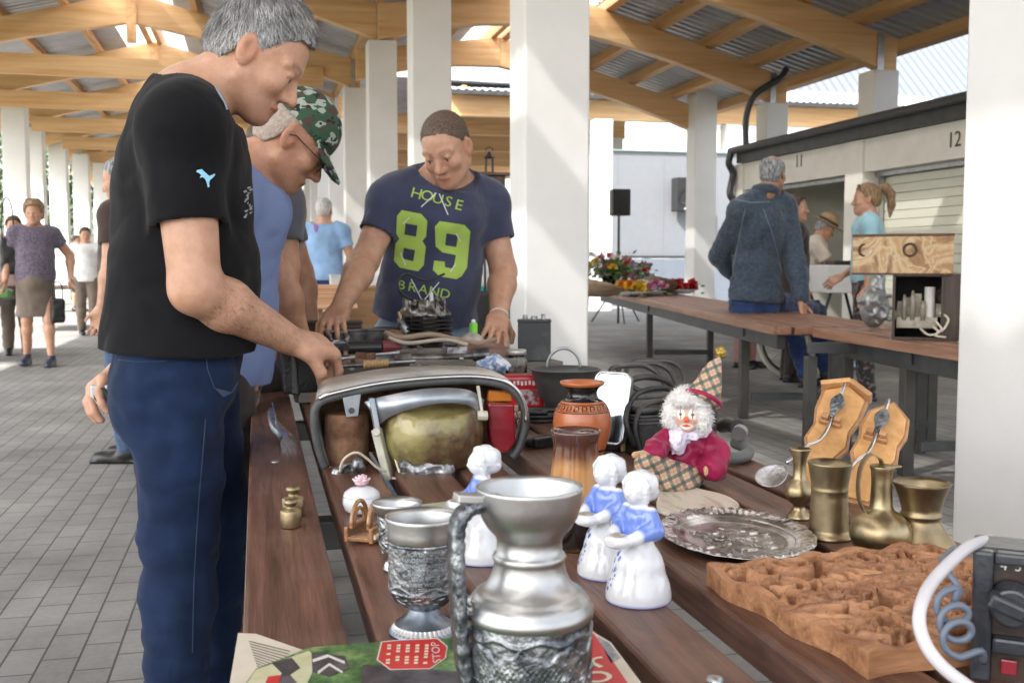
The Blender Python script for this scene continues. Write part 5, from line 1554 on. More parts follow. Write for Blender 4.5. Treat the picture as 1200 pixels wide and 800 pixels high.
grid_lathe(jr, 0, .086, 110, 420, jug_relief, "relief_body", PEWTER_D, jug)
m = MB(); m.lathe([(0, .0005), (.050, .0005)], n=64); m.build("base", PEWTER, jug); m = MB()
m.lathe([(.0505, .0855), (.0525, .088), (.0528, .093), (.0505, .096), (.0495, .099), (.0470, .1025), (.0445, .104), (.0440, .106), (.0405, .1075), (.0345, .113), (.0305, .121), (.0285, .129), (.0290, .1315), (.0302, .134), (.0290, .1365), (.0270, .138), (.0265, .147), (.0275, .151),
         (.0340, .158), (.0395, .167), (.0425, .178), (.0432, .188), (.0437, .1905), (.0427, .191), (.0412, .187), (.0385, .172), (.033, .162), (.025, .154), (.022, .150), (.022, .12), (0, .10)], n=72)
m.build("neck_and_bowl", PEWTER, jug, smooth=True)
hx = Vector((-_r.x, -_r.y, 0)) * .93 + Vector((-_f.x, -_f.y, 0)) * .36; hx.normalize(); hy = Vector((-hx.y, hx.x, 0))
def jl(a, z): return hx * a + Vector((0, 0, z))
path = spline([jl(.038, .178), jl(.050, .177), jl(.060, .166), jl(.062, .145), jl(.061, .115), jl(.0595, .085), jl(.057, .055), jl(.053, .035)], 8)
m = MB(); n_ = len(path); vs = []; fs = []
for i, p in enumerate(path):
    t = (path[min(i + 1, n_ - 1)] - path[max(i - 1, 0)]).normalized(); o = hy.cross(t).normalized()
    w = .0085 + .004 * math.sin(i / n_ * 3.1); h_ = .0042 + .0004 * math.sin(i * 1.7)
    for (u, v_) in ((-w, -h_), (-w * .55, h_ * 1.1), (0, h_ * 1.6 + .0006 * math.sin(i * 2.3)), (w * .55, h_ * 1.1), (w, -h_)): vs.append(p + hy * u + o * v_)
for i in range(n_ - 1):
    for k in range(5): fs.append((i * 5 + k, i * 5 + (k + 1) % 5, (i + 1) * 5 + (k + 1) % 5, (i + 1) * 5 + k))
m.add(vs, fs + [tuple(range(5)), tuple(range(n_ * 5 - 5, n_ * 5))]); m.build("handle", PEWTER_D, jug, smooth=True)
m = MB(); m.box(jl(.043, .1840), (.040, .016, .007), Matrix((hx, hy, Vector((0, 0, 1)))).transposed() @ Matrix.Rotation(-.12, 3, 'Y')); m.build("thumb_lever", PEWTER, jug, bevel=.0015)
m = MB(); m.tube([jl(.050, .10), jl(.0535, .103), jl(.051, .107)], .003, 8); m.lathe([(0, .0), (.003, .002), (.002, .006), (0, .008)], jl(.054, .090), 10); m.build("knob", PEWTER, jug, smooth=True)

def wrap_text(lines, size, r, z, ang, name, m, parent, depth=.0008, spacing=1.0):
    """lettering bent round a wall of radius r (or r(z))"""
    for k, s in enumerate(lines):
        me = text_mesh(s, size, depth, spacing, size * .5)
        z0 = z - k * size * 1.12
        for v in me.vertices:
            rr = (r(z0 + v.co.y) if callable(r) else r) + v.co.z + depth * .2
            th = ang + v.co.x / rr
            v.co = (rr * math.cos(th), rr * math.sin(th), z0 + v.co.y)
        link(name, me, m, parent)
jug.scale = (1.065, 1.065, 1.085)
# ---- large goblet with lettering
G0 = on(497, 741)
gob = thing("pewter_goblet", "pewter goblet with rows of raised lettering and beaded foot", "goblet", G0)
ag = math.atan2(-G0.y, -G0.x)
def gr(z): return np.interp(z, [.026, .031, .038, .046, .060, .080, .098], [.014, .0225, .0315, .0350, .0362, .0360, .0365])
def gob_relief(T, Z):
    T = T - ag
    h = .0009 * np.exp(-((Z - (.052 + .003 * np.sin(T * 6))) / .0012) ** 2) + .0011 * np.exp(-((Z - .0475) / .001) ** 2) + .0012 * np.exp(-((Z - .0965) / .0015) ** 2)
    low = (Z < .046) & (Z > .028)
    h += low * .0012 * np.clip(np.sin(T * 12 + 3 * np.sin(Z * 500)) * np.cos(Z * 520 + T * 5), 0, 1)
    h += (Z > .088) * (Z < .096) * .0010 * np.clip(np.sin(T * 20) * np.cos((Z - .092) * 500), 0, 1)
    return h
grid_lathe(gr, .026, .098, 90, 300, gob_relief, "relief_bowl", PEWTER_D, gob)
m = MB(); m.lathe([(.0355, .0975), (.0370, .0990), (.0365, .106), (.0385, .118), (.0392, .1215), (.0384, .122), (.036, .115), (.034, .104), (.033, .06), (.02, .035), (0, .032)], n=64)
m.build("rim", PEWTER, gob, smooth=True)
m = MB(); m.lathe([(0, .001), (.036, .001), (.0362, .004), (.0335, .0065)], n=64)
m.lathe([(.0300, .010), (.024, .013), (.0175, .019), (.0140, .0265)], n=64); m.build("foot", mat("brushed_grey_pewter", (.20, .23, .27), .38, .9, var=.15, vs=20, stretch=(1, 1, .2)), gob, smooth=True)
def foot_bead(T, Z): return .0016 * np.abs(np.sin(T * 20)) ** .6
grid_lathe(lambda z: np.interp(z, [.0055, .0105], [.0330, .0290]), .0055, .0110, 6, 240, foot_bead, "beaded_ring", PEWTER, gob)
wrap_text(["VOR DEM TORE", "LINDENBAUM ICH", "SEINEM SCHATTEN", "SÜSSEN TRAUM", "SEINE RINDE", "LIEBE WORT", "ZU IHM MICH", "IMMER FORT"], .0054, lambda z: float(gr(z)) + .0002, .0905, ag + .05, "lettering", mat("bright_pewter", (.50, .52, .54), .3, .9, var=.1), gob, .0007, .95)
gob.scale = (1.05, 1.05, 1.06)
# ---- small goblet
S0 = on(466, 668)
sg = thing("pewter_goblet", "smaller plain rimmed pewter goblet standing behind the lettered goblet", "goblet", S0)
m = MB(); m.lathe([(0, .001), (.018, .001), (.0185, .004), (.0150, .007)], n=48); m.lathe([(.0140, .012), (.0095, .019), (.0105, .0225), (.0205, .026)], n=48)
m.lathe([(.0245, .0725), (.0285, .078), (.0318, .087), (.0326, .0905), (.0318, .091), (.028, .085), (.024, .07), (.02, .03), (0, .028)], n=48); m.build("rim_and_stem", PEWTER, sg, smooth=True)
grid_lathe(lambda z: np.interp(z, [.026, .04, .06, .0735], [.0205, .0235, .0245, .0248]), .026, .0735, 50, 200, lambda T, Z: .0012 * np.clip(np.sin(T * 9 + 4 * np.sin(Z * 180)) * np.cos(Z * 260), 0, 1), "relief_bowl", PEWTER_D, sg)
grid_lathe(lambda z: np.interp(z, [.0065, .0125], [.0165, .0140]), .0065, .0125, 6, 160, lambda T, Z: .0012 * np.abs(np.sin(T * 11)), "beaded_ring", PEWTER, sg)

# ---- porcelain girls with baskets
def porcelain_girl(name, label, loc, rz):
    t = thing(name, label, "figurine", loc, rz, "porcelain girls in blue bodices")
    h = .0014
    f = Field((-.062, -.05, -.002), (.05, .05, .165), h)
    # facing +x
    f.chain([(0, 0, .0), (0, 0, .010), (0, 0, .040), (.001, 0, .074)], [.0385, .0380, .0300, .0165], .004)
    f.ell((.002, 0, .082), (.015, .0165, .016), None, .006)
    f.ell((.001, 0, .098), (.0165, .0185, .018), None, .008)
    f.cap((0, 0, .108), (0, 0, .118), .008, .0085, .006)
    for s in (1, -1):
        f.chain([(0, .018 * s, .106), (.002, .0265 * s, .088), (.026, .016 * s, .080)], [.0088, .0105, .0078], .005)
    f.ell((.036, 0, .077), (.0165, .0175, .0095), None, .003)
    f.ell((.037, 0, .088), (.0110, .0120, .0060), None, .003, 's')
    f.ell((.0015, 0, .1335), (.0175, .0165, .0185), None, .004)
    f.ell((.011, 0, .1290), (.0085, .0100, .0110), None, .006)
    f.ell((.0195, 0, .1290), (.0028, .0022, .0026), None, .003)
    for s in (1, -1): f.ell((.0188, .0062 * s, .1335), (.0022, .0026, .0016), None, .002, 's')
    f.ell((-.004, 0, .138), (.0200, .0200, .0175), None, .0015)
    f.ell((-.013, 0, .1275), (.0130, .0165, .0110), None, .005)
    f.chain([(.0065 - .006 * (math.sin(a) < -.2) * abs(math.sin(a)), .0175 * math.cos(a), .1325 + .0185 * math.sin(a)) for a in np.linspace(0, 6.283, 19)], .0034, .002)
    f.noise(.0010, 150, seed=6, where=lambda x, y, z: 1.0 * (z > .128) + .25)
    f.cut((0, 0, 0), (0, 0, -1))
    def col(v):
        c = np.ones((len(v), 3)); x, y, z = v.T
        blue = np.clip((z - .0755) / .003, 0, 1) * np.clip((.113 - z) / .003, 0, 1) * np.clip((.024 - x) / .004, 0, 1)
        c = c * (1 - blue[:, None]) + np.array((.22, .34, .86)) * blue[:, None]
        rim = np.clip((.0045 - z) / .003, 0, 1)[:, None] * .8; c = c * (1 - rim) + np.array((.28, .36, .80)) * rim
        # a spray of painted flowers on the skirt
        R = random.Random(4); th = np.arctan2(y, x); rr = .03
        for k in range(46):
            a0 = R.uniform(-.95, .15) - .45; z0 = .012 + .050 * R.random(); a0 += (z0 - .03) * 6
            rad = R.uniform(.0016, .0034)
            d = np.hypot((((th - a0 + np.pi) % (2 * np.pi)) - np.pi) * rr, z - z0)
            m_ = np.clip((rad - d) / .0006, 0, 1)[:, None] * (z < .072)[:, None]
            c = c * (1 - m_) + np.array((.10, .17, .62) if k % 3 else (.30, .40, .80)) * m_
        ins = (np.hypot(x - .036, y) < .010) & (z > .076) & (z < .088)
        c[ins] = (.60, .50, .30)
        return c
    f.build("figure", PORC_T, t, False, 1, color=col)
    return t
gl = porcelain_girl("porcelain_figurine", "porcelain girl in blue bodice with basket, nearest one beside the silver tray", on(748, 702), math.radians(208))
g2 = dup(gl, on(712, 672), math.radians(205), "porcelain girl in blue bodice standing just behind her twin by the brown vase")
g3 = dup(gl, on(566, 655), math.radians(188), "porcelain girl in blue bodice half hidden behind the pewter jug")
wb = thing("porcelain_bowl", "small white porcelain bowl upside down behind the pewter jug rim", "bowl", on(600, 600))
m = MB(); m.lathe([(.030, 0), (.031, .004), (.026, .022), (.016, .032), (.012, .034), (.011, .037), (0, .0375)], n=40); m.build("bowl", PORC, wb, smooth=True)
wb.location.z = .715; wb.scale = (1.05, 1.05, 1)
bk = thing("thin_book", "thin pale green booklet lying behind the goblets", "booklet", on(540, 612), .25)
MB().box((0, 0, .008), (.12, .16, .016)).build("cover", mat("pale_green_card", (.34, .36, .24), .7, var=.15, vs=20), bk, bevel=.002)

# ---- vases
def zramp(name, stops, rough=.15, noise=.012, nscale=30, coat=.4, axis=2, stretchz=.25):
    """glaze whose colour follows the height, the borders broken up by runs"""
    m, nt, N, L, P = _nodes(name)
    tc = N.new("ShaderNodeTexCoord"); sp = N.new("ShaderNodeSeparateXYZ"); L.new(tc.outputs["Object"], sp.inputs[0])
    mp = N.new("ShaderNodeMapping"); mp.inputs["Scale"].default_value = (1, 1, stretchz); L.new(tc.outputs["Object"], mp.inputs[0])
    nz = N.new("ShaderNodeTexNoise"); nz.inputs["Scale"].default_value = nscale; nz.inputs["Detail"].default_value = 5; L.new(mp.outputs[0], nz.inputs["Vector"])
    ma = N.new("ShaderNodeMath"); ma.operation = 'MULTIPLY_ADD'; ma.inputs[1].default_value = noise * 2; L.new(nz.outputs["Fac"], ma.inputs[0])
    sb = N.new("ShaderNodeMath"); sb.operation = 'SUBTRACT'; sb.inputs[1].default_value = noise; L.new(sp.outputs[axis], sb.inputs[0]); L.new(sb.outputs[0], ma.inputs[2])
    top = stops[-1][0]; mr = N.new("ShaderNodeMapRange"); mr.inputs[2].default_value = top; L.new(ma.outputs[0], mr.inputs[0])
    cr = N.new("ShaderNodeValToRGB"); L.new(mr.outputs[0], cr.inputs[0])
    for i, (z, c) in enumerate(stops):
        e = cr.color_ramp.elements[i] if i < 2 else cr.color_ramp.elements.new(z / top)
        e.position = z / top; e.color = (*c, 1)
    L.new(cr.outputs[0], P.inputs["Base Color"]); P.inputs["Roughness"].default_value = rough; P.inputs["Coat Weight"].default_value = coat
    return m
va = thing("glazed_vase", "tall vase with dripping tan and dark brown glaze", "vase", on(674, 640))
DRIP = zramp("drip_glaze", [(0, (.10, .06, .03)), (.006, (.012, .007, .006)), (.050, (.016, .009, .007)), (.066, (.34, .17, .06)), (.085, (.50, .27, .10)), (.115, (.46, .22, .075)), (.132, (.13, .045, .02)), (.150, (.06, .022, .016)), (.17, (.10, .045, .03))], noise=.013, nscale=45)
m = MB(); m.lathe([(0, .0005), (.0365, .0005), (.0378, .004), (.0385, .015), (.0395, .05), (.0375, .09), (.0325, .125), (.0312, .142), (.0325, .155), (.0348, .162), (.0350, .165), (.0335, .166), (.029, .158), (.027, .14), (.030, .1), (0, .09)], n=56)
m.build("vase", DRIP, va, smooth=True)
gv = thing("greek_vase", "round terracotta vase with black neck and meander band", "vase", on(682, 545))
TERRA = mat("terracotta_glaze", (.44, .13, .045), .30, var=.10, vs=12, coat=.25)
TBLACK = mat("black_slip", (.010, .009, .010), .18, var=.1, coat=.3)
m = MB(); m.lathe([(0, .001), (.030, .001), (.033, .006), (.045, .030), (.0545, .060), (.0575, .085), (.0550, .105), (.0480, .120), (.0400, .1285)], n=64); m.build("body", TERRA, gv, smooth=True)
m = MB(); m.lathe([(.0402, .1283), (.0325, .1325), (.0292, .139), (.0290, .146), (.0325, .153), (.0390, .158)], n=64); m.build("neck", TBLACK, gv, smooth=True)
m = MB(); m.lathe([(.0388, .1578), (.0425, .1605), (.0440, .1635), (.0432, .166), (.040, .1645), (.031, .154), (.026, .14), (0, .13)], n=64); m.build("rim", TERRA, gv, smooth=True)
def gvr(z): return float(np.interp(z, [.085, .105, .120, .1285], [.0575, .0550, .0480, .0400]))
m = MB()
def patch(t0, t1, z0, z1, off=.0005):
    nn = max(2, int(abs(t1 - t0) / .08) + 1); vs = []; fs = []
    for i in range(nn + 1):
        t = t0 + (t1 - t0) * i / nn
        for z in (z0, (z0 + z1) / 2, z1):
            r = gvr(z) + off; vs.append((r * math.cos(t), r * math.sin(t), z))
    for i in range(nn):
        for k in (0, 1): fs.append((i * 3 + k, i * 3 + 3 + k, i * 3 + 4 + k, i * 3 + 1 + k))
    m.add(vs, fs)
patch(0, 2 * math.pi, .1085, .1100); patch(0, 2 * math.pi, .1235, .1250)
N_ = 20
for k in range(N_):
    a = 2 * math.pi * k / N_; u = 2 * math.pi / N_
    patch(a, a + u * .86, .1118, .1128); patch(a, a + u * .14, .1118, .1220); patch(a, a + u * .66, .1210, .1220); patch(a + .52 * u, a + u * .66, .1155, .1220); patch(a + .3 * u, a + u * .66, .1150, .1160)
m.build("meander_band", TBLACK, gv, fix=False)
m = MB()
for zz in ((.030, .034), (.040, .0415)):
    pass
m.lathe([(.0462, .0315), (.0480, .0360)], n=64); m.build("lower_band", TBLACK, gv, smooth=True, fix=False)

# ---- silver tray
TC = on(862, 633)
tray = thing("silver_tray", "oval silver tray with scalloped beaded rim and relief picture", "tray", TC, math.radians(-12))
def tray_mesh():
    nr, nt = 110, 360; u = np.linspace(0, 1, nr); th = np.linspace(0, 2 * np.pi, nt, endpoint=False)
    U, T = np.meshgrid(u, th, indexing='ij')
    a, b = .108, .142
    sc = 1 + (.018 * np.abs(np.sin(T * 8)) ** .7) * np.clip((U - .80) / .2, 0, 1)
    x, y = a * U * sc * np.cos(T), b * U * sc * np.sin(T)
    z = np.interp(U, [0, .66, .74, .80, .97, 1], [.004, .004, .007, .011, .0145, .0135])
    z = z + .0016 * np.clip((U - .80) / .03, 0, 1) * np.clip((.99 - U) / .03, 0, 1) * (.6 * np.abs(np.sin(T * 32)) + .8 * np.clip(np.sin(T * 16 + 14 * U), 0, 1))
    z = z + .0012 * np.exp(-((U - .97) / .012) ** 2) * (1 + np.sin(T * 48)) + .0009 * np.exp(-((U - .76) / .01) ** 2)
    rr = random.Random(3); h = np.zeros(U.shape)
    for k in range(70):
        ang = rr.uniform(0, 6.28); r0 = rr.uniform(0, .058) ; cx, cy = r0 * math.cos(ang), 1.25 * r0 * math.sin(ang)
        a2 = rr.uniform(0, 6.28); L_ = rr.uniform(.008, .028); bend = rr.uniform(-.01, .01)
        pts = [(cx, cy), (cx + math.cos(a2) * L_ / 2 - math.sin(a2) * bend, cy + math.sin(a2) * L_ / 2 + math.cos(a2) * bend), (cx + math.cos(a2) * L_, cy + math.sin(a2) * L_)]
        w = rr.uniform(.0018, .0048)
        d = seg_d(x, y, 1.0, pts); h = np.maximum(h, .0019 * np.clip(1 - (d / w) ** 2, 0, 1))
    z = z + h * (U < .66)
    v = np.stack([x, y, z], -1)
    v2 = v.copy(); v2[..., 2] -= .0014
    V_ = np.concatenate([v.reshape(-1, 3), v2.reshape(-1, 3)])
    i = np.arange(nr - 1)[:, None] * nt; j = np.arange(nt)[None, :]
    q = np.stack([i + j, i + nt + j, i + nt + (j + 1) % nt, i + (j + 1) % nt], -1).reshape(-1, 4)
    n0 = nr * nt; e = (nr - 1) * nt; jj = np.arange(nt)
    rim = np.stack([e + jj, n0 + e + jj, n0 + e + (jj + 1) % nt, e + (jj + 1) % nt], -1)
    return mesh_from("tray", V_, np.concatenate([q, q[:, ::-1] + n0, rim]))
link("tray", tray_mesh(), mat("tarnished_silver", (.34, .34, .345), .25, 1.0, col2=(.66, .66, .67), vs=35, rvar=.08, thr=(.4, .6)), tray)

# ---- carved wooden panel
cp0 = Vector((.715, 1.065, TZ0))
carv = thing("carved_panel", "thick light wooden panel carved with scrolls and leaves", "wood carving", cp0, math.radians(7))
def carve():
    W_, H_ = .335, .315; nx, ny = 300, 280
    X, Y = np.meshgrid(np.linspace(-W_ / 2, W_ / 2, nx), np.linspace(-H_ / 2, H_ / 2, ny), indexing='ij')
    rr = random.Random(12); h = np.full(X.shape, .007)
    def stroke(pts, w, hh, groove=True):
        nonlocal h
        d = seg_d(X, Y, 1.0, pts)
        b = .010 + hh * 1.45 * np.clip(1 - (d / w) ** 2, 0, 1) ** .24
        if groove: b = b - .0026 * (np.abs(np.sin(d / w * 5)) < .35) * (d < w)
        h = np.where((d < w) & (b > h - .004), np.maximum(b, h * .0 + b), h)
    def spiral(cx, cy, r0, turns, a0, dirn, w):
        pts = []
        for i in range(int(26 * turns)):
            t = i / 26; r = r0 * (1 - t / turns) ** .8 + .004; a = a0 + dirn * t * 2 * math.pi; pts.append((cx + r * math.cos(a), cy + r * math.sin(a)))
        return pts
    for gx in range(5):
        for gy in range(5):
            cx, cy = -.132 + gx * .066 + rr.uniform(-.010, .010), -.122 + gy * .061 + rr.uniform(-.008, .008)
            dn = 1 if (gx + gy) % 2 else -1; a0 = rr.uniform(0, 6.28)
            if (gx + gy) % 3 != 1: stroke(spiral(cx, cy, rr.uniform(.024, .031), rr.uniform(1.1, 1.5), a0, dn, 0), rr.uniform(.0048, .0066), .0145)
            else:
                for q in range(5):
                    a = a0 + (q - 2) * .42; L_ = .040 - abs(q - 2) * .006
                    stroke([(cx - .014 * math.cos(a0), cy - .014 * math.sin(a0)), (cx + L_ * .5 * math.cos(a), cy + L_ * .5 * math.sin(a)), (cx + L_ * math.cos(a + .35), cy + L_ * math.sin(a + .35))], .0055, .0125)
    for k in range(20):
        cx, cy = rr.uniform(-.13, .12), rr.uniform(-.12, .11); a = rr.uniform(0, 6.28); pts = []
        for i in range(9): pts.append((cx + .011 * i * math.cos(a + .9 * math.sin(i * .8)), cy + .011 * i * math.sin(a + .9 * math.sin(i * .8))))
        stroke(pts, .0042, .0155)
    for (cx, cy, r) in ((-.075, .075, .014), (.03, .06, .012), (-.06, -.05, .015), (.07, .03, .010), (.03, -.06, .014), (.10, -.07, .011), (-.14, .06, .010), (.135, .115, .010)):
        d = np.hypot((X - cx), (Y - cy) * 1.3); h = np.minimum(h, .004 + np.clip((d - r) / .005, 0, 1) * .04)
    ed = np.minimum(np.minimum(X + W_ / 2, W_ / 2 - X), np.minimum(Y + H_ / 2, H_ / 2 - Y))
    edge = (.026 + .003 * np.sin(X * 90) * np.cos(Y * 60)); wgt = np.clip((.020 - ed) / .008, 0, 1); h = h * (1 - wgt) + edge * wgt
    Pn = np.stack([X.ravel() * 55, Y.ravel() * 55, 0 * X.ravel()], 1); h = h + .0011 * vnoise(Pn, 8).reshape(X.shape) + .0006 * vnoise(Pn * 2.7, 9).reshape(X.shape)
    wob = .0045
    Xs = X + wob * np.sin(Y * 50) * np.clip((.03 - ed) / .03, 0, 1); Ys = Y + wob * np.sin(X * 42 + 1) * np.clip((.03 - ed) / .03, 0, 1)
    v = np.stack([Xs, Ys, h], -1).reshape(-1, 3); b = v.copy(); b[:, 2] = 0.0005
    V_ = np.concatenate([v, b]); n0 = nx * ny
    I, J_ = np.meshgrid(np.arange(nx - 1), np.arange(ny - 1), indexing='ij'); k = (I * ny + J_).ravel()
    q = np.stack([k, k + ny, k + ny + 1, k + 1], 1)
    br = np.concatenate([np.arange(ny), np.arange(nx) * ny + ny - 1, np.arange(ny)[::-1] + (nx - 1) * ny, np.arange(nx)[::-1] * ny])
    s = np.stack([br, np.roll(br, -1), np.roll(br, -1) + n0, br + n0], 1); s = s[br != np.roll(br, -1)]
    return mesh_from("panel", V_, np.concatenate([q, s]))
CARVEW = wood_mat("carved_wood", (.20, .078, .032), (.50, .255, .125), axis=0, rough=.6, scale=2.2, bump=.6)
cpm = link("panel", carve(), CARVEW, carv); cpm.data.set_sharp_from_angle(angle=math.radians(50))

# ---- brass
def lathe_thing(name, label, cat, loc, prof, m, part="body", n=48, group=None):
    t = thing(name, label, cat, loc, 0, group); k = MB(); k.lathe(prof, n=n); k.build(part, m, t, smooth=True); return t
lathe_thing("brass_vase", "small slim brass vase with round belly, leftmost of the brass group", "vase", on(936, 607),
    [(0, .0005), (.0195, .0005), (.0198, .003), (.0175, .006), (.011, .013), (.0088, .019), (.0100, .0225), (.0165, .027), (.0215, .036), (.0222, .043), (.0195, .052), (.0130, .060), (.0098, .067), (.0096, .085), (.0115, .097), (.0165, .108), (.0172, .110), (.016, .1105), (.0105, .098), (.008, .08), (0, .07)], BRASS)
mg = lathe_thing("brass_mug", "waisted dark brass mug on a flared foot", "mug", on(971, 629),
    [(0, .0005), (.0345, .0005), (.0350, .003), (.0325, .0065), (.0290, .010), (.0285, .014), (.0275, .03), (.0262, .060), (.0258, .069), (.0268, .0705), (.0258, .0725), (.0262, .078), (.0285, .092), (.0312, .108), (.0316, .1105), (.0302, .111), (.027, .095), (.0245, .07), (.025, .02), (0, .015)], BRASS_D)
bj = lathe_thing("brass_jug", "long necked brass jug with round belly and high loop handle", "jug", on(1031, 651),
    [(0, .0005), (.020, .0005), (.024, .003), (.0345, .012), (.0405, .026), (.0410, .036), (.0370, .048), (.0270, .058), (.0175, .064), (.0148, .070), (.0142, .085), (.0136, .105), (.0146, .118), (.0165, .123), (.0160, .1245), (.0125, .120), (.0115, .09), (0, .075)], BRASS)
cr_ = Vector((_r.x, _r.y, 0)); ca_ = Vector((_f.x, _f.y, 0)).normalized()
pth = spline([cr_ * -.022 + Vector((0, 0, .060)), cr_ * -.031 + Vector((0, 0, .082)), cr_ * -.030 + Vector((0, 0, .118)), cr_ * -.018 + Vector((0, 0, .139)), cr_ * -.004 + Vector((0, 0, .134)), cr_ * .004 + ca_ * .012 + Vector((0, 0, .1225))], 8)
k = MB(); vs = []; fs = []
for i, p in enumerate(pth):
    t = (pth[min(i + 1, len(pth) - 1)] - pth[max(i - 1, 0)]).normalized(); o = ca_.cross(t).normalized()
    for u, w in ((-.0065, -.0011), (.0065, -.0011), (.0065, .0011), (-.0065, .0011)): vs.append(p + ca_ * u + o * w)
for i in range(len(pth) - 1):
    for q in range(4): fs.append((i * 4 + q, i * 4 + (q + 1) % 4, i * 4 + 4 + (q + 1) % 4, i * 4 + 4 + q))
k.add(vs, fs + [(0, 1, 2, 3), tuple(range(len(vs) - 4, len(vs)))]); k.build("handle", BRASS, bj, smooth=False)
k = MB(); k.prism([(0, .012), (.026, .003), (.026, -.003), (0, -.012)], .1215, .1245, (Vector((0, 0, 0)), cr_, ca_, Vector((0, 0, 1)))); k.build("spout", BRASS, bj, bevel=.001)
lathe_thing("brass_vase", "wide mouthed brass vase with collar ring, rightmost of the brass group", "vase", on(1078, 648),
    [(0, .0005), (.052, .0005), (.0535, .003), (.050, .010), (.0400, .024), (.0305, .037), (.0262, .046), (.0252, .050), (.0275, .0525), (.0278, .0555), (.0255, .058), (.0262, .064), (.0300, .078), (.0362, .094), (.0385, .098), (.0378, .0995), (.034, .094), (.026, .07), (.023, .05), (0, .03)], BRASS_D, n=56)

# ---- two wooden spoon boards
OAKY = wood_mat("varnished_oak", (.48, .24, .085), (.64, .37, .16), axis=1, rough=.3, scale=2.0, bump=.15, coat=.3)
OAK_D = wood_mat("oak_edge", (.30, .14, .055), (.46, .25, .12), axis=1, rough=.4, scale=2.0)
def spoon_board(name, label, pb, pt_, half, outline, roof, spoon):
    t = thing(name, label, "spoon rack", (pb.x, pb.y, TZ0))
    o = Vector(pb) - Vector((pb.x, pb.y, TZ0)); L_ = Vector(pt_) - Vector(pb); ln = L_.length; y = L_.normalized()
    x0 = cr_ * .95 - ca_ * .30; x = (x0 - y * x0.dot(y)).normalized(); z = x.cross(y); fr = (o, x, y, z)
    pts = [(u * half, v * ln) for u, v in outline]
    k = MB(); k.prism(pts, -.012, 0, fr); k.build("board", OAK_D, t, bevel=.002)
    k = MB(); k.prism([(u * .86, (v - ln * .5) * .94 + ln * .5) for u, v in pts], .0003, .005, fr); k.build("raised_face", OAKY, t, bevel=.002)
    R3 = Matrix((x, y, z)).transposed()
    if roof:
        k = MB(); k.box(o + x * (-half * .52) + y * (ln * .945) + z * .004, (half * 1.25, .010, .030), R3 @ Matrix.Rotation(math.radians(26), 3, 'Z'))
        k.build("roof_moulding", OAKY, t, bevel=.002)
        k = MB(); k.box(o + x * (half * .55) + y * (ln * .945) + z * .004, (half * 1.15, .010, .030), R3 @ Matrix.Rotation(math.radians(-26), 3, 'Z'))
        k.build("roof_moulding", OAK_D, t, bevel=.002)
    k = MB()
    for dx in (-.011, .011): k.box(o + x * (spoon[2] + dx) + y * ln * .60 + z * .014, (.012, .011, .020), R3)
    k.box(o + x * spoon[2] + y * ln * .575 + z * .009, (.040, .008, .012), R3)
    k.build("spoon_holder", OAK_D, t, bevel=.0015)
    sp = thing("ornate_spoon", spoon[0], "spoon", (pb.x, pb.y, TZ0))
    S = lambda u, v, w: o + x * u + y * v + z * w
    a = S(spoon[2], ln * .93, .021); b = S(spoon[2], ln * .45, .019); c = Vector(spoon[1]) - Vector((pb.x, pb.y, TZ0))
    k = MB(); k.tube(spline([a, b, b.lerp(c, .5) + z * .004, c], 8), .0033, 8); k.build("stem", SILVER, sp, smooth=True)
    k = MB(); prof = [(-.004, 0), (-.006, .012), (-.0115, .026), (-.013, .036), (-.009, .046), (-.004, .052), (0, .056), (.004, .052), (.009, .046), (.013, .036), (.0115, .026), (.006, .012), (.004, 0)]
    k.prism(prof, -.002, .002, (S(spoon[2], ln * .60, .022), x, y, z)); k.build("ornate_handle", PEWTER_D, sp, bevel=.0015)
    return t, sp, c, (x, y, z), b
ol1 = [(-.55, .0), (-.75, .12), (-.62, .30), (-.95, .42), (-.80, .56), (-1, .70), (-1, .90), (0, 1.0), (1, .90), (1, .70), (.80, .56), (.95, .42), (.62, .30), (.75, .12), (.55, 0)]
ol2 = [(-.5, 0), (-.78, .12), (-.62, .30), (-.98, .44), (-.86, .58), (-1, .70), (-.86, .86), (-.45, .93), (0, 1.0), (.45, .93), (.86, .86), (1, .70), (.86, .58), (.98, .44), (.62, .30), (.78, .12), (.5, 0)]
def spoon_bowl(sp, base, tip_c, direction, m, wide=.024, ln=.036):
    d = Vector(direction).normalized(); side = (cr_ * 1.0 - d * cr_.dot(d)).normalized(); up = d.cross(side) if d.cross(side).z > 0 else side.cross(d)
    k = MB(); vs = []; fs = []; nu, nw = 10, 28
    for i in range(nu + 1):
        u = i / nu
        for j in range(nw):
            a = 2 * math.pi * j / nw; taper = 1 - .22 * math.cos(a) * 0
            vs.append(Vector(tip_c) + d * (ln * u * math.cos(a)) + side * (wide * u * math.sin(a) * (1 + .18 * math.cos(a))) - up * (.009 * (1 - u * u)))
    for i in range(nu):
        for j in range(nw): fs.append((i * nw + j, i * nw + (j + 1) % nw, i * nw + nw + (j + 1) % nw, i * nw + nw + j))
    k.add(vs, fs); o = k.build("bowl", m, sp, smooth=True, fix=False)
    s_ = o.modifiers.new("thick", 'SOLIDIFY'); s_.thickness = .0015
pb1 = on(946, 572); pt1 = W(996, 450, pb1.y + .10)
t1, sp1, c1_, fr1, b1_ = spoon_board("spoon_board", "oak spoon board with gabled top, left of the pair", pb1, pt1, .043, ol1, True, ("ornate pewter spoon with its bowl drooping left off the gabled board", W(922, 542, pb1.y - .02), -.004))
bc = Vector(W(905, 556, pb1.y - .03)) - Vector(sp1.location); spoon_bowl(sp1, c1_, bc, bc - b1_, mat("etched_silver", (.42, .42, .43), .3, .95, col2=(.68, .68, .69), vs=60, bump=.5, bs=220))
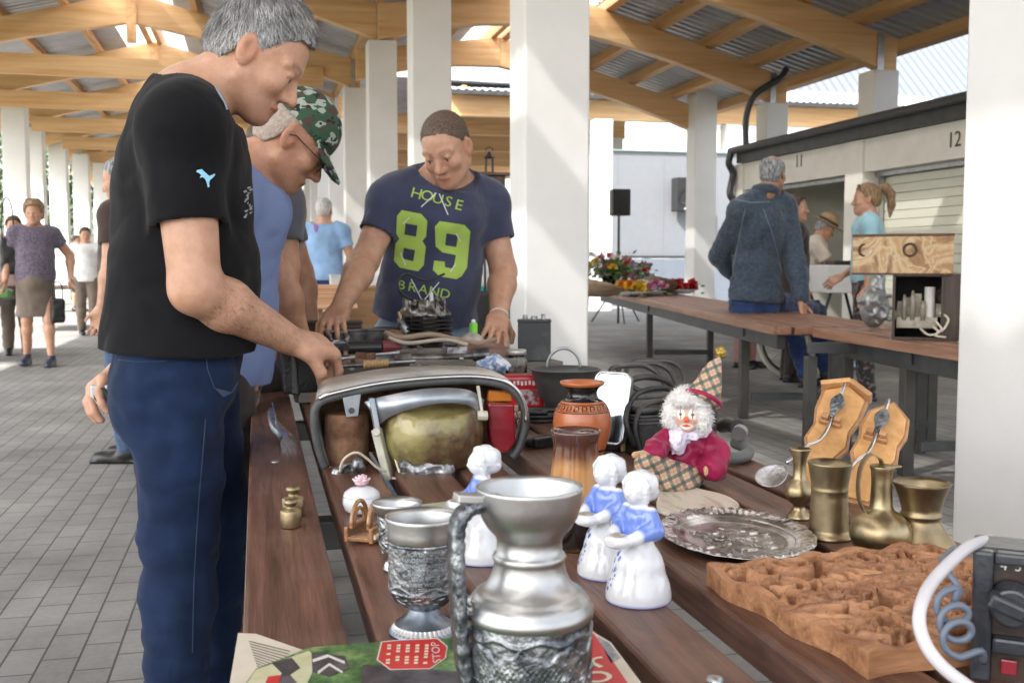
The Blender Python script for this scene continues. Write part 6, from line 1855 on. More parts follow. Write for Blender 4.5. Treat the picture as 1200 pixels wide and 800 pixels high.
pb2 = on(1003, 590); pt2 = W(1048, 470, pb2.y + .11)
t2_, sp2, c2_, fr2, b2_ = spoon_board("spoon_board", "oak spoon board with rounded top, right of the pair", pb2, pt2, .041, ol2, False, ("ornate pewter spoon standing upright on the round topped board", W(985, 560, pb2.y - .01), -.006))
bc = Vector(W(972, 545, pb2.y - .015)) - Vector(sp2.location); spoon_bowl(sp2, c2_, bc, bc - b2_, mat("etched_silver", (0,) * 3), .022, .030)

# ---- clown doll
D0 = on(795, 566); YD = D0.y
cl = thing("clown_doll", "clown doll with white hair, plaid pointed hat and crimson jacket", "doll", D0)
def wd(x, y, dy=0.0): return W(x, y, YD + dy)
CRIM = cloth("crimson_satin", (.28, .008, .055), var=.2, rough=.35, bump=.7, vs=25, sheen=.1)
FELT = cloth("tan_felt", (.52, .33, .19), var=.1)
def plaid(name, base, l1, l2, s):
    m, nt, N, L, P = _nodes(name)
    tc = N.new("ShaderNodeTexCoord"); mp = N.new("ShaderNodeMapping"); mp.inputs["Rotation"].default_value = (.3, .35, .5); L.new(tc.outputs["Object"], mp.inputs[0])
    sx = N.new("ShaderNodeSeparateXYZ"); L.new(mp.outputs[0], sx.inputs[0]); out = None
    prev = None
    for ax, cols in ((0, (l1, l2)), (2, (l1, l2))):
        for j, c in enumerate(cols):
            mu = N.new("ShaderNodeMath"); mu.operation = 'MULTIPLY_ADD'; mu.inputs[1].default_value = s; mu.inputs[2].default_value = .37 * j + 5
            L.new(sx.outputs[ax], mu.inputs[0]); fr_ = N.new("ShaderNodeMath"); fr_.operation = 'FRACT'; L.new(mu.outputs[0], fr_.inputs[0])
            lt = N.new("ShaderNodeMath"); lt.operation = 'LESS_THAN'; lt.inputs[1].default_value = .36 if j == 0 else .09; L.new(fr_.outputs[0], lt.inputs[0])
            ms = N.new("ShaderNodeMath"); ms.operation = 'MULTIPLY'; ms.inputs[1].default_value = .72; L.new(lt.outputs[0], ms.inputs[0])
            mx = N.new("ShaderNodeMix"); mx.data_type = 'RGBA'; L.new(ms.outputs[0], mx.inputs[0])
            if prev is None: mx.inputs[6].default_value = (*base, 1)
            else: L.new(prev, mx.inputs[6])
            mx.inputs[7].default_value = (*c, 1); prev = mx.outputs[2]
    L.new(prev, P.inputs["Base Color"]); P.inputs["Roughness"].default_value = .85
    return m
PLAID = plaid("beige_plaid", (.52, .40, .27), (.045, .075, .075), (.55, .20, .14), 62)
f = Field(A3(wd(800, 540)) - .10, A3(wd(800, 540)) + .10, .0022)
f.ell(wd(803, 535), (.038, .034, .034), None, .01); f.ell(wd(800, 515), (.034, .028, .026), None, .015)
f.chain([wd(778, 515, -.01), wd(768, 528, -.035), wd(764, 531, -.05)], [.019, .018, .016], .01); f.chain([wd(826, 513), wd(838, 530, -.02), wd(836, 549, -.045)], [.021, .024, .024], .01)
f.noise(.0035, 60, seed=3, oct=2); f.build("jacket", CRIM, cl, True, 1)
f = Field(A3(wd(785, 560)) - .11, A3(wd(785, 560)) + .11, .0022)
f.ell(wd(800, 553), (.040, .036, .024), None, .01)
f.chain([wd(795, 556, -.01), wd(775, 553, -.045), wd(757, 545, -.075)], [.026, .024, .020], .012); f.chain([wd(808, 560, -.01), wd(800, 566, -.06), wd(782, 567, -.08)], [.026, .023, .019], .012)
f.noise(.003, 55, seed=4, oct=2); f.cut((0, 0, TZ0 + .001), (0, 0, -1)); f.build("trousers", PLAID, cl, True, 1)
f = Field(A3(wd(790, 550)) - .12, A3(wd(790, 550)) + .12, .002)
f.chain([wd(766, 562, -.075), wd(758, 562, -.085)], [.0135, .014], .01)
f.cut((0, 0, TZ0 + .001), (0, 0, -1)); f.build("foot", FELT, cl, True, 1)
f = Field(A3(wd(790, 540)) - .12, A3(wd(790, 540)) + .12, .0018)
f.ell(wd(754, 534, -.055), (.016, .012, .010), None, .004); f.chain([wd(750, 532, -.06), wd(744, 533, -.065)], .006, .004)
f.build("hand", FELT, cl, True, 1)
f = Field(A3(wd(830, 550)) - .06, A3(wd(830, 550)) + .06, .0018)
f.ell(wd(832, 546, -.05), (.011, .012, .013), None, .004)
for x in (827, 832, 837): f.cap(wd(x, 549, -.055), wd(x + .5, 556, -.06), .0042, .0036, .003)
f.build("hand", FELT, cl, True, 1)
hc = A3(wd(806, 484, -.02)); Rc = head_frame((-.45, -.85, -.12), (0, 0, 1))
f = Field(hc - .06, hc + .06, .0014); hs_ = .25
f.ell(hc, (.026, .026, .030), Rc, 0); f.ell(hp(hc, Rc, (.010, .012, -.008)), (.014, .012, .012), Rc, .008); f.ell(hp(hc, Rc, (.010, -.012, -.008)), (.014, .012, .012), Rc, .008); f.ell(hp(hc, Rc, (.026, 0, -.004)), (.006, .006, .006), Rc, .003); f.ell(hp(hc, Rc, (.012, 0, -.022)), (.011, .012, .009), Rc, .008)
def ctint(v):
    L_ = (v - hc) @ Rc; x, y, z = L_.T; c = np.ones((len(v), 3)); ay = np.abs(y)
    def mx(m_, rgb): 
        mm = np.clip(m_, 0, 1)[:, None]; c[:] = c * (1 - mm) + np.array(rgb) * mm
    e = np.hypot((ay - .0105) / .0075, (z - .005) / .0095); mx((1.05 - e) * 8, (1.55, 2.0, 2.4))
    mx((np.hypot((ay - .0105), (z - .004)) < .0028) * (x > 0), (.06, .08, .12)); mx(((np.abs(ay - .0105) < .0009) & (np.abs(z - .005) < .0085) & (x > 0)) * .9, (.1, .12, .2))
    mx((1.1 - np.hypot(y / .011, (z + .0175) / .0055)) * 8 * (x > 0), (1.5, 1.9, 2.2)); mx((1.1 - np.hypot(y / .007, (z + .0165) / .0022)) * 8 * (x > 0), (1.1, .12, .12))
    mx((np.hypot(y, z + .004) < .0055) * (x > .026), (1.35, .30, .16)); mx(.5 * np.exp(-((ay - .017) / .005) ** 2 - ((z + .008) / .005) ** 2), (1.25, .55, .5))
    return c
f.build("head", mat("doll_skin", (.60, .40, .30), .35, var=.03, attr="tint"), cl, True, 1, color=ctint)
f = Field(hc - .08, hc + .08, .0022)
f.ell(hp(hc, Rc, (-.014, 0, .008)), (.029, .034, .034), Rc, 0)
for s in (1, -1): f.ell(hp(hc, Rc, (.004, .026 * s, -.002)), (.019, .015, .028), Rc, .01)
f.ell(hp(hc, Rc, (.012, 0, .030)), (.018, .028, .013), Rc, .01)
f.noise(.004, 140, seed=8, oct=2); f.ell(hp(hc, Rc, (.026, 0, -.006)), (.026, .0195, .026), Rc, .004, 's')
hair_c = f.build("hair", mat("white_fur", (.78, .77, .74), .9, var=.06, vs=60, bump=.6, bs=300), cl, True, 0)
strands(cl, hair_c, 5200, .011, .00045, lambda p, q: A3((rng.normal(), rng.normal(), rng.normal() - .4)), mat("white_fur_strand", (.90, .89, .87), .8, var=.05), 5, 1.6, .0005)
b0, tip = A3(wd(823, 468, -.034)), A3(wd(843, 416, -.012))
f = Field(np.minimum(b0, tip) - .05, np.maximum(b0, tip) + .05, .0018)
f.cap(b0, tip, .0340, .0045, .003); f.noise(.0025, 60, seed=2); f.cut(b0 - nv(tip - b0) * .006, -nv(tip - b0)); f.build("hat", PLAID, cl, True, 1)
k = MB(); ax_ = Vector(nv(tip - b0)); xx, yy, zz = frame_of(ax_)
k.tube([Vector(b0) + (xx * math.cos(a) + yy * math.sin(a)) * .0325 for a in np.linspace(0, 6.283, 33)[:-1]], .0052, 8, closed=True); k.build("hat_brim", CRIM, cl, world=True, smooth=True)
f = Field(tip - .02, tip + .02, .0012); f.ell(tip + nv(tip - b0) * .006, (.0105,) * 3, None, 0); f.noise(.0018, 400, seed=1); f.build("pompom", mat("gold_tinsel", (.40, .28, .06), .3, .8, var=.4, vs=200), cl, True, 0)
f = Field(A3(wd(798, 510)) - .07, A3(wd(798, 510)) + .07, .0016)
f.ell(wd(806, 506, -.005), (.040, .036, .012), Rc, .006); f.ell(wd(795, 516, -.030), (.028, .014, .022), Rc, .01); f.ell(wd(820, 503, -.015), (.022, .02, .010), Rc, .008)
f.noise(.0045, 75, seed=7, oct=2); f.build("lace_collar", mat("lilac_lace", (.72, .68, .82), .8, col2=(.52, .36, .18), vs=95, bump=.8, bs=160, thr=(.62, .68)), cl, True, 1)

# ---- pale striated slab beside the tray
k = MB(); pts = [on(772, 602), on(770, 588), on(778, 575), on(800, 572), on(826, 578), on(850, 584), on(866, 594), on(862, 601), on(850, 607), on(820, 609), on(795, 608)]
o_ = on(815, 592)
agt = thing("stone_slice", "flat cream stone slice with streaks lying behind the silver tray", "stone slice", o_)
pts = spline(pts, 4, True)
k.prism([((p - o_).x, (p - o_).y) for p in pts], .001, .007)
k.build("slab", mat("streaked_stone", (.62, .56, .46), .45, col2=(.42, .33, .25), vs=24, stretch=(2.2, .45, 1), thr=(.50, .70), bump=.2, detail=8), agt, bevel=.002)
# ---- brass scale weights
def weight(label, loc, s):
    t = thing("brass_weight", label, "weight", loc, 0, "brass scale weights"); k = MB()
    k.lathe([(0, .0005), (.0150 * s, .0005), (.0158 * s, .002), (.0158 * s, .024 * s), (.0145 * s, .027 * s), (.0075 * s, .0285 * s), (.0065 * s, .032 * s), (.0095 * s, .035 * s), (.0105 * s, .039 * s), (.0080 * s, .0425 * s), (0, .0435 * s)], n=32)
    k.build("body", BRASS_D, t, smooth=True); return t
weight("small worn brass weight, the nearer of the two on the bare plank", on(341, 617), 1.0)
weight("larger worn brass weight just behind the smaller one", on(344, 604), 1.12)
# ---- folding knife
kn0 = on(331, 525)
kn = thing("folding_knife", "chrome ended folding knife lying on the bare plank", "knife", kn0, 0)
k = MB(); k.tube(spline([(.012, 0, .012), (.004, .07, .016), (-.014, .14, .030), (-.020, .22, .052)], 6), [.0165, .0165, .016, .016, .0155, .015, .0145, .0145, .014, .014, .0135, .013, .0125, .012, .0115, .011, .010, .009, .008], 10)
k.build("handle", mat("smoked_steel", (.16, .17, .20), .3, .8, col2=(.42, .44, .47), vs=60, rvar=.1), kn, smooth=True)
k = MB(); k.tube([(.014, -.012, .011), (.011, .022, .0125)], .0185, 12); k.build("bolster", CHROME, kn, auto=40)
k = MB(); k.prism([(0, 0), (.09, .004), (.12, .014), (.09, .02), (0, .018)], -.001, .001, (Vector((-.012, .12, .030)), Vector((-.05, .98, .22)).normalized(), Vector((0, -.2, 1)).normalized(), Vector((1, 0, 0)))); k.build("blade", CHROME, kn)
# ---- black wallet under the man's hand
wl0 = W(356, 436, 2.36)
wl_ = thing("black_wallet", "open black leather wallet held upright under the hand of the man in black", "wallet", wl0, .15)
k = MB(); k.prism([(-.045, -.045), (.030, -.045), (.048, .035), (-.050, .055)], -.006, .006, (Vector((0, 0, 0)), Vector((1, 0, 0)), Vector((0, 0, 1)), Vector((0, 1, 0)))); k.build("flap", LEATHER_BK, wl_, bevel=.004)
k = MB(); k.prism([(-.045, -.045), (-.010, -.05), (-.018, .05), (-.050, .055)], -.006, .006, (Vector((-.001, -.012, 0)), Vector((.9, -.43, 0)), Vector((0, 0, 1)), Vector((.43, .9, 0)))); k.build("flap", LEATHER_BK, wl_, bevel=.004)

# ---- old headlamp unit
YH = 2.05
H0 = W(490, 572, YH)
hl = thing("headlamp_unit", "old chrome topped car headlamp housing with yellowed reflector and red lens", "headlamp", (H0.x, H0.y, TZ0))
def hw(x, y, dy=0.0): return W(x, y, YH + dy)
front = spline([hw(381, 548), hw(372, 520), hw(368, 490), hw(374, 472), hw(400, 463), hw(450, 453), hw(510, 447), hw(560, 446), hw(594, 453), hw(611, 471), hw(616, 495), hw(609, 522), hw(600, 536)], 6)
RUBBER = mat("grey_rubber", (.055, .058, .058), .55, var=.35, vs=18, bump=.3, bs=60)
k = MB(); k.tube(front, .0085, 10); k.build("rubber_frame", RUBBER, hl, smooth=True, world=True)
back = spline([hw(392, 540, .15), hw(378, 500, .15), hw(372, 462, .15), hw(378, 446, .15), hw(410, 438, .17), hw(455, 431, .18), hw(510, 428, .19), hw(560, 430, .19), hw(590, 440, .18), hw(606, 458, .16), hw(612, 480, .15), hw(608, 505, .15), hw(600, 525, .15)], 6)
k = MB(); n_ = len(front); vs = []; fs = []
mid = [a.lerp(b, .5) + Vector((0, 0, .006)) for a, b in zip(front, back)]
for row in (front, mid, back): vs += row
for r_i in range(2):
    for i in range(n_ - 1): fs.append((r_i * n_ + i, r_i * n_ + i + 1, (r_i + 1) * n_ + i + 1, (r_i + 1) * n_ + i))
k.add(vs, fs); o = k.build("chrome_shell", mat("pitted_chrome", (.44, .42, .40), .36, .55, col2=(.72, .72, .72), vs=22, rvar=.12, stretch=(.4, 1, 1), bump=.2, bs=90), hl, smooth=True, world=True, fix=False)
sm = o.modifiers.new("thick", 'SOLIDIFY'); sm.thickness = .004
k = MB(); lip = [p + Vector((0, -.006, .0085)) for p in front[18:62]]; k.tube(lip, .0045, 8); k.build("chrome_lip", CHROME, hl, smooth=True, world=True)
k = MB(); inner = [p + Vector((0, .145, 0)) for p in front]; ctr = hw(490, 500, .15); k.add(inner + [ctr], [(i, i + 1, len(inner)) for i in range(len(inner) - 1)] + [(len(inner) - 1, 0, len(inner))]); k.build("back_plate", RUST, hl, world=True, fix=False)
f = Field(A3(hw(508, 505, .03)) - .16, A3(hw(508, 505, .03)) + .16, .004)
f.ell(hw(508, 508, .0), (.098, .085, .102), None, 0); f.cut(hw(508, 472), (0, -.25, 1)); f.noise(.0015, 40, seed=3); f.cut((0, 0, TZ0 + .002), (0, 0, -1))
YEL = mat("yellowed_reflector", (.27, .235, .085), .40, .15, col2=(.085, .045, .025), vs=9, thr=(.44, .62), bump=.25, bs=70, detail=8, coat=.6)
f.build("reflector", YEL, hl, True, 1)
k = MB(); arc_o = spline([hw(428, 470, -.01), hw(450, 464, -.03), hw(500, 456, -.045), hw(545, 457, -.035), hw(566, 468, -.02)], 6); arc_i = spline([hw(447, 496, -.01), hw(462, 486, -.04), hw(505, 474, -.06), hw(545, 474, -.05), hw(563, 487, -.02)], 6)
m_ = len(arc_o); k.add(arc_o + arc_i, [(i, i + 1, m_ + i + 1, m_ + i) for i in range(m_ - 1)]); o = k.build("bracket_band", mat("blue_grey_zinc", (.27, .31, .36), .36, .7, col2=(.46, .49, .53), vs=14), hl, smooth=True, world=True, fix=False)
sm = o.modifiers.new("thick", 'SOLIDIFY'); sm.thickness = .004
k = MB(); k.lathe([(0, 0), (.040, 0), (.0425, .004), (.0435, .06), (.0425, .100), (.038, .108), (0, .110)], A3(hw(407, 547, .05)), 36); k.build("rusted_can", RUST, hl, smooth=False, world=True, auto=40)
k = MB(); k.prism([(-.018, .02), (.018, .02), (.012, -.022), (-.010, -.024)], -.002, .002, (hw(412, 474, -.005), Vector((1, 0, 0)), Vector((0, 0, 1)), Vector((0, 1, 0)))); k.build("bracket", mat("blue_grey_zinc", (0,) * 3), hl, world=True, bevel=.001)
k = MB(); k.cyl(hw(412, 481, -.012), hw(412, 481, -.004), .006); k.build("rivet", BLACK_PL, hl, world=True)
CREAMP = mat("aged_cream_plastic", (.50, .49, .40), .45, var=.15, vs=30)
k = MB(); k.bar(hw(441, 502, -.02), hw(456, 562, -.03), .024, .016); k.build("lever_arm", CREAMP, hl, world=True, bevel=.003)
k = MB(); k.bar(hw(435, 466, -.015), hw(442, 504, -.02), .030, .010); k.build("lever_plate", mat("blue_grey_zinc", (0,) * 3), hl, world=True, bevel=.002)
k = MB(); k.cyl(hw(441, 506, -.040), hw(441, 506, -.020), .0075, .0085); k.build("rivet", CREAMP, hl, world=True, bevel=.001)
WIRE = mat("cream_wire", (.58, .53, .42), .5, var=.1)
k = MB(); k.tube(spline([hw(398, 553, -.04), hw(403, 538, -.05), hw(417, 530, -.055), hw(430, 537, -.05), hw(441, 547, -.045), hw(452, 552, -.04)], 6), .0026, 8); k.build("wire", WIRE, hl, world=True, smooth=True)
k = MB(); k.tube(spline([hw(463, 536, -.03), hw(468, 552, -.05), hw(478, 572, -.07)], 6), .0026, 8); k.build("wire", WIRE, hl, world=True, smooth=True)
k = MB(); k.tube(spline([hw(459, 560, -.04), hw(470, 562, -.05), hw(478, 570, -.06)], 6), .0022, 8); k.build("wire", WIRE, hl, world=True, smooth=True)
ZINC = mat("stained_zinc", (.10, .105, .11), .4, .8, col2=(.48, .49, .50), vs=40, thr=(.4, .62), rvar=.1)
f = Field(A3(hw(407, 553, -.04)) - .06, A3(hw(407, 553, -.04)) + .06, .0018)
f.ell(hw(397, 557, -.03), (.016, .014, .017), None, .004); f.cap(hw(405, 550, -.03), hw(422, 548, -.03), .013, .011, .005); f.ell(hw(419, 545, -.045), (.011, .011, .016), None, .004); f.cap(hw(405, 552, -.06), hw(411, 550, -.03), .008, .01, .002, 's')
f.noise(.0018, 150, seed=4, oct=2); f.build("lamp_socket", ZINC, hl, True, 0)
f = Field(A3(hw(505, 553, -.07)) - .07, A3(hw(505, 553, -.07)) + .07, .0018)
f.cap(hw(492, 555, -.07), hw(522, 552, -.07), .019, .019, .004, sq=((0, 1, 0), .5)); f.ell(hw(511, 552, -.085), (.018, .012, .011), None, .003, 's'); f.cap(hw(474, 545, -.06), hw(486, 552, -.065), .011, .010, .004); f.cap(hw(474, 548, -.06), hw(475, 572, -.06), .007, .008, .003)
f.noise(.0014, 160, seed=2); f.build("terminal_block", ZINC, hl, True, 0)
REDL = mat("red_lens", (.25, .010, .022), .14, var=.25, vs=18, coat=.5, trans=.15)
k = MB(); k.prism([(-.031, .050), (.026, .046), (.028, -.030), (.012, -.050), (-.012, -.050), (-.024, -.028)], -.012, .014, (hw(587, 500, -.005), Vector((.98, .1, 0)).normalized(), Vector((0, 0, 1)), Vector((-.1, .98, 0)).normalized())); k.build("red_lens", REDL, hl, world=True, bevel=.005)
k = MB(); k.prism([(-.024, .012), (.024, .008), (.026, -.011), (-.026, -.010)], -.006, .012, (hw(586, 464, .02), Vector((1, 0, 0)), Vector((0, 0, 1)), Vector((0, 1, 0)))); k.build("orange_lens", mat("amber_lens", (.60, .19, .02), .2, var=.15, coat=.4), hl, world=True, bevel=.003)
k = MB(); k.bar(hw(560, 452, -.03), hw(566, 492, -.035), .007, .006); k.build("adjuster_rod", CREAMP, hl, world=True, bevel=.001)
k = MB(); k.cyl(hw(559, 487, -.035), hw(571, 487, -.035), .010, .010, 8); k.build("adjuster_nut", CREAMP, hl, world=True, bevel=.001)

# ---- rose lidded jar
rj = thing("lidded_jar", "round white porcelain jar with a pink rose on its lid", "jar", on(424, 600))
k = MB(); k.lathe([(0, .001), (.022, .001), (.0275, .006), (.0305, .016), (.0300, .024), (.0285, .0265)], n=40); k.build("jar", PORC, rj, smooth=True)
k = MB(); k.lathe([(.0292, .0262), (.0298, .028), (.0270, .034), (.018, .040), (.008, .0425), (0, .043)], n=40); k.build("lid", PORC, rj, smooth=True)
R_ = random.Random(2); k = MB()
for ring, (n_, rr, hh, tilt) in enumerate(((6, .0125, .050, .55), (5, .009, .053, .3), (4, .0055, .055, .1))):
    for i in range(n_):
        a = 2 * math.pi * i / n_ + ring * .5; c = Vector((rr * math.cos(a), rr * math.sin(a), hh)); t = Vector((-math.sin(a), math.cos(a), 0)); o = Vector((math.cos(a), math.sin(a), 0)); up = (Vector((0, 0, 1)) * math.cos(tilt) + o * math.sin(tilt))
        w = rr * .85; vs = []
        for u in range(5):
            for v_ in range(4):
                uu, vv = u / 4 * 2 - 1, v_ / 3
                vs.append(c + t * w * uu * (1 - .25 * vv) - o * (uu * uu) * w * .7 + up * (vv - .5) * .012 * (1 - .3 * uu * uu))
        k.add(vs, [(u * 4 + v_, u * 4 + 4 + v_, u * 4 + 5 + v_, u * 4 + 1 + v_) for u in range(4) for v_ in range(3)])
o = k.build("rose", mat("pink_porcelain", (.74, .50, .56), .2, var=.06, coat=.4), rj, smooth=True, fix=False); sm = o.modifiers.new("thick", 'SOLIDIFY'); sm.thickness = .0016
# ---- napkin holder
nh0 = on(431, 632)
nh = thing("napkin_holder", "small brown openwork wooden napkin holder with arched sides", "napkin holder", nh0, math.radians(60))
BAMB = wood_mat("toffee_wood", (.20, .085, .030), (.42, .22, .10), axis=0, rough=.25, scale=2, coat=.4)
for y in (-.013, .013):
    for r0, w in ((.026, .0032), (.017, .0026)):
        k = MB(); k.tube([Vector((r0 * math.cos(a), y, .026 + (.030 if r0 > .02 else .020) * math.sin(a))) for a in np.linspace(0, math.pi, 20)], w, 8); k.build("arch", BAMB, nh, smooth=True)
    k = MB(); k.box((0, y, .024), (.058, .005, .005)); k.build("arch_bar", BAMB, nh, bevel=.001)
for i in range(8):
    k = MB(); k.box((-.030 + i * .0085, 0, .008), (.0048, .040, .006)); k.build("slat", BAMB, nh, bevel=.0015)
for i in (-1, 1):
    k = MB(); k.box((0, i * .019, .014), (.066, .006, .022)); k.build("side_rail", BAMB, nh, bevel=.0015)
for i in range(7):
    k = MB(); k.box((-.027 + i * .009, -.0235, .012), (.004, .003, .006)); k.build("inlay", mat("bone_inlay", (.75, .70, .60), .4), nh)

# ---- magazines at the front edge
PAPER = mat("yellowed_paper", (.62, .56, .46), .8, var=.06, vs=14)
def page_mat():
    m, nt, N, L, P = _nodes("garden_photo_page")
    tc = N.new("ShaderNodeTexCoord")
    n1 = N.new("ShaderNodeTexNoise"); n1.inputs["Scale"].default_value = 30; n1.inputs["Detail"].default_value = 8; n1.inputs["Roughness"].default_value = .75; L.new(tc.outputs["Object"], n1.inputs["Vector"])
    cr = N.new("ShaderNodeValToRGB"); L.new(n1.outputs["Fac"], cr.inputs[0])
    for i, (p, c) in enumerate(((.28, (.012, .02, .012)), (.42, (.03, .09, .035)), (.53, (.10, .22, .07)), (.62, (.25, .36, .14)), (.74, (.50, .52, .40)))):
        e = cr.color_ramp.elements[i] if i < 2 else cr.color_ramp.elements.new(p); e.position = p; e.color = (*c, 1)
    L.new(cr.outputs[0], P.inputs["Base Color"]); P.inputs["Roughness"].default_value = .28; P.inputs["Coat Weight"].default_value = .3
    return m
PHOTO = page_mat()
mag0 = on(480, 785)
mag = thing("garden_magazine", "open magazine with green garden photograph and red STOP box beside the jug", "magazine", mag0)
def flat_px(name, pts, z, m, parent, lift=0.0, origin=None):
    o = Vector(parent.location); P_ = [px(x, y, z) - o for x, y in pts]
    k = MB(); k.prism([(p.x, p.y) for p in P_], z - o.z - lift, z - o.z); return k.build(name, m, parent)
flat_px("page", [(362, 758), (440, 752), (545, 746), (612, 742), (700, 800), (760, 900), (250, 900), (288, 800), (300, 783)], TZ0 + .010, PHOTO, mag, .009)
flat_px("pale_corner", [(300, 784), (362, 762), (372, 772), (360, 800), (330, 850), (270, 850), (286, 805)], TZ0 + .0106, mat("pale_yellow_print", (.48, .48, .26), .5, col2=(.60, .58, .42), vs=30), mag, .0004)
DKP = mat("dark_print", (.022, .018, .022), .4, col2=(.11, .10, .11), vs=40)
for pts in (((318, 776), (342, 770), (352, 782), (340, 790), (349, 800), (325, 800), (330, 788)), ((365, 764), (404, 768), (410, 782), (386, 792), (366, 786)), ((425, 778), (540, 786), (600, 770), (640, 790), (600, 840), (420, 840)), ):
    flat_px("dark_figure", pts, TZ0 + .0107, DKP, mag, .0004)
WHP = mat("white_print_line", (.68, .64, .60), .5)
for pts in (((366, 772), (384, 766), (404, 774), (404, 777), (385, 769), (367, 775)), ((372, 786), (386, 776), (402, 786), (401, 788), (386, 779), (373, 789))):
    flat_px("print_line", pts, TZ0 + .0110, WHP, mag, .0003)
flat_px("cream_block", [(545, 748), (600, 744), (640, 760), (560, 762)], TZ0 + .0107, mat("cream_print", (.58, .50, .40), .5), mag, .0004)
REDP = mat("red_print", (.56, .035, .030), .4, var=.08)
stp = [(448, 752), (468, 750), (512, 748), (523, 757), (521, 770), (503, 782), (458, 783), (443, 772)]
flat_px("stop_border", [(c[0] + (c[0] - 482) * .045, c[1] + (c[1] - 766) * .06) for c in stp], TZ0 + .0109, WHP, mag, .0003)
flat_px("stop_box", stp, TZ0 + .0113, REDP, mag, .0003)
def print_text(s, a, b, hgt, m, parent, z, flip=1):
    """text on the page running from pixel a to pixel b"""
    A, B = px(*a, z), px(*b, z); x = (B - A); w = x.length; x.normalize(); y = Vector((-x.y, x.x, 0)) * flip
    me = text_mesh(s, hgt, 0, 1, 0); xs = [v.co.x for v in me.vertices]; sc_ = w / (max(xs) - min(xs))
    for v in me.vertices: v.co.x *= sc_
    o = (A + B) / 2
    place_text(me, "lettering", o, x, y, m, parent)
CRP = mat("cream_lettering", (.74, .66, .50), .5)
print_text("STOP", (513, 776), (510, 752), .012, WHP, mag, TZ0 + .0117)
R_ = random.Random(9)
for i, x in enumerate((454, 465, 476, 487, 498)):
    nseg = 7; y0 = 777
    for j in range(nseg):
        if R_.random() < .15: continue
        yy = y0 - j * 3.4
        flat_px("text_line", [(x - 2 + j * .3, yy), (x + 2.6 + j * .3, yy - .3), (x + 2.8 + j * .3, yy - 2.3), (x - 1.8 + j * .3, yy - 2.0)], TZ0 + .0117, CRP, mag, .0002)
flat_px("red_line", [(578, 752), (582, 752), (640, 800), (690, 850), (682, 850), (632, 800)], TZ0 + .0113, REDP, mag, .0003)
flat_px("red_block", [(314, 792), (330, 790), (326, 800), (310, 803)], TZ0 + .0113, REDP, mag, .0003)
pg = thing("loose_page", "yellowed loose book page under the magazine corner", "paper", on(310, 775))
flat_px("sheet", [(279, 741), (300, 742), (358, 762), (300, 790), (292, 850), (262, 850), (270, 795)], TZ0 + .003, PAPER, pg, .002)
for i in range(13):
    x0, y0 = 292 + i * 1.0, 750 + i * 3.2; x1, y1 = x0 + 48 - i * 2.4, y0 + 12
    if i < 11: flat_px("text_line", [(x0, y0), (x1, y1), (x1 - .3, y1 + 1.1), (x0 - .3, y0 + 1.1)], TZ0 + .0034, mat("grey_text_ink", (.20, .18, .16), .7), pg, .0002)
rm = thing("red_magazine", "cream and red titled magazine lying to the right of the jug", "magazine", on(720, 800))
flat_px("cover", [(672, 735), (692, 738), (716, 752), (752, 800), (800, 870), (640, 870), (640, 760)], TZ0 + .009, PAPER, rm, .008)
flat_px("red_field", [(690, 740), (696, 742), (736, 800), (780, 870), (660, 870), (672, 790)], TZ0 + .0096, REDP, rm, .0003)
flat_px("grey_photo", [(700, 745), (714, 753), (727, 770), (716, 776)], TZ0 + .0096, mat("grey_print_photo", (.10, .11, .13), .5, col2=(.38, .39, .40), vs=60), rm, .0003)
for s, a, b, hh in (("r", (688, 777), (708, 771), .05), ("o", (683, 796), (709, 786), .055)):
    print_text(s, a, b, hh, CRP, rm, TZ0 + .0102)

# ---- old radio set with knob, coiled lead and thick cable
ra = W(1141, 642, .875); ra_n = Vector((ra.x, ra.y, 0)); td = Vector((.80, -.60, 0)).normalized(); bd = Vector((.60, .80, 0))
ht = ra.z - TZ0
rad = thing("radio_set", "black metal radio set with numbered dial knob at the right edge", "radio", (ra.x, ra.y, TZ0))
EN = mat("chipped_black_enamel", (.020, .024, .032), .32, .2, col2=(.045, .05, .06), vs=30, bump=.2, bs=110, coat=.2)
fr_ = (Vector((0, 0, 0)), td, Vector((0, 0, 1)), bd)
k = MB(); k.prism([(0, 0), (.24, 0), (.24, ht), (0, ht)], .006, .062, fr_); k.build("case", EN, rad, bevel=.004)
for nm, pl in (("frame_side", [(0, 0), (.018, 0), (.018, ht), (0, ht)]), ("frame_top", [(.0185, ht - .012), (.24, ht - .012), (.24, ht), (.0185, ht)]), ("frame_bar", [(.0185, .028), (.24, .028), (.24, .044), (.0185, .044)])):
    k = MB(); k.prism(pl, -.010, .006, fr_); k.build(nm, EN, rad, bevel=.003)
k = MB(); k.prism([(.0185, .0445), (.235, .0445), (.235, ht - .0125), (.0185, ht - .0125)], .002, .0059, fr_); k.build("dial_plate", mat("dark_brown_bakelite", (.035, .020, .014), .35, var=.5, vs=40, bump=.2), rad)
k = MB(); k.prism([(.0185, 0), (.235, 0), (.235, .0275), (.0185, .0275)], .002, .0059, fr_); k.build("lower_plate", mat("dark_brown_bakelite", (0,) * 3), rad)
kc = td * .034 + Vector((0, 0, .078)); nb_ = -bd
k = MB(); k.cyl(kc + nb_ * .0, kc + nb_ * .026, .021, .0185, 28); k.build("knob", EN, rad, bevel=.003)
k = MB(); k.box(kc + nb_ * .030 + td * -.004 + Vector((0, 0, .004)), (.034, .020, .014), Matrix((td, nb_, Vector((0, 0, 1)))).transposed() @ Matrix.Rotation(.35, 3, 'Y')); k.build("knob_grip", EN, rad, bevel=.003)
NUM = mat("white_dial_number", (.72, .72, .70), .6)
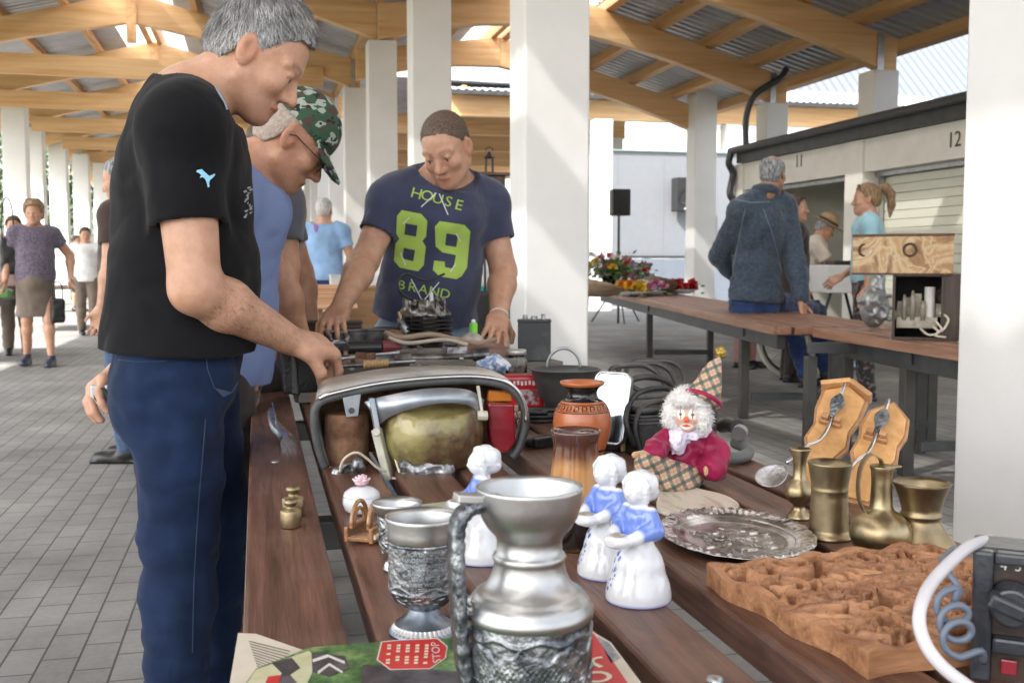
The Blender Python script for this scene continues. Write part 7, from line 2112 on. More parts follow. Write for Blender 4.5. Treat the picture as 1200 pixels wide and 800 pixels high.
for i, ch in enumerate("34567"):
    a = math.radians(128 - i * 24); c_ = kc + td * .030 * math.cos(a) + Vector((0, 0, .034 * math.sin(a))) + bd * .0014
    place_text(text_mesh(ch, .0125, .0001), "dial_number", c_, td, (0, 0, 1), NUM, rad, world=False)
k = MB(); k.box(td * .034 + Vector((0, 0, .015)) + nb_ * .002, (.014, .004, .014), Matrix((td, bd, Vector((0, 0, 1)))).transposed()); k.build("red_lamp", REDL, rad, bevel=.001)
cab = thing("thick_cable", "thick pale grey cable looping in front of the carved panel", "cable", on(1100, 790))
def wq(x, y, d): return W(x, y, d)
k = MB(); k.tube(spline([W(1160, 632, .93), W(1136, 640, .86), W(1108, 664, .82), W(1086, 692, .79), W(1077, 724, .77), W(1085, 755, .76), W(1106, 782, .75), W(1140, 808, .74), W(1180, 840, .74)], 8), .0056, 12); k.build("cable", mat("pale_cable", (.60, .59, .62), .45, var=.06), cab, world=True, smooth=True)
cab2 = thing("coiled_lead", "blue grey coiled lead hanging from the radio over the carved panel", "cable", on(1115, 740))
pts = [W(1120, 642, .93), W(1104, 655, .90), W(1112, 668, .88)]
base = [W(1112, 672, .87), W(1124, 690, .86), W(1118, 704, .85)]
for i in range(40):
    t = i / 39; a = t * 2 * math.pi * 2.6 + 1.2
    c = W(1114 + 12 * t, 704 + 52 * t, .85 - .02 * t); base.append(c + cr_ * .0140 * math.cos(a) + Vector((0, 0, .0125 * math.sin(a))) + ca_ * .004 * t)
base += [W(1150, 762, .83), W(1152, 775, .84)]
k = MB(); k.tube(spline(pts + base, 3), .0034, 10); k.build("lead", mat("blue_grey_cable", (.13, .16, .21), .35, var=.1), cab2, world=True, smooth=True)

# ---- second row: red tin, glass jar, pan, battery, mirror, case, hose ...
rt0 = on(612, 477)
rt = thing("red_tin", "bright red oil tin with pale label behind the greek vase", "tin", rt0, math.radians(-8))
RED = mat("red_enamel", (.48, .014, .016), .25, var=.12, coat=.4, vs=15)
k = MB(); k.box((0, 0, .046), (.115, .07, .092)); k.build("tin", RED, rt, bevel=.012, segs=3)
k = MB(); k.box((.012, -.0355, .032), (.06, .002, .042)); k.build("label", mat("faded_label", (.42, .36, .36), .5, col2=(.22, .03, .04), vs=50, thr=(.45, .55)), rt, bevel=.0008)
for i in range(7):
    k = MB(); k.box((-.036 + i * .0105, -.0358, .070 + (i % 3) * .001), (.006, .002, .011)); k.build("letter_mark", NUM, rt)
gj0 = W(605, 440, 3.0)
gjar = thing("glass_jar", "empty clear glass jar with metal lid behind the red tin", "jar", (gj0.x, gj0.y, TZ0 + .06))
GLASS = mat("clear_glass", (.92, .95, .94), .03, var=.0, trans=1.0)
k = MB(); k.lathe([(0, .001), (.030, .001), (.032, .006), (.032, .052), (.027, .062), (.0265, .070), (.0250, .070), (.0255, .061), (.030, .050), (.030, .008), (0, .006)], n=32); k.build("glass", GLASS, gjar, smooth=True)
k = MB(); k.lathe([(.0285, .070), (.0295, .071), (.0295, .083), (.027, .085), (0, .0855)], n=32); k.build("lid", mat("dull_tin_lid", (.48, .47, .44), .4, .7), gjar, smooth=True)
sp_ = thing("tin_box", "low grey tin box carrying the glass jar", "box", (gj0.x - .03, gj0.y + .02, TZ0))
MB().box((0, 0, .0295), (.12, .10, .058)).build("box", mat("grey_tin", (.20, .20, .19), .5, .4, var=.3, vs=20), sp_, bevel=.003)
pn0 = W(662, 470, 2.75); pn0.z = TZ0
pan = thing("mixing_bowl", "grey steel bowl with a raised ring handle at its rim", "bowl", pn0)
PANM = mat("grey_steel_bowl", (.12, .125, .125), .45, .6, var=.2, vs=10)
k = MB(); k.lathe([(0, .0005), (.040, .0005), (.045, .003), (.070, .04), (.086, .085), (.092, .108), (.0965, .110), (.0965, .112), (.090, .112), (.083, .088), (.066, .042), (.04, .006), (0, .005)], n=56); k.build("bowl", PANM, pan, smooth=True)
k = MB(); k.tube([cr_ * (.046 * math.cos(a)) + ca_ * .078 + Vector((0, 0, .108 + .052 * math.sin(a))) for a in np.linspace(-.1, math.pi + .1, 24)], .0042, 8); k.build("ring_handle", STEEL_GALV, pan, smooth=True)
bt0 = W(626, 422, 3.40)
bat = thing("old_battery", "dark grey old battery box with terminals standing in front of the white column", "battery", bt0, math.radians(-14))
k = MB(); k.box((0, 0, .064), (.108, .085, .128)); k.build("case", mat("dusty_black_ebonite", (.045, .05, .052), .55, col2=(.12, .125, .12), vs=12, thr=(.45, .75), bump=.2), bat, bevel=.004)
k = MB(); k.box((0, 0, .131), (.112, .089, .008)); k.build("lid", mat("dusty_black_ebonite", (0,) * 3), bat, bevel=.003)
for x, r, hh in ((-.03, .009, .016), (.0, .012, .012), (.03, .008, .018)):
    k = MB(); k.cyl((x, 0, .135), (x, 0, .135 + hh), r, r * .85, 12); k.build("terminal", ZINC, bat, bevel=.001)
bb = thing("wooden_block", "low wooden block under the old battery", "wood block", (bt0.x, bt0.y, TZ0), .1)
MB().box((0, 0, (bt0.z - TZ0) / 2), (.16, .12, bt0.z - TZ0 - .001)).build("block", wood_mat("grey_block", (.10, .085, .07), (.22, .19, .16), axis=0), bb, bevel=.003)
mi0 = W(716, 512, 2.12)
mir = thing("wing_mirror", "chrome framed car wing mirror standing tilted behind the greek vase", "mirror", (mi0.x, mi0.y, TZ0))
mx_ = Vector((.66, -.75, 0)); mz_ = Vector((.20, .18, 1)).normalized(); mx_ = (mx_ - mz_ * mx_.dot(mz_)).normalized(); mn_ = mx_.cross(mz_)
if mn_.dot(Vector((-mi0.x, -mi0.y, 0))) < 0: mn_ = -mn_
def rrect(w, h, r, n=6): return [(cx + r * math.cos(a), cy + r * math.sin(a)) for cx, cy, a0 in ((w / 2 - r, h / 2 - r, 0), (-w / 2 + r, h / 2 - r, 90), (-w / 2 + r, -h / 2 + r, 180), (w / 2 - r, -h / 2 + r, 270)) for a in [math.radians(a0 + 90 * i / n) for i in range(n + 1)]]
mo = Vector((0, 0, .092)) + cr_ * -.004
k = MB(); k.prism(rrect(.084, .150, .016), -.020, 0, (mo, mx_, mz_, mn_)); k.build("back_shell", mat("grey_mirror_shell", (.22, .23, .24), .35, .5), mir, bevel=.006)
k = MB(); rr_ = [mo + mx_ * p[0] + mz_ * p[1] + mn_ * .001 for p in rrect(.083, .149, .016)]; k.tube(rr_, .0034, 8, closed=True); k.build("chrome_frame", CHROME, mir, smooth=True)
k = MB(); k.prism(rrect(.078, .144, .014), .0004, .0022, (mo, mx_, mz_, mn_)); k.build("mirror_glass", mat("mirror_glass", (.30, .36, .41), .05, 1.0, var=.0), mir)
k = MB(); k.bar(Vector((-.02, .0, .012)), cr_ * .09 + ca_ * .02 + Vector((0, 0, .016)), .024, .022); k.build("stem", BLACK_PL, mir, bevel=.005)
k = MB(); k.box(cr_ * .020 + Vector((0, -.012, .018)), (.010, .012, .032)); k.build("hinge", mat("brass_hinge", (.5, .40, .2), .35, .9), mir, bevel=.001)
cc0 = W(778, 500, 2.10); cc0.z = TZ0
cse = thing("leather_case", "old black leather camera case with looping straps behind the clown", "case", cc0, math.radians(12))
LBK2 = mat("dusty_black_leather", (.018, .018, .018), .5, col2=(.085, .082, .078), vs=14, thr=(.45, .75), bump=.35, bs=100)
k = MB(); k.box((.02, .03, .042), (.20, .125, .084)); k.build("body", LBK2, cse, bevel=.016, segs=3)
k = MB(); k.box((.02, .03, .092), (.192, .118, .014)); k.build("lid", LBK2, cse, bevel=.006)
for zz in (.066, .074, .081):
    k = MB(); k.tube([Vector((.02 + p[0], .03 + p[1], zz)) for p in rrect(.204, .129, .018)], .0024, 6, closed=True); k.build("piping", mat("worn_leather_edge", (.07, .068, .065), .5, var=.3), cse, smooth=True)
k = MB(); k.tube([Vector((.03 + .035 * math.cos(a), .02 + .03 * math.sin(a), .100)) for a in np.linspace(0, 6.283, 25)[:-1]], .0032, 8, closed=True); k.build("lens_ring", STEEL_DARK, cse, smooth=True)
for pts, w in (([(-.085, -.02, .02), (-.100, -.01, .075), (-.06, .02, .118), (.0, .03, .130), (.06, .05, .118), (.10, .07, .09)], .0062), ([(-.075, .05, .06), (-.085, .05, .12), (-.03, .06, .150), (.05, .07, .140), (.09, .08, .10)], .0070), ([(-.08, -.035, .01), (-.09, -.03, .06), (-.065, -.02, .10), (.01, .0, .108), (.09, .02, .112), (.13, .04, .095)], .0048)):
    k = MB(); k.tube(spline(pts, 7), w, 8); k.build("strap", LBK2, cse, smooth=True)
ho = thing("hose", "grey ribbed hose ring with black coupling beside the clown", "hose", on(850, 540))
hp_ = spline([W(812, 536, 1.98), W(838, 541, 1.93), W(862, 537, 1.92), W(876, 524, 1.95), W(874, 508, 2.02), W(862, 499, 2.08)], 8); hp_ = [Vector((p.x, p.y, TZ0 + .014)) for p in hp_]
k = MB(); k.tube(hp_, .0125, 12); k.build("hose", mat("grey_hose", (.13, .14, .135), .5, var=.15, vs=30), ho, world=True, smooth=True)
k = MB(); k.tube([W(864, 500, 2.07), W(854, 497, 2.12), W(846, 499, 2.16)], [.0155, .0165, .015], 14); k.build("coupling", BLACK_PL, ho, world=True, auto=40)
k = MB(); k.cyl(W(868, 505, 2.04), W(866, 508, 2.03), .016, .016, 16); k.build("clamp", STEEL_GALV, ho, world=True)
for i, (qx, qy, lab) in enumerate(((603, 498, "small corked glass bottle, left of the pair behind the greek vase"), (611, 506, "small corked glass bottle, right of the pair behind the greek vase"))):
    t = thing("corked_bottle", lab, "bottle", on(qx, qy)); k = MB(); k.lathe([(0, .001), (.011, .001), (.012, .004), (.012, .028), (.009, .033), (.0085, .036), (.0075, .036), (.0075, .032), (.0105, .026), (.0105, .006), (0, .004)], n=20); k.build("glass", GLASS, t, smooth=True)
    k = MB(); k.cyl((0, 0, .032), (0, 0, .048), .0085, .0098, 14); k.build("cork", mat("cork", (.48, .36, .23), .8, var=.2, vs=90, bump=.3), t, bevel=.001)
bk_ = thing("black_buckle", "black oval buckle shaped clamp lying in front of the red tin", "clamp", on(634, 522), .5)
k = MB(); k.tube([Vector((.040 * math.cos(a), .022 * math.sin(a), .011)) for a in np.linspace(0, 6.283, 33)[:-1]], .0095, 8, closed=True); k.build("ring", BLACK_PL, bk_, smooth=True)
k = MB(); k.box((-.020, -.024, .013), (.052, .014, .022)); k.build("block", BLACK_PL, bk_, bevel=.004)
pw = thing("chrome_cup", "small chrome lamp cup lying beside the corked bottles", "lamp cup", on(591, 494), .4)
k = MB(); k.lathe([(0, .0), (.010, .001), (.022, .010), (.027, .020), (.0285, .021), (.026, .021), (.021, .012), (.01, .004), (0, .003)], n=32, axis=(.3, -.6, .75)); o = k.build("cup", CHROME, pw, smooth=True); o.location = (0, 0, .016)

# ---- the pile of tools at the far end of the table
def grp(t): return t
tray_b = thing("tool_tray", "shallow grey wooden tray full of tools at the far end", "tray", W(470, 432, 3.18).xy.to_3d() + Vector((0, 0, TZ0)))
GREYW = wood_mat("weathered_grey_wood", (.12, .10, .085), (.27, .235, .20), axis=0, rough=.8)
tc_ = Vector((0, .06, 0))
k = MB(); k.box((0, .06, .010), (.62, .40, .014)); k.build("bottom", GREYW, tray_b)
for c, s in (((0, -.145, .034), (.62, .014, .062)), ((0, .265, .034), (.62, .014, .062)), ((-.312, .06, .034), (.014, .395, .062)), ((.312, .06, .034), (.014, .395, .062))):
    k = MB(); k.box(c, s); k.build("side", GREYW, tray_b, bevel=.002)
OIL = mat("oily_steel", (.045, .045, .046), .35, .85, col2=(.20, .19, .18), vs=18, rvar=.12, bump=.15)
def tool(name, label, cat): return lambda loc, rz=0: thing(name, label, cat, loc, rz)
# engine cylinder with fins
e0 = W(498, 409, 3.30)
eng = thing("engine_cylinder", "black finned engine cylinder with domed head and cable on the tool pile", "engine part", e0)
k = MB(); k.lathe([(0, 0), (.055, 0), (.058, .004), (.058, .020), (.05, .022), (0, .022)], n=36); k.build("flange", OIL, eng, auto=40)
for i in range(6):
    k = MB(); k.lathe([(.030, .028 + i * .0125), (.086, .028 + i * .0125), (.088, .030 + i * .0125), (.086, .033 + i * .0125), (.030, .033 + i * .0125)], n=44); k.build("fin", mat("black_cast_iron", (.022, .021, .021), .5, .5, var=.3, vs=30), eng, auto=40)
k = MB(); k.cyl((0, 0, .02), (0, 0, .105), .045, .045, 24); k.build("barrel", OIL, eng)
f = Field((-.10, -.10, .09), (.10, .10, .18), .003); f.ell((0, 0, .105), (.082, .080, .042), None, 0); f.ell((-.02, -.01, .135), (.035, .05, .018), None, .01)
for i in range(5): f.box((-.055 + i * .027, 0, .135), (.004, .06, .020), None, .003, .004)
for x, y in ((.05, -.04), (.045, .04), (-.055, .035), (.03, -.06)): f.cap((x, y, .11), (x, y, .155), .010, .008, .004)
f.cut((0, 0, .104), (0, 0, -1)); f.noise(.002, 90, seed=3); f.build("cylinder_head", mat("oily_alloy", (.07, .065, .062), .3, .9, col2=(.42, .41, .39), vs=24, rvar=.1, thr=(.4, .62)), eng, False, 1)
k = MB(); k.cyl((.02, -.01, .15), (.02, -.01, .178), .007, .005, 12); k.build("spark_plug", PORC, eng)
k = MB(); k.tube(spline([(-.03, .0, .15), (-.075, -.02, .175), (-.085, -.02, .21), (-.06, -.02, .235), (.0, -.03, .215), (.06, -.02, .235)], 7), .004, 8); k.build("cable", BLACK_PL, eng, smooth=True)
k = MB(); k.cyl((.05, -.075, .02), (.105, -.09, .018), .019, .019, 18); k.build("exhaust_port", OIL, eng, bevel=.002)
def simple(name, label, cat, loc, builders, rz=0, group=None):
    t = thing(name, label, cat, loc, rz, group)
    for part, kk, mm, kw in builders: kk.build(part, mm, t, **kw)
    return t
zt = lambda x, y, Y: W(x, y, Y)
c = W(462, 398, 3.22); k = MB(); k.lathe([(0, -.028), (.012, -.026), (.030, -.008), (.032, .006), (.026, .022), (.012, .03), (0, .031)], n=28, axis=(.3, -.9, .3))
simple("gear_knob", "round brown knob beside the engine cylinder", "knob", c, [("knob", k, mat("brown_knob", (.20, .11, .065), .45, var=.3, vs=30), dict(smooth=True))])
c = W(474, 386, 3.26); k = MB(); k.tube([(-.012, 0, .035), (-.004, 0, .01), (.012, 0, -.03), (.016, 0, -.045)], [.010, .019, .015, .009], 12); k2 = MB(); k2.cyl((-.012, 0, .034), (-.018, 0, .055), .008, .005, 10)
simple("carburettor_bowl", "small shiny carburettor part leaning on the fins", "engine part", c, [("bowl", k, ZINC, dict(smooth=True)), ("nozzle", k2, BRASS, {})])
# hoses, rods and tools lying over the tray
for nm, lab, pts, r, m_ in (("bent_tube", "tan bent tube lying over the tools", [(452, 390, 3.15), (470, 396, 3.1), (505, 392, 3.12), (535, 398, 3.14), (560, 402, 3.1), (580, 398, 3.2)], .0085, mat("tan_hose", (.30, .22, .155), .6, var=.2)),
                        ("bent_tube", "pale thin hose curving along the tool pile", [(456, 396, 3.08), (478, 402, 3.04), (520, 398, 3.06), (548, 404, 3.05)], .006, mat("pale_hose", (.42, .36, .29), .6, var=.2)),
                        ("iron_pipe", "dull iron pipe lying behind the headlamp", [(478, 420, 3.02), (520, 419, 3.0), (566, 416, 2.98)], .0135, OIL),
                        ("steel_rod", "thin bright steel rod lying across the tools", [(372, 424, 3.0), (420, 418, 2.98), (468, 413, 2.95)], .005, STEEL_GALV),
                        ("steel_rod", "short dark steel rod under the screwdriver", [(385, 430, 2.85), (430, 427, 2.85), (480, 425, 2.85)], .006, OIL)):
    P_ = [W(*p) for p in pts]; t = thing(nm, lab, "rod" if "rod" in nm else ("pipe" if "pipe" in nm else "tube"), P_[0]); k = MB(); k.tube(spline(P_, 6), r, 10); k.build("tube" if "rod" not in nm else "shaft", m_, t, world=True, smooth=True)
    if nm == "iron_pipe":
        k = MB(); a, b = P_[-2], P_[-1]; d_ = (b - a).normalized(); k.cyl(b - d_ * .03, b + d_ * .02, .021, .021, 16); k.build("collar", OIL, t, world=True, bevel=.002)
        k = MB(); k.cyl(P_[0] - d_ * .02, P_[0] + d_ * .012, .019, .019, 6); k.build("nut", OIL, t, world=True, bevel=.001)
P_ = [W(426, 427, 2.80), W(456, 425, 2.80)]; d_ = (P_[1] - P_[0]).normalized(); t = thing("screwdriver", "screwdriver with ribbed tan handle behind the headlamp chrome", "screwdriver", P_[0])
k = MB(); L_ = (P_[1] - P_[0]).length
k.tube([P_[0] + d_ * L_ * i / 24 for i in range(25)], [.0115 if i % 3 else .0095 for i in range(25)], 12); k.build("handle", mat("tan_handle", (.42, .27, .12), .5), t, world=True, auto=60)
k = MB(); k.tube([P_[1], P_[1] + d_ * .07], .004, 8); k.build("shaft", STEEL_GALV, t, world=True)
k = MB(); k.cyl(P_[1] - d_ * .002, P_[1] + d_ * .014, .012, .009, 12); k.build("ferrule", OIL, t, world=True)
k = MB(); k.cyl((-.06, 0, 0), (.035, 0, 0), .019, .019, 18); k2 = MB(); k2.cyl((.0355, 0, 0), (.095, .01, -.002), .0195, .014, 18)
simple("torch", "dark hand torch with dull red head on the tool pile", "torch", W(432, 407, 3.05), [("barrel", k, BLACK_PL, dict(bevel=.002)), ("head", k2, mat("dull_red_plastic", (.17, .03, .035), .4, var=.2), dict(bevel=.002))], rz=.1)
for i, (qx, qy, Y, sx, sy, sz, rz, lab, m_) in enumerate(((430, 398, 3.42, .20, .10, .06, .1, "dark open metal box behind the torch", OIL), (383, 388, 3.50, .22, .10, .05, -.05, "dark wooden case under the hand of the young man", wood_mat("dark_case_wood", (.05, .03, .022), (.12, .075, .055), axis=0)), (512, 414, 3.08, .26, .05, .03, .03, "grey wooden batten lying along the tool tray", GREYW), (545, 425, 3.0, .30, .06, .025, .0, "worn grey wooden slat in the tool pile", GREYW))):
    p = W(qx, qy, Y); t = thing(("metal_box", "wooden_case", "wood_batten", "wood_batten")[i], lab, ("box", "case", "batten", "batten")[i], p, rz)
    k = MB(); k.box((0, 0, 0), (sx, sy, sz)); k.build("body", m_, t, bevel=.003)
    if i < 2:
        k = MB(); k.box((0, 0, sz / 2 + .004), (sx + .006, sy + .006, .008)); k.build("lid", m_, t, bevel=.002)
k = MB(); k.lathe([(0, -.004), (.050, -.004), (.056, .0), (.082, .004), (.086, .008), (.083, .011), (.055, .008), (.035, .014), (0, .015)], n=44, axis=(.05, -.25, 1))
simple("brake_disc", "rusty reddish round plate lying on the tool pile", "metal plate", W(568, 414, 3.05), [("plate", k, mat("rusty_plate", (.14, .065, .05), .6, .3, col2=(.27, .17, .14), vs=16, bump=.3), dict(smooth=True, auto=45))])
k = MB(); k.lathe([(0, .028), (.015, .027), (.034, .015), (.046, -.012), (.050, -.030), (.047, -.031), (.03, .01), (0, .022)], n=36, axis=(.5, -.4, .75))
simple("lamp_cowl", "pale grey metal lamp cowl behind the rusty plate", "lamp cowl", W(556, 402, 3.18), [("cowl", k, mat("pale_grey_metal", (.38, .36, .33), .45, .3, var=.2, vs=18), dict(smooth=True))])
f = Field((-.06, -.05, -.03), (.06, .05, .04), .0025); f.ell((0, 0, 0), (.046, .03, .022), None, 0); f.noise(.012, 48, seed=6, oct=3)
t = thing("crumpled_foil", "crumpled blue and white plastic behind the headlamp", "plastic scrap", W(580, 428, 2.75)); f.build("scrap", mat("blue_white_plastic", (.16, .24, .42), .25, col2=(.62, .66, .72), vs=40, thr=(.42, .56)), t, False, 0)
k = MB(); k.cyl((0, 0, 0), (0, 0, .040), .013, .013, 16); k2 = MB(); k2.cyl((0, 0, .0405), (0, 0, .052), .008, .006, 12)
simple("neon_bottle", "tiny neon green bottle behind the tools", "bottle", W(555, 393, 3.35), [("bottle", k, mat("neon_green", (.25, .75, .08), .4), dict(bevel=.003)), ("cap", k2, PORC, dict(bevel=.001))])
k = MB(); k.tube(spline([(-.02, -.03, 0), (-.03, 0, .02), (0, .02, .025), (.03, 0, .01), (.02, -.03, 0)], 5), .006, 8); k2 = MB(); k2.cyl((-.03, -.02, -.01), (.03, .02, -.01), .012, .010, 12)
simple("small_clamp", "small silver clamp beside the open metal box", "clamp", W(396, 398, 3.25), [("bow", k, ZINC, dict(smooth=True)), ("jaw", k2, STEEL_GALV, dict(bevel=.002))])
R_ = random.Random(21)
for i in range(16):
    qx, qy, Y = R_.uniform(385, 560), R_.uniform(404, 428), R_.uniform(2.85, 3.2); p = W(qx, qy, Y); p.z = max(TZ0 + .02, p.z - .012); kind_ = i % 4
    lab = "loose %s piece in the tool tray" % ("bolt", "nut", "spanner", "bracket")[kind_]
    t = thing(("bolt", "nut", "spanner", "bracket")[kind_], lab, ("bolt", "nut", "spanner", "bracket")[kind_], p, R_.uniform(0, 3.1), "loose ironware in the tool tray"); k = MB(); m_ = R_.choice((OIL, RUST, STEEL_GALV, ZINC))
    if kind_ == 0: k.cyl((0, 0, 0), (.05, 0, .004), .005, .005, 10); k.cyl((-.008, 0, 0), (0, 0, 0), .010, .010, 6)
    elif kind_ == 1: k.lathe([(.007, 0), (.014, 0), (.014, .010), (.007, .010), (.007, 0)], n=6)
    elif kind_ == 2:
        k.prism([(-.06, -.006), (.05, -.006), (.062, -.014), (.078, -.012), (.070, -.004), (.070, .004), (.078, .012), (.062, .014), (.05, .006), (-.06, .006)], 0, .006)
    else: k.prism([(0, 0), (.06, 0), (.06, .008), (.008, .008), (.008, .045), (0, .045)], 0, .018)
    k.build("body", m_, t, bevel=.0008)

fr0 = on(748, 470)
frm = thing("lamp_ring", "dull grey rounded metal lamp rim leaning behind the wing mirror", "lamp rim", fr0, .3)
k = MB(); k.tube([Vector((p[0], p[1] * .75, .058 + p[1] * .62)) for p in rrect(.17, .13, .05)], .008, 8, closed=True); k.build("rim", mat("dull_grey_metal", (.10, .10, .098), .4, .6, var=.25, vs=20), frm, smooth=True)
d_ = dup(frm, Vector((fr0.x + .045, fr0.y + .05, TZ0)), .05, "second dull grey lamp rim leaning behind the first one")
d_ = dup(frm, Vector((fr0.x + .10, fr0.y + .13, TZ0)), -.2, "third dull grey lamp rim at the back of the leaning rims")
rb_ = thing("rubber_seal", "coiled black rubber seal lying between the red tin and the corked bottles", "rubber seal", on(640, 498))
k = MB(); k.tube([Vector(((.05 + .004 * i / 20) * math.cos(i * .35), (.036 + .003 * i / 20) * math.sin(i * .35), .008 + .0006 * i)) for i in range(50)], .006, 8); k.build("seal", BLACK_PL, rb_, smooth=True)
R_ = random.Random(77)
for i in range(12):
    qx, qy = R_.uniform(585, 655), R_.uniform(440, 470); p = on(qx, qy); p.z = TZ0 + .008
    kind_ = i % 3; t = thing(("pipe_fitting", "cog", "short_chain")[kind_], "small %s lying beside the grey steel bowl" % ("oily pipe fitting", "oily cog", "rusty length of chain")[kind_], ("fitting", "cog", "chain")[kind_], p, R_.uniform(0, 3), "oily small parts beside the steel bowl"); k = MB(); m_ = R_.choice((OIL, RUST, ZINC))
    if kind_ == 0: k.cyl((-.03, 0, .006), (.03, 0, .006), .012, .012, 14); k.cyl((.028, 0, .006), (.04, 0, .006), .017, .017, 6)
    elif kind_ == 1: k.lathe([(.008, 0), (.034, 0), (.034, .012), (.008, .012), (.008, 0)], n=36, wob=lambda t_, z: 1 + .05 * math.copysign(1, math.sin(t_ * 12)))
    else:
        k.tube(spline([(-.05, 0, .004), (-.02, .02, .004), (.02, -.01, .004), (.05, .015, .004)], 6), .006, 6)
    k.build("body", m_, t, bevel=.0008)
# ================================================================ RIGHT HAND TABLES AND THE BACKGROUND
FL = {n: mat("petal_" + n, c, .5, var=.15, vs=40) for n, c in (("red", (.55, .02, .03)), ("white", (.78, .77, .74)), ("yellow", (.75, .50, .04)), ("orange", (.75, .28, .02)), ("pink", (.60, .22, .36)), ("lilac", (.50, .40, .62)))}
LEAF2 = mat("bouquet_leaf", (.07, .15, .03), .5, var=.4, vs=30)
def blossoms(t, spots, r, m, R):
    vs, fs = [], []
    for c in spots:
        c = Vector(c)
        for k_ in range(14):
            a = R.uniform(0, 6.28); e = R.uniform(.1, 1.4); d = Vector((math.cos(a) * math.cos(e), math.sin(a) * math.cos(e), math.sin(e))); s = d.orthogonal().normalized() * r * .42; u = d.cross(s).normalized() * r * .35
            q = len(vs); vs += [c, c + d * r * .6 + s, c + d * r + u * .3, c + d * r * .6 - s]; fs.append((q, q + 1, q + 2, q + 3))
    k = MB(); k.add(vs, fs); return k.build("blossom", m, t, fix=False)
def foliage(t, c, rad, n, R, size=.03):
    vs, fs = [], []
    for _ in range(n):
        p = Vector(c) + Vector((R.gauss(0, .5) * rad[0], R.gauss(0, .5) * rad[1], R.gauss(0, .45) * rad[2])); a = Vector((R.gauss(0, 1), R.gauss(0, 1), R.gauss(.4, 1))).normalized() * size * R.uniform(.6, 1.3); b = a.orthogonal().normalized() * size * .35
        q = len(vs); vs += [p - a, p + b, p + a, p - b]; fs.append((q, q + 1, q + 2, q + 3))
    k = MB(); k.add(vs, fs); k.build("foliage", LEAF2, t, fix=False)
YB = 11.2
R_ = random.Random(31)
def bq(x, y): return W(x, y, YB)
p = px(716, 341, TZ0); p.y = p.y
def at_table(x, y, z=TZ0 + .002): 
    q = px(x, y, z); return q
b1 = at_table(714, 343)
fv = thing("flower_vase", "glass vase of mixed flowers on the far end of the long slatted table", "vase", b1)
k = MB(); k.lathe([(0, .002), (.07, .002), (.08, .02), (.10, .28), (.095, .28), (.075, .02), (0, .015)], n=24); k.build("glass", GLASS, fv, smooth=True)
foliage(fv, (0, 0, .30), (.34, .28, .15), 420, R_, .055)
foliage(fv, (0, 0, .18), (.09, .09, .2), 120, R_, .05)
for n, cnt in (("white", 8), ("yellow", 4), ("pink", 5), ("lilac", 5), ("red", 3)): blossoms(fv, [(R_.uniform(-.30, .30), R_.uniform(-.25, .1), R_.uniform(.20, .46)) for _ in range(cnt)], .075, FL[n], R_)
b2 = at_table(745, 338)
fv2 = thing("flower_basket", "wicker basket of red, pink and white flowers beside the flower vase", "basket", b2)
k = MB(); k.lathe([(0, .003), (.12, .003), (.17, .12), (.16, .12), (.11, .015), (0, .012)], n=28); k.build("basket", mat("wicker", (.22, .12, .06), .7, var=.4, vs=50, bump=.5, bs=80), fv2, smooth=True)
k = MB(); k.tube([cr_ * .16 * math.cos(a) + Vector((0, 0, .11 + .26 * math.sin(a))) for a in np.linspace(0, math.pi, 18)], .012, 8); k.build("handle", mat("wicker", (0,) * 3), fv2, smooth=True)
foliage(fv2, (0, 0, .22), (.28, .2, .16), 260, R_, .05)
for n, cnt in (("red", 5), ("white", 6), ("pink", 5)): blossoms(fv2, [(R_.uniform(-.26, .26), R_.uniform(-.2, .05), R_.uniform(.14, .36)) for _ in range(cnt)], .075, FL[n], R_)
b3 = at_table(708, 346)
def trough(label, loc, rz, ln, m):
    t = thing("wooden_trough", label, "trough", loc, rz); f = Field((-ln, -.25, -.02), (ln, .25, .3), .02)
    f.ell((0, 0, .16), (ln * .8, .20, .16), None, 0); f.ell((0, 0, .22), (ln * .7, .165, .15), None, .01, 's'); f.cut((0, 0, .17), (.25, 0, 1)); f.cut((0, 0, .012), (0, 0, -1)); f.build("trough", m, t, False, 1); return t
trough("pale carved wooden trough in front of the flower vase", at_table(702, 349), .2, .42, wood_mat("pale_trough_wood", (.28, .19, .12), (.48, .35, .24), axis=0, rough=.6))
trough("dark brown pointed wooden trough between the flowers and the red flower plate", at_table(774, 345), .7, .34, wood_mat("dark_trough_wood", (.09, .05, .03), (.20, .12, .075), axis=0, rough=.6))
for (x, y, cols, lab) in ((740, 347, ("orange", "yellow"), "plate of orange and yellow flower heads on the long slatted table"), (760, 346, ("white", "pink"), "plate of white and pink flower heads on the long slatted table"), (797, 344, ("red", "red"), "plate heaped with red flower heads near the white column")):
    b = at_table(x, y); t = thing("flower_plate", lab, "plate", b); k = MB(); k.lathe([(0, .003), (.12, .003), (.22, .05), (.215, .055), (.12, .012), (0, .01)], n=32); k.build("plate", PORC, t, smooth=True)
    for n in cols: blossoms(t, [(R_.uniform(-.18, .18), R_.uniform(-.14, .14), R_.uniform(.05, .13)) for _ in range(14)], .075, FL[n], R_)
    foliage(t, (0, 0, .05), (.26, .2, .05), 50, R_, .05)

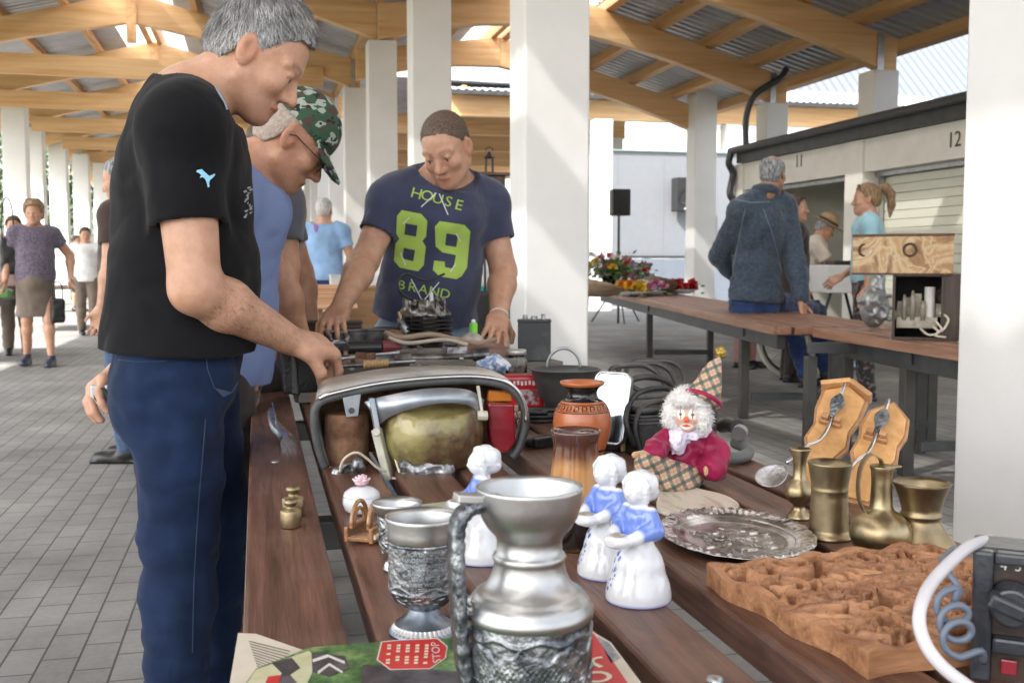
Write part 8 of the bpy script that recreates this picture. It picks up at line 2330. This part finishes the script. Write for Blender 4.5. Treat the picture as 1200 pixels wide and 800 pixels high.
# ---- painted box, radio chassis, casting on the nearer right table
YC = 4.95
def tq(x, y, Y=YC): return W(x, y, Y)
zt3 = TZ0 + .0
rc0 = px(1088, 399, TZ0)
ch = thing("radio_chassis", "old radio in an open dark wooden cabinet showing its pale valves and chassis", "radio", rc0)
ca_v = (a3 - b3).normalized(); ydir = Vector((rc0.x, rc0.y, 0)).normalized(); xdir = Vector((ydir.y, -ydir.x, 0))
S3 = 1.06 * 1250 / (rc0.y * math.cos(YAW) + rc0.x * math.sin(YAW))     # photo pixels per metre here
cw, chh, cd = 84 / S3, 83 / S3, .30
RR = Matrix((xdir, ydir, Vector((0, 0, 1)))).transposed()
DKW = wood_mat("dark_cabinet_wood", (.028, .016, .012), (.075, .045, .032), axis=2, rough=.35)
def rb(name, c, s, m, bev=.002): 
    k = MB(); k.box(RR @ Vector(c), s, RR); return k.build(name, m, ch, bevel=bev)
rb("side_panel", (-cw / 2, cd / 2, chh / 2), (.014, cd, chh), DKW); rb("side_panel", (cw * .18, cd / 2, chh / 2), (.014, cd, chh), DKW); rb("front_panel", (cw * .36, .012, chh / 2), (cw * .34, .014, chh), DKW)
rb("top_panel", (-cw * .14, cd / 2 + .01, chh - .007), (cw * .72, cd, .014), mat("grey_panel", (.20, .20, .20), .4, var=.2)); rb("bottom_panel", (-cw * .15, cd / 2, .008), (cw * .68, cd, .014), DKW); rb("back_panel", (-cw * .16, cd, chh / 2), (cw * .66, .01, chh), mat("inside_dark", (.012, .010, .010), .7))
CHS = mat("dusty_chassis", (.34, .31, .25), .5, .3, var=.25, vs=25)
rb("chassis", (-cw * .17, cd * .42, chh * .26), (cw * .58, cd * .6, chh * .17), CHS, .003)
k = MB(); k.cyl(RR @ Vector((0, .07, chh * .34)), RR @ Vector((0, .07, chh * .80)), .026, .026, 20); k.build("valve_can", mat("white_can", (.66, .64, .60), .35), ch, bevel=.003)
for x, hh in ((-.10, .10), (-.14, .08), (-.055, .12), (.045, .07)):
    k = MB(); k.box(RR @ Vector((x, .09, chh * .34 + hh / 2)), (.034, .04, hh), RR); k.build("transformer", CHS, ch, bevel=.003)
for x, hh in ((-.165, .05), (-.12, .13), (-.08, .15), (-.03, .10)):
    k = MB(); c_ = RR @ Vector((x, .04, chh * .30)); k.lathe([(0, 0), (.012, 0), (.012, hh * .7), (.006, hh), (0, hh)], c_, 14); k.build("valve", mat("dusty_valve_glass", (.30, .27, .21), .25, var=.3), ch, smooth=True)
k = MB(); k.cyl(RR @ Vector((.07, .16, chh * .62)), RR @ Vector((.07, .12, chh * .62)), .055, .030, 24); k.build("loudspeaker", mat("brown_cone", (.16, .10, .06), .7), ch)
for pts in (([(.03, .0, .10), (.06, -.02, .06), (.03, -.03, .03), (.08, -.02, .02)]), ([(.05, .02, .14), (.09, -.01, .11), (.06, -.02, .05), (.02, -.01, .07)]), ([(-.04, .02, .06), (.0, -.02, .03), (.05, -.01, .04)])):
    k = MB(); k.tube(spline([RR @ Vector(p) for p in pts], 6), .006, 8); k.build("wire", WIRE, ch, smooth=True)
pb0 = W(1052, 322, rc0.y + .06)
pbx = thing("painted_box", "old tin box painted with brown swirling picture standing on the radio cabinet", "box", pb0)
wl2, wr2, hb = 56 / S3, 64 / S3, 50 / S3
PBM = None
def painted():
    m, nt, N, L, P = _nodes("painted_tin_picture")
    tc = N.new("ShaderNodeTexCoord")
    n1 = N.new("ShaderNodeTexNoise"); n1.inputs["Scale"].default_value = 6; n1.inputs["Detail"].default_value = 7; n1.inputs["Distortion"].default_value = 1.7; L.new(tc.outputs["Object"], n1.inputs["Vector"])
    cr = N.new("ShaderNodeValToRGB"); L.new(n1.outputs["Fac"], cr.inputs[0])
    for i, (p_, c) in enumerate(((.30, (.14, .055, .028)), (.43, (.36, .20, .085)), (.50, (.58, .44, .26)), (.58, (.44, .24, .09)), (.68, (.60, .50, .36)))):
        e = cr.color_ramp.elements[i] if i < 2 else cr.color_ramp.elements.new(p_); e.position = p_; e.color = (*c, 1)
    L.new(cr.outputs[0], P.inputs["Base Color"]); P.inputs["Roughness"].default_value = .4
    return m
PBM = painted(); PBE = mat("rusty_tin_edge", (.11, .055, .03), .6, .3, var=.4, vs=30)
def quad_box(t, name, base, h, m, z0=0, bev=.003):
    k = MB(); k.prism([(p.x, p.y) for p in base], z0, z0 + h); return k.build(name, m, t, bevel=bev)
fl = [Vector((0, 0, 0)), xdir * wr2 + ydir * .015, xdir * (wr2 - .04) + ydir * .36, xdir * -(wl2 - .03) + ydir * .40, xdir * -wl2 + ydir * .085]
quad_box(pbx, "box", fl, hb, PBM, 0, .004)
fl2 = [p * 1.012 - ydir * .002 for p in fl]; quad_box(pbx, "lid_rim", fl2, .014, PBE, hb - .010, .002); quad_box(pbx, "base_rim", fl2, .010, PBE, -.001, .002)
for c, w in ((xdir * .055, .05), (xdir * -wl2 * .72 + ydir * .068, .05)):
    k = MB(); nrm = -ydir
    k.tube([Vector(c) + ydir * -.002 + xdir * (.030 * math.cos(a)) + Vector((0, 0, hb * .62 + .030 * math.sin(a))) for a in np.linspace(0, 6.283, 25)[:-1]], .006, 6, closed=True); k.build("ring_relief", PBE, pbx, smooth=True)
cs0 = px(1024, 386, TZ0)
cst = thing("engine_casting", "rounded grey alloy engine casting beside the radio cabinet", "engine part", cs0)
f = Field((-.22, -.2, -.01), (.22, .2, .34), .006)
f.ell((0, 0, .13), (.085, .08, .12), None, 0); f.ell((-.03, -.04, .17), (.06, .055, .075), None, .01); f.cap((-.05, -.02, .20), (-.11, -.03, .17), .028, .024, .01); f.cap((0, 0, .2), (.02, 0, .28), .05, .045, .02); f.ell((-.005, -.075, .11), (.05, .02, .05), None, .005); f.ell((-.005, -.095, .11), (.03, .012, .03), None, .002, 's')
for i in range(7): a = i * .9; f.cap((.07 * math.cos(a), -.06, .13 + .085 * math.sin(a)), (.075 * math.cos(a), -.085, .13 + .09 * math.sin(a)), .011, .010, .004)
f.noise(.006, 22, seed=3, oct=3); f.cut((0, 0, .002), (0, 0, -1)); f.build("casting", mat("cast_alloy", (.20, .21, .215), .4, .7, col2=(.46, .47, .47), vs=20, bump=.3, bs=60), cst, False, 1)
gl0 = px(1118, 404, TZ0)
gl_ = thing("blue_cloth", "folded pale grey blue cloth hanging at the corner of the right table by the column", "cloth", px(1133, 402, TZ0))
f = Field((-.06, -.06, -.01), (.06, .06, .12), .005); f.ell((0, 0, .03), (.04, .035, .06), None, 0); f.noise(.012, 30, seed=2, oct=2); f.cut((0, 0, .002), (0, 0, -1)); f.build("cloth", cloth("grey_blue_cotton", (.26, .31, .36)), gl_, False, 1)

# ---- wheel, extra legs and a blue bag under the long table
wq0 = px(933, 452, 0); wr = .36
wh = thing("spoked_wheel", "cream tyred spoked wheel standing behind the legs of the man in denim", "wheel", (W(934, 300, wq0.y + .5).x, wq0.y + .5, 0))
wx = Vector((cr_.x, cr_.y, 0))
ring = lambda r, n=40: [wx * r * math.cos(a) + Vector((0, 0, wr + r * math.sin(a))) for a in np.linspace(0, 6.2832, n + 1)[:-1]]
k = MB(); k.tube(ring(wr - .025), .025, 10, closed=True); k.build("tyre", mat("cream_tyre", (.60, .57, .48), .6, var=.08), wh, smooth=True)
k = MB(); k.tube(ring(wr - .058), .012, 8, closed=True); k.build("rim", STEEL_DARK, wh, smooth=True)
k = MB(); k.cyl(Vector((0, 0, wr)) - ca_ * .04, Vector((0, 0, wr)) + ca_ * .04, .022); k.build("hub", STEEL_GALV, wh)
for i in range(18):
    a = i * math.pi / 9; k = MB(); k.cyl(Vector((0, 0, wr)), wx * (wr - .06) * math.cos(a) + Vector((0, 0, wr + (wr - .06) * math.sin(a))), .0025, .0025, 5); k.build("spoke", STEEL_GALV, wh)
pl = px(862, 440, 0)
Jx = std_pose((W(876, 300, pl.y + .7).x, pl.y + .7, 0), math.radians(-60), 1.62)
person("person in pink trousers mostly hidden behind the man in denim, feet seen under the table", Jx, Jx['hf'], s=Jx['s'], h=.012, shirt=DARK_TROUSER, sleeve=1.8, pants=cloth("dusty_pink_cloth", (.42, .23, .21)), hair=dict(m=BROWN_HAIR, t=.012), shoes=LEATHER_BK)
bb0 = px(985, 432, 0); t = thing("plastic_bag", "pale blue plastic bag lying on the paving under the right table", "bag", bb0)
f = Field((-.3, -.25, -.02), (.3, .25, .2), .015); f.ell((0, 0, .04), (.20, .13, .055), None, 0); f.noise(.035, 12, seed=4, oct=2); f.cut((0, 0, .003), (0, 0, -1)); f.build("bag", mat("pale_blue_plastic", (.25, .48, .60), .3, var=.2), t, False, 1)
# ---- the white box the man in the hat leans over
wb0 = W(982, 345, 9.9); t = thing("white_stall_box", "white box on a black folding frame under the man in the straw hat", "box", (wb0.x, wb0.y, 0))
k = MB(); k.box((0, 0, .92), (.50, .45, .28)); k.build("box", mat("white_box_plastic", (.74, .74, .74), .5, var=.04), t, bevel=.01)
for x in (-.2, .2):
    k = MB(); k.tube(spline([(x, -.2, .78), (x - .05, -.15, .5), (x + .05, .05, .2), (x, .2, .0)], 6), .016, 8); k.build("frame_leg", BLACK_PL, t, smooth=True)
    k = MB(); k.tube([(x, .2, .78), (x, -.2, .0)], .016, 8); k.build("frame_leg", BLACK_PL, t, smooth=True)
k = MB(); k.box((.02, 0, 1.08), (.24, .2, .05)); k.build("tray", BLACK_PL, t, bevel=.005)

# ---- loudspeakers
s0 = W(725, 300, 18); t = thing("loudspeaker", "black loudspeaker on a thin tripod pole before the white wall", "loudspeaker", (s0.x, s0.y, 0))
z0_, z1_ = W(725, 253, 18).z, W(725, 222, 18).z
k = MB(); k.prism([(-.17, -.15), (.17, -.15), (.13, .15), (-.13, .15)], z0_, z1_); k.build("cabinet", BLACK_PL, t, bevel=.02)
k = MB(); k.cyl((0, 0, .0), (0, 0, z0_), .022); k.build("pole", BLACK_PL, t)
k = MB(); k.cyl((0, 0, 1.15), (0, 0, 1.27), .04); k.build("collar", BLACK_PL, t)
for i in range(3):
    a = i * 2.1 + .4; k = MB(); k.tube([(0, 0, .75), (.5 * math.cos(a), .5 * math.sin(a), .02)], .014, 8); k.build("leg", BLACK_PL, t)
s1 = W(797, 229, 25.9); t = thing("loudspeaker", "larger black loudspeaker hanging on the white wall beside the column", "loudspeaker", s1)
k = MB(); k.box((0, -.2, 0), (.50, .38, .86)); k.build("cabinet", BLACK_PL, t, bevel=.02)
k = MB(); k.lathe([(.19, 0), (.17, -.03), (.08, -.08), (0, -.06)], (0, -.42, -.06), 28, axis=(0, -1, 0)); k.build("woofer_cone", mat("grey_cone", (.10, .10, .10), .5), t, smooth=True, fix=False)
k = MB(); k.box((.02, -.392, -.36), (.12, .006, .05)); k.build("badge", mat("pale_badge", (.5, .45, .35), .5), t)
k = MB(); k.box((0, .0, .2), (.1, .06, .3)); k.build("wall_bracket", STEEL_DARK, t)

# ---- stalls in the middle distance on the left
DESKW = wood_mat("stall_table_wood", (.09, .055, .04), (.20, .13, .10), axis=1, rough=.5)
def stall(label, x, y, w, l, z=.70, m=None):
    t = thing("stall_table", label, "table", (x, y, 0)); m = m or DESKW
    for i in range(4):
        k = MB(); k.box((-w / 2 + w * (i + .5) / 4, 0, z - .02), (w / 4 - .015, l, .04)); k.build("plank", m, t, bevel=.004)
    for sx in (-1, 1):
        for sy in (-1, 1):
            k = MB(); k.box((sx * (w / 2 - .06), sy * (l / 2 - .15), (z - .04) / 2), (.055, .055, z - .04)); k.build("leg", STEEL_DARK, t)
        k = MB(); k.box((sx * (w / 2 - .06), 0, z - .07), (.045, l - .3, .05)); k.build("rail", STEEL_DARK, t)
    return t
stall("plank table carrying the wooden bird house behind the young man", .45, 5.75, 1.15, 2.6)
bh0 = Vector((.42, 5.3, .70)); bh0 = W(372, 372, 5.3); bh0.z = .70
bh = thing("bird_house", "wooden bird house with slatted tan roof and open posts", "bird house", bh0, .08)
HW = wood_mat("bird_house_wood", (.26, .14, .07), (.44, .27, .15), axis=2, rough=.6)
RW = wood_mat("bird_house_roof", (.42, .23, .12), (.60, .38, .23), axis=0, rough=.6)
k = MB(); k.box((0, 0, .030), (.30, .24, .02)); k.build("floor", HW, bh, bevel=.002)
for sx in (-.13, 0, .13):
    for sy in (-.10, .10):
        k = MB(); k.box((sx, sy, .115), (.022, .022, .15)); k.build("post", HW, bh, bevel=.001)
for i in range(5):
    for s in (-1, 1):
        k = MB(); k.box((0, s * (.150 - i * .032), .185 + i * .022), (.34 - i * .012, .040, .008), Matrix.Rotation(-s * .5, 3, 'X')); k.build("roof_slat", RW, bh)
R_ = random.Random(8)
for i in range(18):
    x = -.16 + i * .018; hgt = R_.uniform(.10, .14)
    t = thing("book", "thin upright book or disc case behind the bird house", "book", (bh0.x + x, bh0.y + .24, .70), 0, "books behind the bird house")
    k = MB(); k.box((0, 0, hgt / 2), (.014, .10, hgt)); k.build("cover", mat("cover_%d" % (i % 5), ((.55, .56, .60), (.10, .14, .24), (.45, .45, .48), (.62, .62, .62), (.16, .10, .10))[i % 5], .4), t)
cb0 = W(430, 370, 5.6); t = thing("wooden_crate", "honey brown plywood crate beside the arm of the young man", "crate", (cb0.x + .02, 5.6, .70), .1)
k = MB(); k.box((0, 0, .13), (.30, .26, .26)); k.build("box", wood_mat("plywood", (.26, .13, .05), (.42, .25, .12), axis=0, rough=.5), t, bevel=.003)
k = MB(); k.box((0, 0, .265), (.31, .27, .012)); k.build("lid", wood_mat("plywood", (0,) * 3, (0,) * 3), t, bevel=.002)
stall("long pale covered stall table beside the man in light blue", .35, 9.2, 1.3, 2.2, .76, mat("white_table_cover", (.62, .60, .57), .8, var=.06))
for (qx, qy, Y, w, hh, d, c, nm, lab) in ((350, 309, 8.8, .20, .12, .2, (.16, .03, .28), "purple_box", "bright purple box on the pale covered stall"), (397, 312, 8.6, .14, .22, .14, (.66, .64, .60), "white_carton", "white carton standing in front of the man in light blue"), (365, 318, 8.5, .30, .06, .3, (.30, .27, .24), "flat_case", "flat grey case in front of the purple box"), (383, 318, 8.5, .12, .10, .1, (.30, .16, .06), "brown_pot", "small brown glossy pot beside the white carton")):
    p = W(qx, qy, Y); t = thing(nm, lab, nm.split("_")[1], (p.x, Y, .76)); k = MB()
    if "pot" in nm: k.lathe([(0, .001), (.04, .001), (.06, .04), (.045, .09), (.05, .10), (.04, .10), (.03, .05), (0, .01)], n=24); k.build("pot", mat("brown_glaze", c, .2), t, smooth=True)
    else:
        k.box((0, 0, hh / 2), (w, d, hh)); k.build("body", mat(nm + "_skin", c, .45, var=.1), t, bevel=.006); k = MB(); k.box((0, 0, hh + .006), (w + .01, d + .01, .014)); k.build("lid", mat(nm + "_skin", c), t, bevel=.003)
t = thing("film_camera", "black old film camera lying on the stall before the man in light blue", "camera", (W(388, 322, 8.3).x, 8.3, .76), .3)
k = MB(); k.box((0, 0, .045), (.15, .06, .09)); k.build("body", BLACK_PL, t, bevel=.008); k = MB(); k.cyl((0, -.03, .045), (0, -.08, .045), .035, .035, 20); k.build("lens", STEEL_DARK, t, bevel=.003)
dr0 = W(588, 300, 8.6); t = thing("wooden_dresser", "dark wooden dresser with a small lantern on top behind the young man", "dresser", (dr0.x - .15, 8.9, 0))
zt_ = W(590, 208, 8.9).z
k = MB(); k.box((0, 0, zt_ / 2), (.42, .35, zt_)); k.build("body", wood_mat("dresser_wood", (.05, .025, .016), (.12, .065, .04), axis=2, rough=.35), t, bevel=.006)
k = MB(); k.box((0, -.01, zt_ + .012), (.50, .42, .024)); k.build("top", wood_mat("dresser_wood", (0,) * 3, (0,) * 3), t, bevel=.004)
t = thing("lantern", "small black lantern standing on the dark dresser", "lantern", (dr0.x - .05, 8.85, zt_ + .026))
k = MB(); k.lathe([(0, .001), (.05, .001), (.05, .012), (0, .014)], n=16); k.build("base", BLACK_PL, t, auto=40)
for i in range(4): a = i * math.pi / 2 + .4; k = MB(); k.bar((.042 * math.cos(a), .042 * math.sin(a), .012), (.038 * math.cos(a), .038 * math.sin(a), .13), .008, .008); k.build("corner_post", BLACK_PL, t)
k = MB(); k.lathe([(.052, .13), (.020, .165), (.012, .18), (0, .182)], n=16); k.build("roof", BLACK_PL, t)
k = MB(); k.tube([(.03 * math.cos(a), 0, .185 + .035 * math.sin(a)) for a in np.linspace(0, 3.14, 12)], .004, 6); k.build("handle", BLACK_PL, t)
# far left stalls
for (qx, Y, w, l, lab) in ((2, 13.2, .9, 2.0, "far left stall table beside the walking woman"), (86, 18.5, 1.2, 1.6, "distant stall table by the black shorts at left")):
    p = W(qx, 300, Y); stall(lab, p.x - .35, Y, w, l)
R_ = random.Random(14)
p0 = W(2, 300, 13.0)
for i, c in enumerate(((.50, .03, .03), (.60, .42, .04), (.05, .10, .40), (.60, .58, .54), (.12, .30, .10))):
    t = thing("folded_cloth", ("bright red folded cloth hanging at the far left stall", "yellow folded cloth on the far left stall", "blue folded cloth on the far left stall", "white folded cloth on the far left stall", "green folded cloth on the far left stall")[i], "cloth", (p0.x - .55 + i * .16, 12.6, .70))
    f = Field((-.14, -.14, -.01), (.14, .14, .16), .012); f.box((0, 0, .05), (.075, .10, .05), None, .02); f.noise(.012, 16, seed=i); f.cut((0, 0, .002), (0, 0, -1)); f.build("cloth", cloth("stall_cloth_%d" % i, c), t, False, 1)

# ---- pieces that belong to a part become its sub-parts
def nest(cat_name, part, subs):
    for o in [o for o in COL.objects if o.parent is None and o.name.split('.')[0] == cat_name]:
        ps = [c for c in o.children if c.name.split('.')[0] == part]
        if ps:
            for c in list(o.children):
                if c.name.split('.')[0] in subs: c.parent = ps[0]
nest("person", "shirt", ("sleeve_logo", "piping", "chest_print", "number", "letter", "diamond_line", "back_print", "jacket_seam", "collar", "cuff"))
nest("person", "trousers", ("pocket_seam", "side_seam")); nest("person", "hair", ("hair_strands",)); nest("person", "straw_hat", ("hat_band",))
nest("clown_doll", "hair", ("hair_strands",)); nest("clown_doll", "hat", ("hat_brim", "pompom"))
nest("radio_set", "dial_plate", ("dial_number",)); nest("radio_set", "knob", ("knob_grip",)); nest("pewter_jug", "handle", ("knob", "thumb_lever"))
nest("headlamp_unit", "bracket", ("rivet",)); nest("headlamp_unit", "lever_arm", ("lever_plate",)); nest("headlamp_unit", "chrome_shell", ("chrome_lip",)); nest("red_tin", "label", ("letter_mark",))
nest("garden_magazine", "page", ("stop_border", "stop_box", "lettering", "text_line", "print_line", "dark_figure", "red_line", "red_block", "cream_block", "pale_corner"))
nest("red_magazine", "cover", ("red_field", "grey_photo", "lettering")); nest("loose_page", "sheet", ("text_line",)); nest("pewter_goblet", "relief_bowl", ("lettering",)); nest("loudspeaker", "cabinet", ("woofer_cone", "badge"))
nest("greek_vase", "body", ("meander_band", "lower_band")); nest("engine_cylinder", "cylinder_head", ("spark_plug",)); nest("wing_mirror", "back_shell", ("chrome_frame", "mirror_glass")); nest("spoon_board", "board", ("raised_face", "roof_moulding"))
